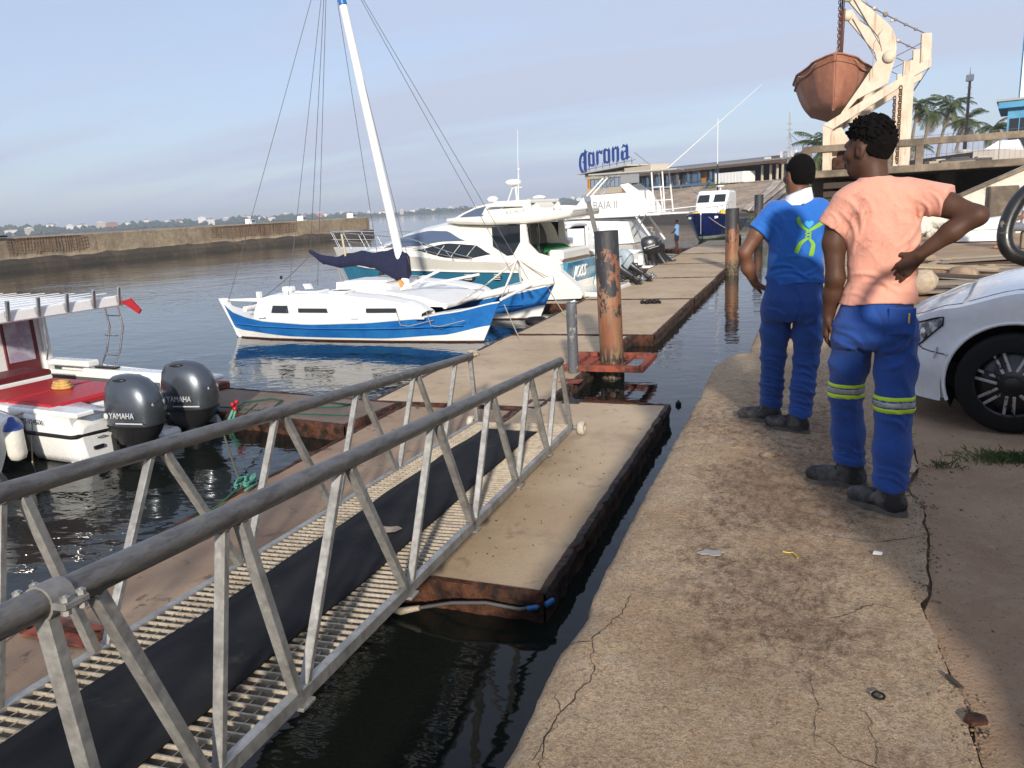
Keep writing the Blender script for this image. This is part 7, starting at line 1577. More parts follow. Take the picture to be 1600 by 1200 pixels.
# ------------------------------------------------------------------ figures: signed distance surfaces
def smin(a, b, k):
    h = np.clip(.5+.5*(b-a)/k, 0, 1); return b+(a-b)*h-k*h*(1-h)
class Field:
    def __init__(s, lo, hi, h):
        s.lo = np.array(lo, np.float32); s.h = h; s.n = np.ceil((np.array(hi)-s.lo)/h).astype(int)+1; s.S = np.full(s.n, .5, np.float32)
        s.ax = [s.lo[i]+h*np.arange(s.n[i], dtype=np.float32) for i in range(3)]
    def sl(s, lo, hi):
        r_ = []
        for i in range(3):
            a = int(max(0, np.floor((lo[i]-s.lo[i])/s.h))); b = int(min(s.n[i], np.ceil((hi[i]-s.lo[i])/s.h)+1)); r_.append(slice(a, max(a+1, b)))
        return tuple(r_)
    def grid(s, sl): return np.meshgrid(*[s.ax[i][sl[i]] for i in range(3)], indexing='ij')
    def put(s, sl, d, k, op='u'):
        if op == 'u': s.S[sl] = smin(s.S[sl], d, k)
        else: s.S[sl] = -smin(-s.S[sl], d, k)
    def cap(s, a, b, r1, r2=None, k=.02, cut=False, flat=1., op='u', cuta=False):
        a, b = np.array(a, np.float32), np.array(b, np.float32); r2 = r1 if r2 is None else r2; m = max(r1, r2)+k*1.5+.02
        sl = s.sl(np.minimum(a, b)-m, np.maximum(a, b)+m); X, Y, Z = s.grid(sl); ba = b-a; L2 = float(ba@ba)+1e-9
        px, py, pz = X-a[0], Y-a[1], Z-a[2]; tt = (px*ba[0]+py*ba[1]+pz*ba[2])/L2; t_ = np.clip(tt, 0, 1)
        d = np.sqrt((px-ba[0]*t_)**2+((py-ba[1]*t_)/flat)**2+(pz-ba[2]*t_)**2)-(r1+(r2-r1)*t_)
        if cut: d = np.maximum(d, (tt-1)*math.sqrt(L2))
        if cuta: d = np.maximum(d, -tt*math.sqrt(L2))
        s.put(sl, d, k, op)
    def chain(s, pts, rs, k=.02, **kw):
        for i in range(len(pts)-1): s.cap(pts[i], pts[i+1], rs[i], rs[i+1], k, **kw)
    def ell(s, c, r, rz=0., k=.02, op='u', rx=0.):
        c = np.array(c, np.float32); r = np.array(r, np.float32); m = float(max(r))+k*1.5+.02; sl = s.sl(c-m, c+m); X, Y, Z = s.grid(sl); x, y, z = X-c[0], Y-c[1], Z-c[2]
        if rz: cs, sn = math.cos(-rz), math.sin(-rz); x, y = x*cs-y*sn, x*sn+y*cs
        if rx: cs, sn = math.cos(-rx), math.sin(-rx); y, z = y*cs-z*sn, y*sn+z*cs
        q = np.sqrt((x/r[0])**2+(y/r[1])**2+(z/r[2])**2); s.put(sl, (q-1)*float(min(r)), k, op)
    def sec(s, secs, k=.02, e=2.4):
        z = np.array([q[0] for q in secs], np.float32); o = np.argsort(z); z = z[o]; A = np.array(secs, np.float32)[o]
        mx = float(max(A[:, 3].max(), A[:, 4].max()))+.08; sl = s.sl((A[:, 1].min()-mx, A[:, 2].min()-mx, z[0]-.06), (A[:, 1].max()+mx, A[:, 2].max()+mx, z[-1]+.06)); X, Y, Z = s.grid(sl); zz = s.ax[2][sl[2]]
        cx, cy, rx, ry = [np.interp(zz, z, A[:, i]) for i in (1, 2, 3, 4)]
        q = (np.abs((X-cx)/rx)**e+np.abs((Y-cy)/ry)**e)**(1/e); d = (q-1)*np.minimum(rx, ry); d = np.maximum(d, np.maximum(Z-z[-1], z[0]-Z)); s.put(sl, d.astype(np.float32), k)
    def disp(s, fn):
        X, Y, Z = np.meshgrid(*s.ax, indexing='ij'); s.S += fn(X, Y, Z).astype(np.float32)
    def clip(s, fn):
        X, Y, Z = np.meshgrid(*s.ax, indexing='ij'); s.S = np.maximum(s.S, fn(X, Y, Z)).astype(np.float32)
    def mesh(s, name, mt):
        S = s.S.copy(); S[0] = S[-1] = 1; S[:, 0] = S[:, -1] = 1; S[:, :, 0] = S[:, :, -1] = 1
        I = S < 0; nx, ny, nz = S.shape
        cs = [(i, j, k) for i in (0, 1) for j in (0, 1) for k in (0, 1)]
        cnt = sum(I[i:nx-1+i, j:ny-1+j, k:nz-1+k].astype(np.int8) for i, j, k in cs); act = (cnt > 0) & (cnt < 8); idx = np.argwhere(act)
        cid = np.full(act.shape, -1, np.int32); cid[act] = np.arange(len(idx)); val = {c: S[idx[:, 0]+c[0], idx[:, 1]+c[1], idx[:, 2]+c[2]] for c in cs}
        P = np.zeros((len(idx), 3)); W = np.zeros(len(idx))
        for c in cs:
            for ax in range(3):
                if c[ax] == 0:
                    d = list(c); d[ax] = 1; d = tuple(d); a, b = val[c], val[d]; m = (a < 0) != (b < 0); t_ = np.where(m, a/np.where(a-b == 0, 1, a-b), 0)
                    q = np.tile(np.array(c, float), (len(idx), 1)); q[:, ax] += t_; P[m] += q[m]; W[m] += 1
        V = s.lo+(idx+P/W[:, None])*s.h; F = []
        for ax in range(3):
            b, c = (ax+1) % 3, (ax+2) % 3; sl0 = [slice(None)]*3; sl1 = [slice(None)]*3; sl0[ax] = slice(0, -1); sl1[ax] = slice(1, None); A, B = I[tuple(sl0)], I[tuple(sl1)]
            e = np.argwhere(A != B); ok = (e[:, b] > 0) & (e[:, c] > 0) & (e[:, b] < S.shape[b]-1) & (e[:, c] < S.shape[c]-1); e = e[ok]; ins_ = A[tuple(e.T)]
            def g(db, dc): q = e.copy(); q[:, b] -= db; q[:, c] -= dc; return cid[tuple(q.T)]
            Q = np.stack([g(1, 1), g(0, 1), g(0, 0), g(1, 0)], 1); Q[~ins_] = Q[~ins_][:, ::-1]; F.append(Q)
        F = np.concatenate(F); F = F[(F >= 0).all(1)]
        me = bpy.data.meshes.new(name); me.vertices.add(len(V)); me.vertices.foreach_set('co', V.astype(np.float32).ravel()); me.loops.add(len(F)*4); me.loops.foreach_set('vertex_index', F.ravel().astype(np.int32))
        me.polygons.add(len(F)); me.polygons.foreach_set('loop_start', np.arange(0, len(F)*4, 4, dtype=np.int32)); me.polygons.foreach_set('loop_total', np.full(len(F), 4, np.int32)); me.update(calc_edges=True); me.validate()
        me.polygons.foreach_set('use_smooth', [True]*len(me.polygons)); me.materials.append(mt); return me

def V3(*a): return np.array(a, float)
def rotz(p, a): c, s = math.cos(a), math.sin(a); return np.array((p[0]*c-p[1]*s, p[0]*s+p[1]*c, p[2]))
def hand(F, wrist, dirn, palm_n, L=.19, curl=.35, side=1, k=.008, spread=.10):
    """palm and five bent fingers; dirn along the fingers, palm_n out of the palm, side +1 puts the thumb on dirn x palm_n"""
    d = np.array(dirn, float); d /= np.linalg.norm(d); n = np.array(palm_n, float); n -= d*(n@d); n /= np.linalg.norm(n); w = np.cross(d, n)*side
    pc = wrist+d*.045
    for q in (-.026, -.009, .009, .026): F.cap(wrist+w*q*.6+d*.005, wrist+d*.088+w*q*1.1, .0155, .0125, k=.010)
    for i, (q, l) in enumerate(((.0285, .074), (.0095, .084), (-.0095, .079), (-.0285, .062))):
        p = wrist+d*.088+w*q*1.05; dd = d+w*q*spread*18*.1; ang = 0
        for j, f in enumerate((.45, .32, .23)):
            ang += curl*(.7 if j == 0 else 1.0); v = dd*math.cos(ang)+n*math.sin(ang); v /= np.linalg.norm(v); e = p+v*l*f*1.05; F.cap(p, e, .0088-.0009*j, .0080-.0009*j, k=.005); p = e
    p = wrist+w*.022+d*.02; v = w*.75+d*.7+n*.25; v /= np.linalg.norm(v); e = p+v*.042; F.cap(p, e, .0135, .0105, k=.010); v2 = v*.6+d*.7+n*.25; v2 /= np.linalg.norm(v2); e2 = e+v2*.030; F.cap(e, e2, .0105, .009, k=.006); F.cap(e2, e2+v2*.022, .009, .0075, k=.005)

def head(F, c, yaw, s=1., pitch=0.):
    c = np.array(c, float)
    def L(x, y, z): return c+rotz((x*s, (y*math.cos(pitch)-z*math.sin(pitch))*s, (y*math.sin(pitch)+z*math.cos(pitch))*s), yaw)
    F.ell(L(0, -.012, .028), (.073*s, .093*s, .092*s), yaw, k=.01)           # cranium
    F.ell(L(0, .030, -.030), (.060*s, .062*s, .075*s), yaw, k=.03)           # face
    F.ell(L(0, .042, -.088), (.036*s, .036*s, .026*s), yaw, k=.03)           # chin
    F.cap(L(-.045, .0, -.055), L(-.024, .045, -.088), .022*s, .018*s, k=.025); F.cap(L(.045, 0, -.055), L(.024, .045, -.088), .022*s, .018*s, k=.025)
    F.cap(L(-.034, .076, .022), L(.034, .076, .022), .013*s, k=.02)          # brow
    F.cap(L(0, .088, .010), L(0, .106, -.024), .009*s, .012*s, k=.012); F.cap(L(-.014, .092, -.030), L(.014, .092, -.030), .010*s, k=.010)      # nose
    F.cap(L(-.017, .090, -.055), L(.017, .090, -.055), .0085*s, k=.008); F.cap(L(-.015, .088, -.069), L(.015, .088, -.069), .009*s, k=.008)  # lips
    for sx in (-1, 1):
        F.ell(L(sx*.032, .078, .004), (.016*s, .012*s, .011*s), yaw, k=.008, op='s')
        F.ell(L(sx*.046, .056, -.018), (.020*s, .020*s, .020*s), yaw, k=.02)      # cheek
        F.ell(L(sx*.076, -.006, -.006), (.010*s, .020*s, .031*s), yaw, k=.008); F.ell(L(sx*.085, -.002, -.004), (.006*s, .010*s, .016*s), yaw, k=.004, op='s')
    return L

skin_dark = NT('dark_brown_skin'); _v = skin_dark.coord('Object'); skin_dark.set(skin_dark.mix(skin_dark.noise(_v, 18, 4), (.048, .022, .013), (.100, .047, .028)), .58); skin_dark.b.inputs['Specular IOR Level'].default_value = .3; skin_dark.bump(skin_dark.noise(_v, 260, 3), .15, .002); skin_dark = skin_dark.mat
skin_mid = NT('brown_skin'); _v = skin_mid.coord('Object'); skin_mid.set(skin_mid.mix(skin_mid.noise(_v, 18, 4), (.11, .046, .024), (.175, .078, .042)), .56); skin_mid.bump(skin_mid.noise(_v, 260, 3), .15, .002); skin_mid = skin_mid.mat
hair_m = mk('black_hair', (.005, .0042, .004), .9, var=.4, scale=30, bump=.8, bscale=140, bdist=.01, spec=.12)
def cloth(name, c, var=.10, dirt=None, rough=.85, weave=900):
    t = NT(name); v = t.coord('Object'); n = t.noise(v, 7, 5, .6); col = t.mix(1.0, c, t.ramp(n, .3, .7, (1-var,)*3, (1+var*.5,)*3), 'MULTIPLY')
    if dirt: col = t.mix(t.math('MULTIPLY', t.ramp(t.noise(t.coord('Object', (1, 1, .6), (0, .5, 0)), 5.5, 8, .7, 1.5), .60, .70), dirt[1]), col, dirt[0])
    t.set(col, rough); t.b.inputs['Sheen Weight'].default_value = .15; wr = t.noise(t.coord('Object', (1, 1, .55), (.3, .5, 0)), 11, 5, .55, 1.6); rd = t.math('ABSOLUTE', t.math('SUBTRACT', wr, .5), 0.)
    b1 = t.bump(t.ramp(rd, .0, .10, (1, 1, 1), (0, 0, 0)), .20, .008); h = t.math('ADD', t.noise(v, weave, 2), t.math('MULTIPLY', t.noise(v, 30, 5, .6), 2.2)); t.bump(h, .35, .007, b1); return t.mat
peach = cloth('peach_cotton', (.74, .34, .245), .07, ((.30, .12, .09), .55)); royal = cloth('blue_cotton', (.012, .13, .50), .10); denim = cloth('work_trouser_blue', (.008, .060, .29), .18, ((.014, .030, .085), .55)); denim2 = cloth('work_trouser_blue_plain', (.008, .058, .265), .18, ((.012, .026, .08), .5))
boot_m = mk('dusty_black_boot', (.020, .020, .021), .6, var=.3, col2=(.11, .105, .098), scale=11, lo=.42, hi=.64, bump=.5, bscale=60, spec=.3); sole_m = mk('boot_sole', (.10, .095, .085), .85, var=.3); lace_m = mk('lace', (.02, .02, .02), .8)
hivis = NT('hi_vis_yellow'); hivis.set((.50, .72, .03), .6); hivis = hivis.mat; silver_tape2 = mk('reflective_tape', (.36, .37, .37), .35, .3, var=.25, scale=12)

def boot(parent, heel, ang, name='boot', size=.285):
    """ankle boot: heel at the given point, toe towards angle"""
    t = bpy.data.objects.new(name, None); COL.objects.link(t); t.parent = parent; t.location = heel; t.rotation_euler = (0, 0, ang)
    F = Field((-.08, -.10, -.01), (.33, .10, .22), .006)
    F.ell((.02, 0, .055), (.050, .038, .055), k=.02); F.cap((.03, 0, .05), (.16, .004, .045), .042, .044, k=.03); F.ell((.205, .006, .045), (.066, .047, .045), k=.03); F.cap((.055, 0, .07), (.037, 0, .160), .048, .052, k=.03, cut=True); F.cap((.08, 0, .085), (.17, .004, .06), .030, .022, k=.03)
    F.clip(lambda X, Y, Z: .018-Z); F.disp(lambda X, Y, Z: .0025*np.sin(X*120+Z*60)*np.exp(-((X-.12)/.04)**2)+.002*np.sin(Z*150)*(Z > .1))
    put('upper', F.mesh('upper', boot_m), t)
    mb = MB(); outl = []
    for k in range(28):
        a = 2*PI*k/28; x = .115+.152*math.cos(a); w = .040+.013*math.sin((x+.03)*9) if x > -.03 else .04; outl.append((x, (.053 if x > .12 else .043)*math.copysign(abs(math.sin(a))**.7, math.sin(a))))
    mb.prism(outl, (0, 0, .011), (1, 0, 0), (0, 1, 0), .022); mb.prism([(x*.97+.003, y*1.04) for x, y in outl], (0, 0, .026), (1, 0, 0), (0, 1, 0), .010); mb.build('sole', sole_m, t)
    mb = MB()
    for q in range(4): x = .085+.026*q; z = .118-.012*q; mb.tube([(x, -.032, z-.012), (x+.004, 0, z+.004), (x+.008, .032, z-.012)], .0035, 5)
    mb.build('laces', lace_m, t)

def folds(A, fr, ph, dirv, warp=6.):
    dx, dy, dz = dirv
    return lambda X, Y, Z: A*np.sin(fr*(dx*X+dy*Y+dz*Z)+ph+1.2*np.sin(warp*X+3*Z+ph)+.8*np.sin(warp*1.7*Y+5*Z))

def ridge(A, fr, ph, dirv, warp=6.):
    dx, dy, dz = dirv      # sharp creases with soft valleys between
    def f(X, Y, Z):
        q = fr*(dx*X+dy*Y+dz*Z)+ph+1.5*np.sin(warp*X+4*Z+ph)+1.1*np.sin(warp*2.1*Y+7*Z+2*ph)+.6*np.sin(17*X-11*Z)
        return A*(np.abs(np.sin(q*.5))**.7-.6)
    return f

def creases(F, segs, back=True):
    """folds pressed along lines in the (x, z) view of the cloth: (x0, z0, x1, z1, width, height)"""
    X, Y, Z = np.meshgrid(*F.ax, indexing='ij'); side = np.clip((.03-Y)/.05, 0, 1) if back else 1.
    for (x0, z0, x1, z1, w, A) in segs:
        dx, dz = x1-x0, z1-z0; L2 = dx*dx+dz*dz; t_ = np.clip(((X-x0)*dx+(Z-z0)*dz)/L2, 0, 1); bow = .18*math.sqrt(L2)*np.sin(t_*PI)
        ex, ez = X-x0-dx*t_+bow*dz/math.sqrt(L2), Z-z0-dz*t_-bow*dx/math.sqrt(L2); d2 = ex*ex+ez*ez; env = np.sin(np.clip(t_*.9+.05, 0, 1)*PI)**.6
        F.S -= (A*env*side*(np.exp(-d2/w**2)-.55*np.exp(-d2/(2.4*w)**2))).astype(np.float32)

def orange_man():
    P = Vector((.29, 3.92, 0)); t = thing('person', 'man in a peach T-shirt and blue work trousers, one hand on his hip', 'person', P, -math.atan2(P.x, P.y))
    F = Field((-.42, -.34, -.02), (.52, .42, 1.84), .0056)
    hc = (-.055, .015, 1.668); yaw = R(62); head(F, hc, yaw, 1.03)
    F.cap((-.035, .000, 1.61), (-.015, -.015, 1.45), .056, .066, k=.03); F.cap((-.03, .02, 1.60), (-.02, .02, 1.46), .045, .05, k=.03)
    F.sec([(1.46, -.005, 0, .09, .06), (1.40, .0, 0, .155, .085), (1.25, .02, 0, .13, .085), (1.08, .03, 0, .115, .08), (.92, .01, 0, .135, .085), (.84, .01, 0, .12, .08)], .03)
    # arms
    F.chain([V3(-.165, .0, 1.405), V3(-.180, -.015, 1.26), V3(-.168, -.03, 1.10), V3(-.178, .0, 1.02), V3(-.196, .02, .915)], [.056, .049, .040, .042, .026], k=.025)
    hand(F, V3(-.197, .022, .915), (-.10, .10, -1), (.9, .25, 0), curl=.40, side=1)
    eR = V3(.372, -.12, 1.362); wR = V3(.170, -.125, 1.205)
    F.chain([V3(.160, .0, 1.445), V3(.270, -.06, 1.41), eR], [.056, .050, .042], k=.025); F.chain([eR, V3(.285, -.128, 1.30), wR], [.041, .041, .026], k=.025); F.ell(eR+V3(.012, -.01, .0), (.030, .03, .03), k=.02)
    hand(F, wR, (-.68, .10, -.72), (-.1, .95, -.15), curl=.16, side=-1, spread=.4)
    # legs under the trousers
    F.chain([V3(-.075, 0, .88), V3(-.105, .09, .52), V3(-.065, .19, .10)], [.085, .055, .032], k=.03); F.chain([V3(.095, 0, .88), V3(.108, -.05, .50), V3(.110, -.135, .10)], [.085, .055, .032], k=.03)
    body = put('body', F.mesh('body', skin_dark), t)
    # hair: a high rough crown of curls
    F = Field((-.22, -.16, 1.60), (.14, .22, 1.86), .0052)
    def H(x, y, z): return np.array(hc)+rotz((x, y, z), yaw)
    F.ell(H(0, -.024, .042), (.078, .094, .086), yaw, k=.01); F.ell(H(0, -.006, .088), (.080, .092, .062), yaw, k=.03); F.ell(H(0, -.05, .01), (.070, .062, .072), yaw, k=.02)
    F.disp(lambda X, Y, Z: .0105*(np.sin(X*150+3*np.sin(Y*40))*np.sin(Y*140+2*np.sin(Z*50))*np.sin(Z*145+2*np.sin(X*45)))*np.clip((Z-1.66)/.05, .25, 1.3)+.006*np.sin(X*62+1)*np.sin(Y*58)*np.sin(Z*66))
    F.clip(lambda X, Y, Z: -((Y-hc[1])*math.cos(yaw)*-1+(X-hc[0])*math.sin(yaw))*1.0-.068-np.clip((Z-1.725)*1.2, -.02, .06))
    put('hair', F.mesh('hair', hair_m), body)
    mb = MB()
    for i in range(1300):
        u = Vector((random.gauss(0, 1), random.gauss(0, 1), random.gauss(.5, .8))).normalized(); 
        if u.z < -.05: continue
        c = H(0, -.012, .07); e = Vector(c)+Matrix.Rotation(yaw, 3, 'Z') @ Vector((u.x*.080, u.y*.092, u.z*.078)); mb.ball(e*1.0+Vector((random.gauss(0, .004), random.gauss(0, .004), random.gauss(0, .004))), random.uniform(.0022, .0052), 4)
    tag(mb.build('curls', hair_m, body), kind='stuff')
    for sx in (-1, 1):
        mb = MB(); mb.ball(H(sx*.031, .074, .006), .0115, 10); mb.build('eye', mk('eye_white', (.55, .5, .45), .3) if 'eye_white' not in MATS else MATS['eye_white'], body)
    # T-shirt
    F = Field((-.34, -.24, .95), (.42, .24, 1.60), .0062)
    F.sec([(1.548, -.022, -.008, .064, .060), (1.525, -.018, -.006, .080, .068), (1.495, -.010, -.004, .118, .084), (1.455, -.002, -.003, .158, .102), (1.40, .006, -.004, .170, .118), (1.30, .018, -.004, .160, .124), (1.18, .028, -.002, .150, .118), (1.08, .028, 0, .146, .116), (1.02, .020, 0, .160, .128), (.975, .016, 0, .172, .138)], .03, e=2.3)
    F.cap((-.125, .0, 1.435), (-.192, -.008, 1.325), .076, .073, k=.045, cut=True); F.cap((.115, 0, 1.462), (.272, -.060, 1.425), .074, .072, k=.045, cut=True)
    F.cap((-.09, -.02, 1.46), (.06, -.02, 1.475), .05, .05, k=.05)
    F.disp(lambda X, Y, Z: ridge(.005, 30, .4, (.90, .2, .30))(X, Y, Z)*np.clip((1.36-Z)/.25, 0, 1)*np.clip((Z-.98)/.05, 0, 1)*np.exp(-((X-.05)/.13)**2)+ridge(.004, 34, 1.1, (.85, .3, -.55))(X, Y, Z)*np.exp(-((X+.11)/.08)**2)*np.clip((1.47-Z)/.1, 0, 1)+ridge(.010, 42, 2.1, (-.45, .3, .9))(X, Y, Z)*np.exp(-((X-.15)/.07)**2-((Z-1.37)/.10)**2)+ridge(.005, 55, .2, (.12, .1, 1))(X, Y, Z)*np.exp(-((Z-1.06)/.055)**2)+ridge(.003, 70, .8, (.6, .3, .7))(X, Y, Z))
    creases(F, [(-.13, 1.46, -.075, 1.28, .012, .012), (-.10, 1.48, -.02, 1.38, .010, .008), (-.15, 1.40, -.10, 1.22, .011, .011), (.02, 1.50, .035, 1.14, .020, .009), (.075, 1.47, .085, 1.16, .016, .008), (.16, 1.41, .09, 1.24, .012, .012), (.17, 1.37, .12, 1.20, .010, .010), (.15, 1.44, .20, 1.36, .009, .010), (.20, 1.47, .235, 1.37, .008, .009), (-.10, 1.12, .06, 1.06, .012, .012), (-.09, 1.07, .11, 1.03, .011, .011), (.16, 1.12, .03, 1.09, .010, .010), (-.13, 1.03, -.02, 1.00, .009, .009), (-.20, 1.40, -.165, 1.34, .008, .008), (-.155, 1.38, -.20, 1.33, .008, .007)])
    F.clip(lambda X, Y, Z: (.982+.010*np.sin(X*14+1))-Z)
    put('t_shirt', F.mesh('t_shirt', peach), body)
    # trousers with knee bands
    def trou(F):
        F.sec([(1.035, .015, 0, .138, .108), (.97, .012, -.002, .156, .122), (.90, .008, -.012, .174, .134), (.82, .008, -.010, .178, .132), (.775, .008, -.004, .170, .118)], .03, e=2.3)
        F.chain([V3(-.078, .01, .84), V3(-.092, .055, .68), V3(-.105, .10, .53), V3(-.088, .15, .30), V3(-.070, .188, .06)], [.098, .090, .079, .077, .080], k=.035); F.chain([V3(.098, -.005, .84), V3(.106, -.03, .68), V3(.108, -.05, .52), V3(.108, -.09, .30), V3(.110, -.133, .045)], [.098, .090, .082, .080, .084], k=.035)
        F.disp(lambda X, Y, Z: ridge(.008, 95, .7, (.30, .2, 1))(X, Y, Z)*np.exp(-((Z-.48)/.07)**2)+ridge(.008, 105, 2.2, (.40, .1, 1))(X, Y, Z)*np.exp(-((Z-.19)/.08)**2)+ridge(.010, 62, .1, (.9, .2, .8))(X, Y, Z)*np.exp(-((Z-.73)/.09)**2)+ridge(.005, 55, 1.5, (1, .5, .22))(X, Y, Z)+ridge(.007, 80, .9, (.2, .1, 1))(X, Y, Z)*np.exp(-((Z-.86)/.06)**2))
        creases(F, [(-.15, .86, -.02, .76, .013, .013), (-.14, .80, -.03, .70, .012, .012), (.16, .86, .04, .77, .013, .013), (.17, .79, .05, .69, .012, .012), (.0, .98, .008, .74, .010, -.010), (-.15, .52, -.06, .47, .009, .010), (-.14, .47, -.05, .44, .009, .010), (.05, .50, .16, .45, .009, .010), (.06, .46, .16, .41, .010, .010), (-.13, .25, -.04, .20, .009, .011), (-.13, .20, -.03, .165, .008, .010), (.05, .23, .17, .18, .009, .011), (.05, .19, .17, .15, .008, .010), (-.14, .66, -.08, .40, .014, .007), (.14, .66, .12, .36, .014, .008), (-.09, .42, -.10, .20, .012, .006)], False)
        F.clip(lambda X, Y, Z: np.where(X < .01, .135, .125)+.006*np.sin(X*40)-Z)
    F = Field((-.26, -.26, .06), (.26, .34, 1.05), .0062); trou(F); tr = put('trousers', F.mesh('trousers', denim), body); base = F
    for (x0, x1, zc) in ((-.3, .004, .545), (.004, .3, .525)):
        for (a, b, m_) in ((-.040, -.016, hivis), (-.016, .014, silver_tape2), (.014, .038, hivis)):
            F2 = Field((-.24, -.26, .44), (.24, .32, .64), .0066); trou(F2); off = .0022 if m_ is hivis else .0016; F2.S -= off; F2.clip(lambda X, Y, Z: np.maximum(np.maximum(x0-X, X-x1), np.maximum(zc+a-Z, Z-zc-b))); put('knee_band', F2.mesh('knee_band', m_), tr)
    mb = MB(); mb.box((.117, -.136, .915), (.11, .012, .12), bev=.004); mb.build('back_pocket', denim, tr); mb = MB(); mb.box((.145, -.146, .93), (.008, .005, .045), bev=.001); mb.build('pocket_tab', mk('yellow_tab', (.52, .36, .10), .7), tr)
    boot(body, (-.020, .190, 0), R(172), size=.29); boot(body, (.155, -.150, 0), R(146))
    return t
def blue_man():
    P = Vector((-.12, 5.12, 0)); t = thing('person', 'man in a bright blue T-shirt with a green figure printed on the back', 'person', P, -math.atan2(P.x, P.y))
    F = Field((-.40, -.28, -.02), (.44, .34, 1.74), .0056); hc = (.052, .015, 1.598); yaw = R(34); head(F, hc, yaw, 1.0)
    F.cap((.05, .0, 1.54), (.048, -.01, 1.40), .054, .062, k=.03)
    F.sec([(1.42, .045, 0, .09, .06), (1.36, .045, 0, .155, .085), (1.2, .045, 0, .13, .085), (1.02, .045, 0, .12, .08), (.88, .04, 0, .135, .085), (.80, .04, 0, .12, .08)], .03)
    F.chain([V3(-.115, 0, 1.365), V3(-.185, -.035, 1.26), V3(-.252, -.06, 1.150)], [.054, .046, .038], k=.025); F.chain([V3(-.252, -.06, 1.150), V3(-.235, -.03, 1.05), V3(-.190, .01, .945)], [.039, .038, .025], k=.025)
    hand(F, V3(-.190, .01, .945), (.75, .35, -.42), (.3, .1, -.9), curl=.18, side=1)
    F.chain([V3(.210, 0, 1.365), V3(.262, .0, 1.22), V3(.285, .01, 1.09), V3(.27, .05, .99), V3(.25, .09, .88)], [.054, .046, .038, .039, .025], k=.025); hand(F, V3(.25, .09, .88), (-.1, .1, -1), (-.9, .25, 0), curl=.4, side=-1)
    F.chain([V3(-.05, 0, .84), V3(-.068, .05, .47), V3(-.085, .125, .10)], [.085, .055, .032], k=.03); F.chain([V3(.13, 0, .84), V3(.125, .0, .46), V3(.092, -.085, .10)], [.085, .055, .032], k=.03)
    body = put('body', F.mesh('body', skin_mid), t)
    def H(x, y, z): return np.array(hc)+rotz((x, y, z), yaw)
    F = Field((-.10, -.14, 1.50), (.20, .18, 1.74), .0054); F.ell(H(0, -.016, .034), (.0785, .094, .092), yaw, k=.01); F.ell(H(0, -.045, -.015), (.068, .058, .070), yaw, k=.02)
    F.disp(lambda X, Y, Z: .0022*np.sin(X*260)*np.sin(Y*250)*np.sin(Z*255)); F.clip(lambda X, Y, Z: ((Y-hc[1])*math.cos(yaw)-(X-hc[0])*math.sin(yaw))-.052-np.clip((Z-1.64)*.9, -.05, .05)); F.clip(lambda X, Y, Z: (1.545+.7*np.clip((Y-hc[1])*math.cos(yaw)-(X-hc[0])*math.sin(yaw)+.02, 0, .1))-Z); put('hair', F.mesh('hair', hair_m), body)
    # white collar standing out of the neckline
    mb = MB(); mb.solid(lambda u, w: (.052+(.072+.020*(1-w))*math.cos(R(-215)+R(290)*u), -.006+(.070+.016*(1-w))*math.sin(R(-215)+R(290)*u), 1.425+(.075+.025*math.cos(R(290)*(u-.68)))*w), 40, 5, (.002, 0, -.002)); mb.build('collar', mk('white_cloth', (.78, .80, .84), .85), body)
    F = Field((-.32, -.22, .88), (.36, .24, 1.52), .0062)
    F.sec([(1.455, .048, 0, .078, .066), (1.435, .047, 0, .115, .082), (1.40, .045, -.003, .155, .100), (1.34, .045, -.004, .170, .118), (1.24, .045, -.004, .166, .122), (1.10, .045, -.002, .165, .120), (1.0, .045, 0, .170, .120), (.93, .045, 0, .176, .124)], .03, e=2.3)
    F.cap((-.08, 0, 1.385), (-.178, -.032, 1.270), .074, .070, k=.045, cut=True); F.cap((.17, 0, 1.385), (.262, .0, 1.24), .074, .070, k=.045, cut=True)
    F.disp(lambda X, Y, Z: ridge(.006, 36, .9, (.85, .2, .5))(X, Y, Z)*np.clip((1.16-Z)/.2, 0, 1)+ridge(.010, 58, .3, (.15, .1, 1))(X, Y, Z)*np.exp(-((Z-.99)/.055)**2)+ridge(.008, 40, 1.8, (.8, .2, -.5))(X, Y, Z)*np.exp(-((X+.09)/.07)**2)*np.clip((1.4-Z)/.1, 0, 1)+ridge(.003, 66, .8, (.6, .3, .7))(X, Y, Z))
    creases(F, [(-.09, 1.40, -.02, 1.24, .012, .010), (-.12, 1.33, -.06, 1.15, .011, .011), (.03, 1.40, .035, 1.10, .020, .007), (.19, 1.36, .14, 1.16, .012, .010), (-.10, 1.06, .10, .995, .012, .013), (-.10, 1.01, .14, .97, .011, .012), (.20, 1.07, .05, 1.02, .011, .011), (.0, 1.12, .18, 1.05, .012, .009), (-.17, 1.33, -.13, 1.27, .008, .008), (-.11, 1.20, -.04, 1.05, .012, .009)])
    F.clip(lambda X, Y, Z: .948+.012*np.sin(X*16)-Z); sh = put('t_shirt', F.mesh('t_shirt', royal), body)
    # the print, laid on the back of the shirt
    from mathutils.bvhtree import BVHTree
    bv = BVHTree.FromPolygons([v.co[:] for v in sh.data.vertices], [p.vertices[:] for p in sh.data.polygons])
    def on(u, z, lift):
        h = bv.ray_cast(Vector((u, -1, z)), Vector((0, 1, 0))); return Vector((u, (h[0].y if h[0] else -.12)-lift, z))
    green = cloth('green_print', (.22, .48, .03), .12); pale = cloth('pale_blue_print', (.05, .36, .75), .05)
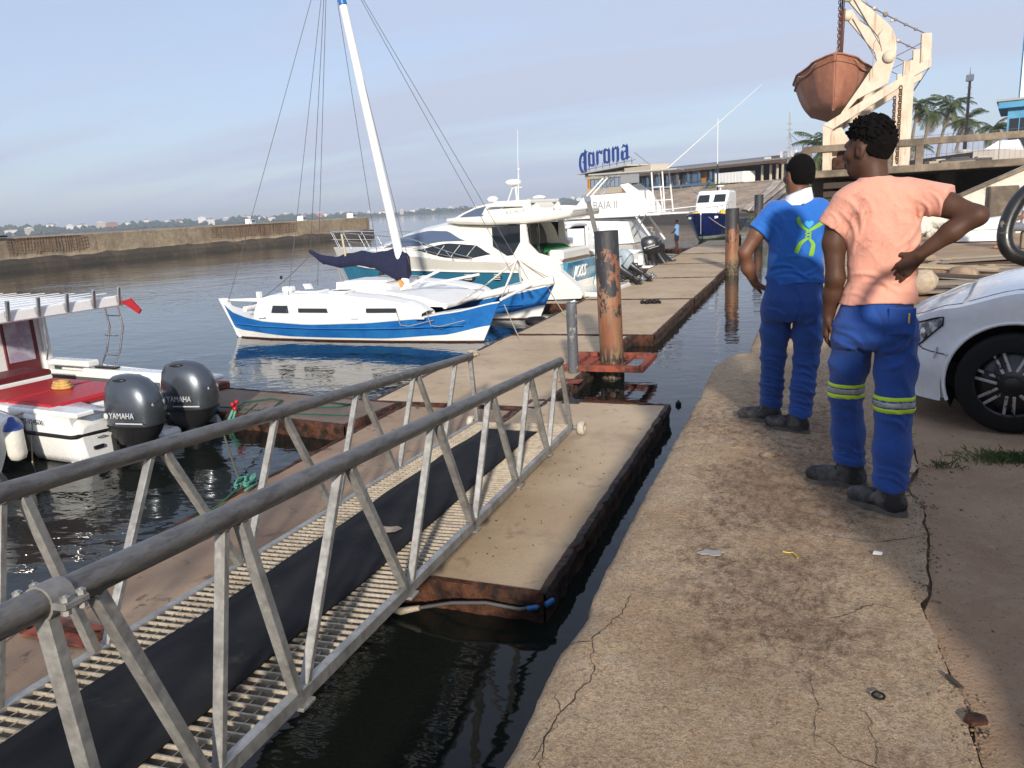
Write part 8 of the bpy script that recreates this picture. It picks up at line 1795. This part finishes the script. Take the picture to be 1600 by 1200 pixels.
    def cr2(P, n=8):
        o = []
        for i in range(len(P)-1):
            a, b, c, d = [np.array(P[max(0, min(len(P)-1, k))]) for k in (i-1, i, i+1, i+2)]
            for k in range(n): s = k/n; o.append(.5*((2*b)+(c-a)*s+(2*a-5*b+4*c-d)*s*s+(3*b-a-3*c+d)*s**3))
        return o+[np.array(P[-1])]
    def stroke(P, w, m_, name, n=8, lift=.003):
        Q = cr2(P, n); mb = MB(); vs = []
        for i, q in enumerate(Q):
            d = Q[min(i+1, len(Q)-1)]-Q[max(i-1, 0)]; d = d/(np.linalg.norm(d)+1e-9); nn = np.array((-d[1], d[0])); f = i/(len(Q)-1); ww = np.interp(f, [0, .15, .8, 1], w)
            for sgn in (-1, -.33, .33, 1): p = q+nn*ww*sgn; vs.append(on(p[0], p[1], lift))
        mb.add(vs, [(4*i+k, 4*i+k+1, 4*i+k+5, 4*i+k+4) for i in range(len(Q)-1) for k in range(3)], 0, True); mb.build(name, m_, sh)
    stroke([(.054, 1.354), (.063, 1.318), (.088, 1.288), (.114, 1.273)], [.006, .012, .006, .004], green, 'print'); stroke([(.212, 1.378), (.194, 1.32), (.142, 1.285), (.116, 1.271)], [.014, .016, .008, .004], green, 'print')
    stroke([(.096, 1.271), (.128, 1.255), (.098, 1.238), (.112, 1.226)], [.003, .0035, .0035, .003], green, 'print', lift=.004); stroke([(.130, 1.271), (.098, 1.255), (.128, 1.238), (.112, 1.226)], [.003, .0035, .0035, .003], green, 'print', lift=.0045)
    stroke([(.110, 1.226), (.070, 1.198), (.046, 1.141)], [.004, .008, .014, .010], green, 'print'); stroke([(.117, 1.226), (.142, 1.187), (.131, 1.119)], [.004, .008, .014, .012], green, 'print')
    mb = MB(); hp = [(16*math.sin(a)**3, 13*math.cos(a)-5*math.cos(2*a)-2*math.cos(3*a)-math.cos(4*a)) for a in [2*PI*k/24 for k in range(24)]]; vs = [on(.116+.0016*x, 1.310+.0017*y, .004) for x, y in hp]+[on(.116, 1.312, .004)]; mb.add(vs, [(k, (k+1) % 24, 24) for k in range(24)], 0); mb.build('print', pale, sh)
    def trou(F):
        F.sec([(.99, .042, 0, .158, .108), (.92, .04, -.004, .172, .120), (.85, .04, -.012, .186, .132), (.77, .038, -.010, .186, .130), (.72, .038, -.004, .176, .116)], .03, e=2.3)
        F.chain([V3(-.055, .01, .79), V3(-.066, .035, .63), V3(-.072, .055, .47), V3(-.078, .085, .28), V3(-.085, .120, .06)], [.100, .090, .078, .072, .074], k=.03); F.chain([V3(.135, -.005, .79), V3(.132, -.005, .63), V3(.125, .0, .46), V3(.108, -.04, .28), V3(.092, -.090, .04)], [.100, .090, .078, .073, .076], k=.03)
        F.disp(lambda X, Y, Z: ridge(.011, 110, 1.7, (.25, .2, 1))(X, Y, Z)*np.exp(-((Z-.26)/.15)**2)+ridge(.008, 90, .4, (.3, .1, 1))(X, Y, Z)*np.exp(-((Z-.48)/.08)**2)+ridge(.009, 60, 1.1, (.9, .2, .8))(X, Y, Z)*np.exp(-((Z-.67)/.09)**2)+ridge(.004, 55, 1.5, (1, .5, .22))(X, Y, Z)); creases(F, [(-.12, .80, .02, .71, .013, .012), (.20, .80, .08, .70, .013, .012), (.038, .93, .04, .70, .010, -.010), (-.13, .46, -.02, .42, .009, .011), (-.13, .41, -.03, .37, .009, .011), (.06, .44, .18, .39, .009, .011), (.05, .39, .18, .35, .009, .010), (-.14, .31, -.03, .28, .008, .011), (-.14, .25, -.03, .21, .008, .011), (.04, .31, .17, .26, .008, .011), (.04, .25, .16, .20, .008, .011), (-.13, .19, -.04, .165, .008, .010), (.04, .18, .15, .15, .008, .010)], False); F.clip(lambda X, Y, Z: np.where(X < .02, .120, .115)+.01*np.sin(X*40)-Z)
    F = Field((-.24, -.24, .05), (.32, .26, 1.0), .0066); trou(F); put('trousers', F.mesh('trousers', denim2), body)
    boot(body, (-.040, .115, 0), R(160)); boot(body, (.125, -.105, 0), R(150))
    return t
orange_man(); blue_man()

# small figures: one on the far boat, one sitting by the wall
def far_person():
    t = thing('person', 'person in a pale blue shirt standing on a stern by the far outboards', 'person', (-7.05, 45.0, -1.25), R(70)); t.scale = (.93, .93, .93)
    F = Field((-.35, -.3, -.02), (.35, .4, 1.72), .014); head(F, (0, .02, 1.58), 0, 1.0); F.cap((0, 0, 1.5), (0, 0, 1.38), .055, .06); F.sec([(1.4, 0, 0, .14, .08), (1.2, 0, 0, .13, .085), (.9, 0, 0, .14, .09), (.8, 0, 0, .13, .085)], .03)
    for sx in (-1, 1): F.chain([V3(sx*.17, 0, 1.36), V3(sx*.21, -.02, 1.12), V3(sx*.18, .16, .98)], [.05, .042, .03], k=.02); hand(F, V3(sx*.18, .16, .98), (0, 1, -.3), (-sx, 0, 0)); F.chain([V3(sx*.09, 0, .85), V3(sx*.095, .02, .45), V3(sx*.095, -.02, .06)], [.085, .058, .045], k=.03); F.cap((sx*.095, -.03, .035), (sx*.10, .15, .03), .04, .035)
    b = put('body', F.mesh('body', skin_dark), t)
    F = Field((-.35, -.2, .7), (.35, .25, 1.5), .014); F.sec([(1.42, 0, 0, .10, .07), (1.37, 0, 0, .165, .10), (1.2, 0, 0, .16, .115), (.85, 0, 0, .165, .12), (.76, 0, 0, .17, .12)], .03)
    for sx in (-1, 1): F.cap((sx*.13, 0, 1.36), (sx*.20, -.01, 1.20), .07, .068, k=.03, cut=True)
    put('shirt', F.mesh('shirt', cloth('pale_blue_shirt', (.16, .36, .62), .1)), b)
    F = Field((-.25, -.2, .3), (.25, .25, .85), .014)
    for sx in (-1, 1): F.cap((sx*.085, 0, .78), (sx*.095, .02, .45), .10, .085, k=.03, cut=True)
    put('shorts', F.mesh('shorts', navy_cloth), b); mb = MB(); mb.ball((0, -.01, 1.63), (.08, .095, .085), 12); mb.build('hair', hair_m, b)
far_person()
def seated_person():
    t = thing('person', 'seated person in a white shirt and red cap, half hidden by the black mirror bracket', 'person', (4.55, 20.6, 0), R(80))
    F = Field((-.35, -.4, -.02), (.35, .75, 1.40), .012); head(F, (0, .06, 1.17), 0, 1.0, -.2); F.cap((0, .02, 1.1), (0, 0, .98), .055, .06); F.sec([(1.0, 0, 0, .14, .08), (.8, 0, -.01, .14, .10), (.5, 0, -.02, .15, .11), (.4, 0, -.02, .14, .11)], .03)
    for sx in (-1, 1): F.chain([V3(sx*.17, 0, .96), V3(sx*.22, .06, .70), V3(sx*.12, .28, .58)], [.05, .042, .03], k=.02); hand(F, V3(sx*.12, .28, .58), (-sx*.3, 1, -.2), (0, 0, -1)); F.chain([V3(sx*.10, 0, .45), V3(sx*.13, .42, .46), V3(sx*.13, .40, .06)], [.085, .060, .042], k=.03); F.cap((sx*.13, .38, .035), (sx*.14, .56, .03), .04, .035)
    b = put('body', F.mesh('body', mk('tan_skin', (.34, .17, .11), .5)), t)
    F = Field((-.35, -.25, .36), (.35, .3, 1.1), .012); F.sec([(1.03, 0, 0, .10, .07), (.98, 0, 0, .165, .10), (.8, 0, -.01, .165, .12), (.5, 0, -.02, .17, .13), (.4, 0, -.02, .17, .13)], .03)
    for sx in (-1, 1): F.cap((sx*.13, 0, .96), (sx*.20, .04, .80), .07, .068, k=.03, cut=True)
    put('shirt', F.mesh('shirt', MATS['white_cloth']), b)
    F = Field((-.3, -.25, .25), (.3, .6, .6), .012)
    for sx in (-1, 1): F.cap((sx*.09, -.02, .46), (sx*.13, .38, .47), .10, .085, k=.03, cut=True)
    put('shorts', F.mesh('shorts', cloth('grey_shorts', (.16, .17, .2), .1)), b)
    mb = MB(); mb.ball((0, .04, 1.235), (.086, .10, .07), 12); mb.box((0, .15, 1.215), (.13, .12, .012), bev=.005); mb.build('cap', MATS['red_cloth'], b)
    s = thing('bench_block', 'low concrete block that the person in the red cap sits on', 'bench', (4.62, 20.55, 0), R(80)); mb = MB(); mb.box((0, -.05, .17), (.7, .40, .35), bev=.02); mb.build('block', deck_conc, s)
seated_person()

# ------------------------------------------------------------------ ropes, weeds, litter
def rope_run():
    t = thing('mooring_rope', 'green and white rope knotted on the brown pontoon edge running to the grey outboards', 'rope', (-5.42, 6.0, -1.19))
    mb = MB()
    for k in range(9):
        a0 = k*.9; mb.tube([(.05*math.sin(a0+q*.8)+.02*k-.08, .10*math.cos(a0*1.3+q*.9)+.02*q, .03+.02*(k % 4)+.015*math.sin(q*1.5)) for q in range(8)], .013, 6)
    mb.build('knot', green_rope, t)
    mb = MB(); mb.tube(sag((0, 0, .05), (-1.35, 1.30, .18), .04)+[Vector((-2.0, 2.75, .12))], .014, 6); mb.build('line', mk('muddy_rope', (.10, .10, .06), .9, var=.3), t)
    mb = MB(); mb.tube([(-.02, -.02, .03), (.12, -.5, .02), (.10, -1.3, .015), (.22, -2.4, .02), (.55, -3.4, .06), (.9, -4.2, .3)], .010, 6); mb.build('trailing_line', mk('dark_green_cord', (.02, .13, .05), .8), t)
rope_run()
def pontoon_rope():
    t = thing('rope_coil', 'dark green rope snaking over the finger pontoon with a red knot', 'rope', (-7.8, 9.05, -1.19))
    P = [(.0, -.35, .03), (-.2, .1, .02), (.1, .38, .02), (.35, .30, .02), (.5, -.10, .02), (.9, -.05, .02), (1.5, .1, .02), (1.6, .25, .02), (1.0, .32, .02), (.6, .2, .02)]
    mb = MB(); mb.tube(P, .014, 6); mb.tube([(-1.0, -.05, .02), (-.4, -.2, .02), (.2, -.25, .02), (1.0, -.35, .02), (1.9, -.3, .02)], .012, 6); mb.build('rope', mk('bottle_green_rope', (.015, .085, .055), .85, var=.3), t)
    mb = MB()
    for q in range(5): mb.ball((.02+.03*math.sin(q*2), -.36+.03*math.cos(q*3), .03+.03*q), .035, 7)
    mb.build('red_knot', red_vinyl, t); mb = MB(); mb.tube([(0, -.38, .03), (.0, -.5, -.1), (.02, -.52, -.28)], .022, 6); mb.tube([(.05, -.38, .03), (.07, -.5, -.1), (.06, -.53, -.22)], .018, 6); mb.build('rope_tail', green_rope, t)
pontoon_rope()
mb = MB(); mb.box((0, 0, .06), (.26, .24, .12), bev=.02); o = mb.build('red_chock', red_oxide, loc=(-9.2, 10.0, -1.2), rz=-.1); tag(o, 'small red block at the far end of the finger pontoon', 'block')
mb = MB(); mb.ball((0, 0, .0), .045, 10); mb.tube([(0, 0, .03), (0, .01, .06)], .01, 5); o = mb.build('float_ball', black_rubber, loc=(-1.70, 10.9, -1.40)); tag(o, 'small black float in the water off the pontoon corner', 'float')
mb = MB(); mb.tube([(-2.6, 4.52, -1.33), (-2.35, 4.55, -1.27), (-2.1, 4.6, -1.26), (-1.85, 4.62, -1.285), (-1.72, 4.68, -1.28)], .014, 7); h = mb.build('water_hose', mk('grey_hose', (.07, .07, .07), .6)); tag(h, 'grey hose with blue coupling hung along the near pontoon end', 'hose')
mb = MB(); mb.cyl((-1.80, 4.64, -1.285), (-1.73, 4.67, -1.28), .020, seg=12); mb.cyl((-1.68, 4.70, -1.27), (-1.64, 4.76, -1.26), .022, seg=12); mb.build('coupling', mk('blue_coupling', (.02, .15, .40), .5), h); mb = MB(); mb.tube([(-2.6, 4.52, -1.33), (-2.75, 4.5, -1.37), (-2.85, 4.52, -1.39)], [.02, .028, .01], 7); mb.build('frayed_end', rope_mat, h)
mb = MB()
for q in range(9): mb.tube([(.10*math.cos(a)+.02*math.sin(q*3), .07*math.sin(a), .02+.012*q) for a in [.5*k+q for k in range(8)]], .013, 5)
o = mb.build('rope_coil', rope_mat, loc=(-5.85, 13.0, -1.2)); tag(o, 'small tan rope coil on the jetty edge behind the gangway', 'rope')
mb = MB(); mb.grid(lambda u, w: (-.13+.26*u, -.12+.24*w, .05*math.sin(PI*u)*math.sin(PI*w)*(1+.6*math.sin(9*u+7*w))), 12, 10); o = mb.build('dark_rag', mk('dark_rag', (.02, .022, .028), .9), loc=(-3.05, 10.05, -1.195)); tag(o, 'dark rag lying by the far end of the gangway', 'rag')
mb = MB()
for q in range(12): mb.ball((random.uniform(-.25, .25), random.uniform(-.15, .15), .04), random.uniform(.03, .08), 6)
o = mb.build('rope_heap', black_rubber, loc=(-3.9, 20.6, -1.2)); tag(o, 'small dark heap lying on the long jetty left of the far pile', 'heap')
# grass tuft by the car
def tuft(x, y, r_, n, label):
    mb = MB()
    for i in range(n):
        a = random.uniform(0, 2*PI); d = abs(random.gauss(0, r_*.55)); p = Vector((x+d*math.cos(a)*1.4, y+d*math.sin(a)*.7, -.012)); L = random.uniform(.02, .075); v = Vector((random.gauss(0, .5), random.gauss(0, .5), 1)).normalized(); w = Vector((-v.y, v.x, 0)); w = (w.normalized() if w.length > .01 else Vector((1, 0, 0)))*.0022
        m = p+v*L*.6; tip = p+v*L+Vector((v.x, v.y, -.3))*L*.4; mb.add([p-w, p+w, m+w*.7, tip, m-w*.7], [(0, 1, 2, 3, 4)])
    tag(mb.build('grass_tuft', leaf_mat('grass_blade', (.05, .085, .02), (.13, .17, .05)) if 'grass_blade' not in MATS else MATS['grass_blade']), label, 'grass', kind='stuff')
tuft(1.06, 4.72, .17, 620, 'tuft of grass on the bare ground in front of the car wheel'); tuft(1.55, 4.65, .10, 120, 'thin grass under the white car behind its wheel'); tuft(.72, 4.55, .06, 50, 'few blades of grass beside the trouser leg with yellow bands')
def litter(name, label, cat, mb, mt, loc, rz=0): o = mb.build(name, mt, loc=loc, rz=rz); tag(o, label, cat)
mb = MB(); mb.lathe([(.013, 0), (.020, 0), (.020, .004), (.013, .004), (.013, 0)], seg=16, caps=False); litter('metal_ring', 'small dark ring lying on the concrete near the bottom right', 'ring', mb, black_rubber, (.235, 2.27, .012), .3)
mb = MB(); mb.prism([(-.035, -.006), (.032, -.009), (.038, .0), (.032, .008), (-.032, .007)], (0, 0, .008), (1, 0, 0), (0, 1, .1), .006); litter('wood_splinter', 'dark splinter lying across the open joint', 'splinter', mb, MATS['dark_plank'], (.455, 2.40, .01), R(118))
mb = MB(); mb.prism([(-.030, -.016), (.018, -.024), (.032, 0), (.018, .020), (-.012, .024), (-.034, .01)], (0, 0, .006), (1, 0, 0), (0, 1, 0), .012); litter('rusty_shard', 'flat rusty shard beside the joint at the bottom right', 'shard', mb, rust, (.485, 2.235, .004), .6)
mb = MB(); mb.prism([(-.02, -.008), (.015, -.012), (.022, .004), (-.01, .012)], (0, 0, .006), (1, 0, 0), (0, 1, .2), .004); litter('paper_scrap', 'scrap of white paper on the concrete at the edge of the shadow', 'paper', mb, white_paint, (.305, 3.29, .008), .2)
mb = MB(); mb.ball((0, 0, .01), (.05, .03, .02), 8); mb.ball((.03, .02, .012), (.03, .022, .015), 7); litter('stone_chip', 'flat grey stone near the blue trousered man\'s boots', 'stone', mb, stone_mat, (-.19, 4.52, 0), .4)

mb = MB(); P = [(-.055, -.005), (-.035, -.022), (-.01, -.016), (.015, -.03), (.045, -.02), (.05, .006), (.062, .014), (.04, .026), (.01, .022), (-.02, .03), (-.03, .012)]
mb.prism([(x*1.0, y*1.0) for x, y in P], (0, 0, .006), (1, 0, 0), (0, 1, 0), .004); litter('cement_splash', 'flat grey cement splash on the concrete, middle of the quay', 'cement', mb, mk('grey_cement', (.30, .29, .27), .8, var=.1), (-.36, 3.14, .002), .1)
mb = MB(); mb.tube([(-.03, .03, .004), (-.01, .022, .004), (.01, .025, .004), (.018, .0, .004), (.022, -.03, .004)], .0028, 5); litter('yellow_paint_mark', 'thin yellow paint squiggle on the concrete', 'paint mark', mb, mk('yellow_mark', (.62, .46, .06), .8, var=.3), (-.03, 3.20, .004), .2)
# ------------------------------------------------------------------ haze over the bay
def haze():
    hm = bpy.data.materials.new('haze_air'); hm.use_nodes = True; nt = hm.node_tree; nt.nodes.clear()
    vo = nt.nodes.new('ShaderNodeVolumePrincipled'); out = nt.nodes.new('ShaderNodeOutputMaterial'); nt.links.new(vo.outputs[0], out.inputs['Volume'])
    vo.inputs['Color'].default_value = (.80, .86, .95, 1); vo.inputs['Density'].default_value = .00042; vo.inputs['Anisotropy'].default_value = .2
    mb = MB(); mb.box((-800, 1000, 24), (4400, 3000, 52)); o = mb.build('haze', hm); tag(o, 'thin pale haze over the bay', 'haze', kind='stuff')
haze()
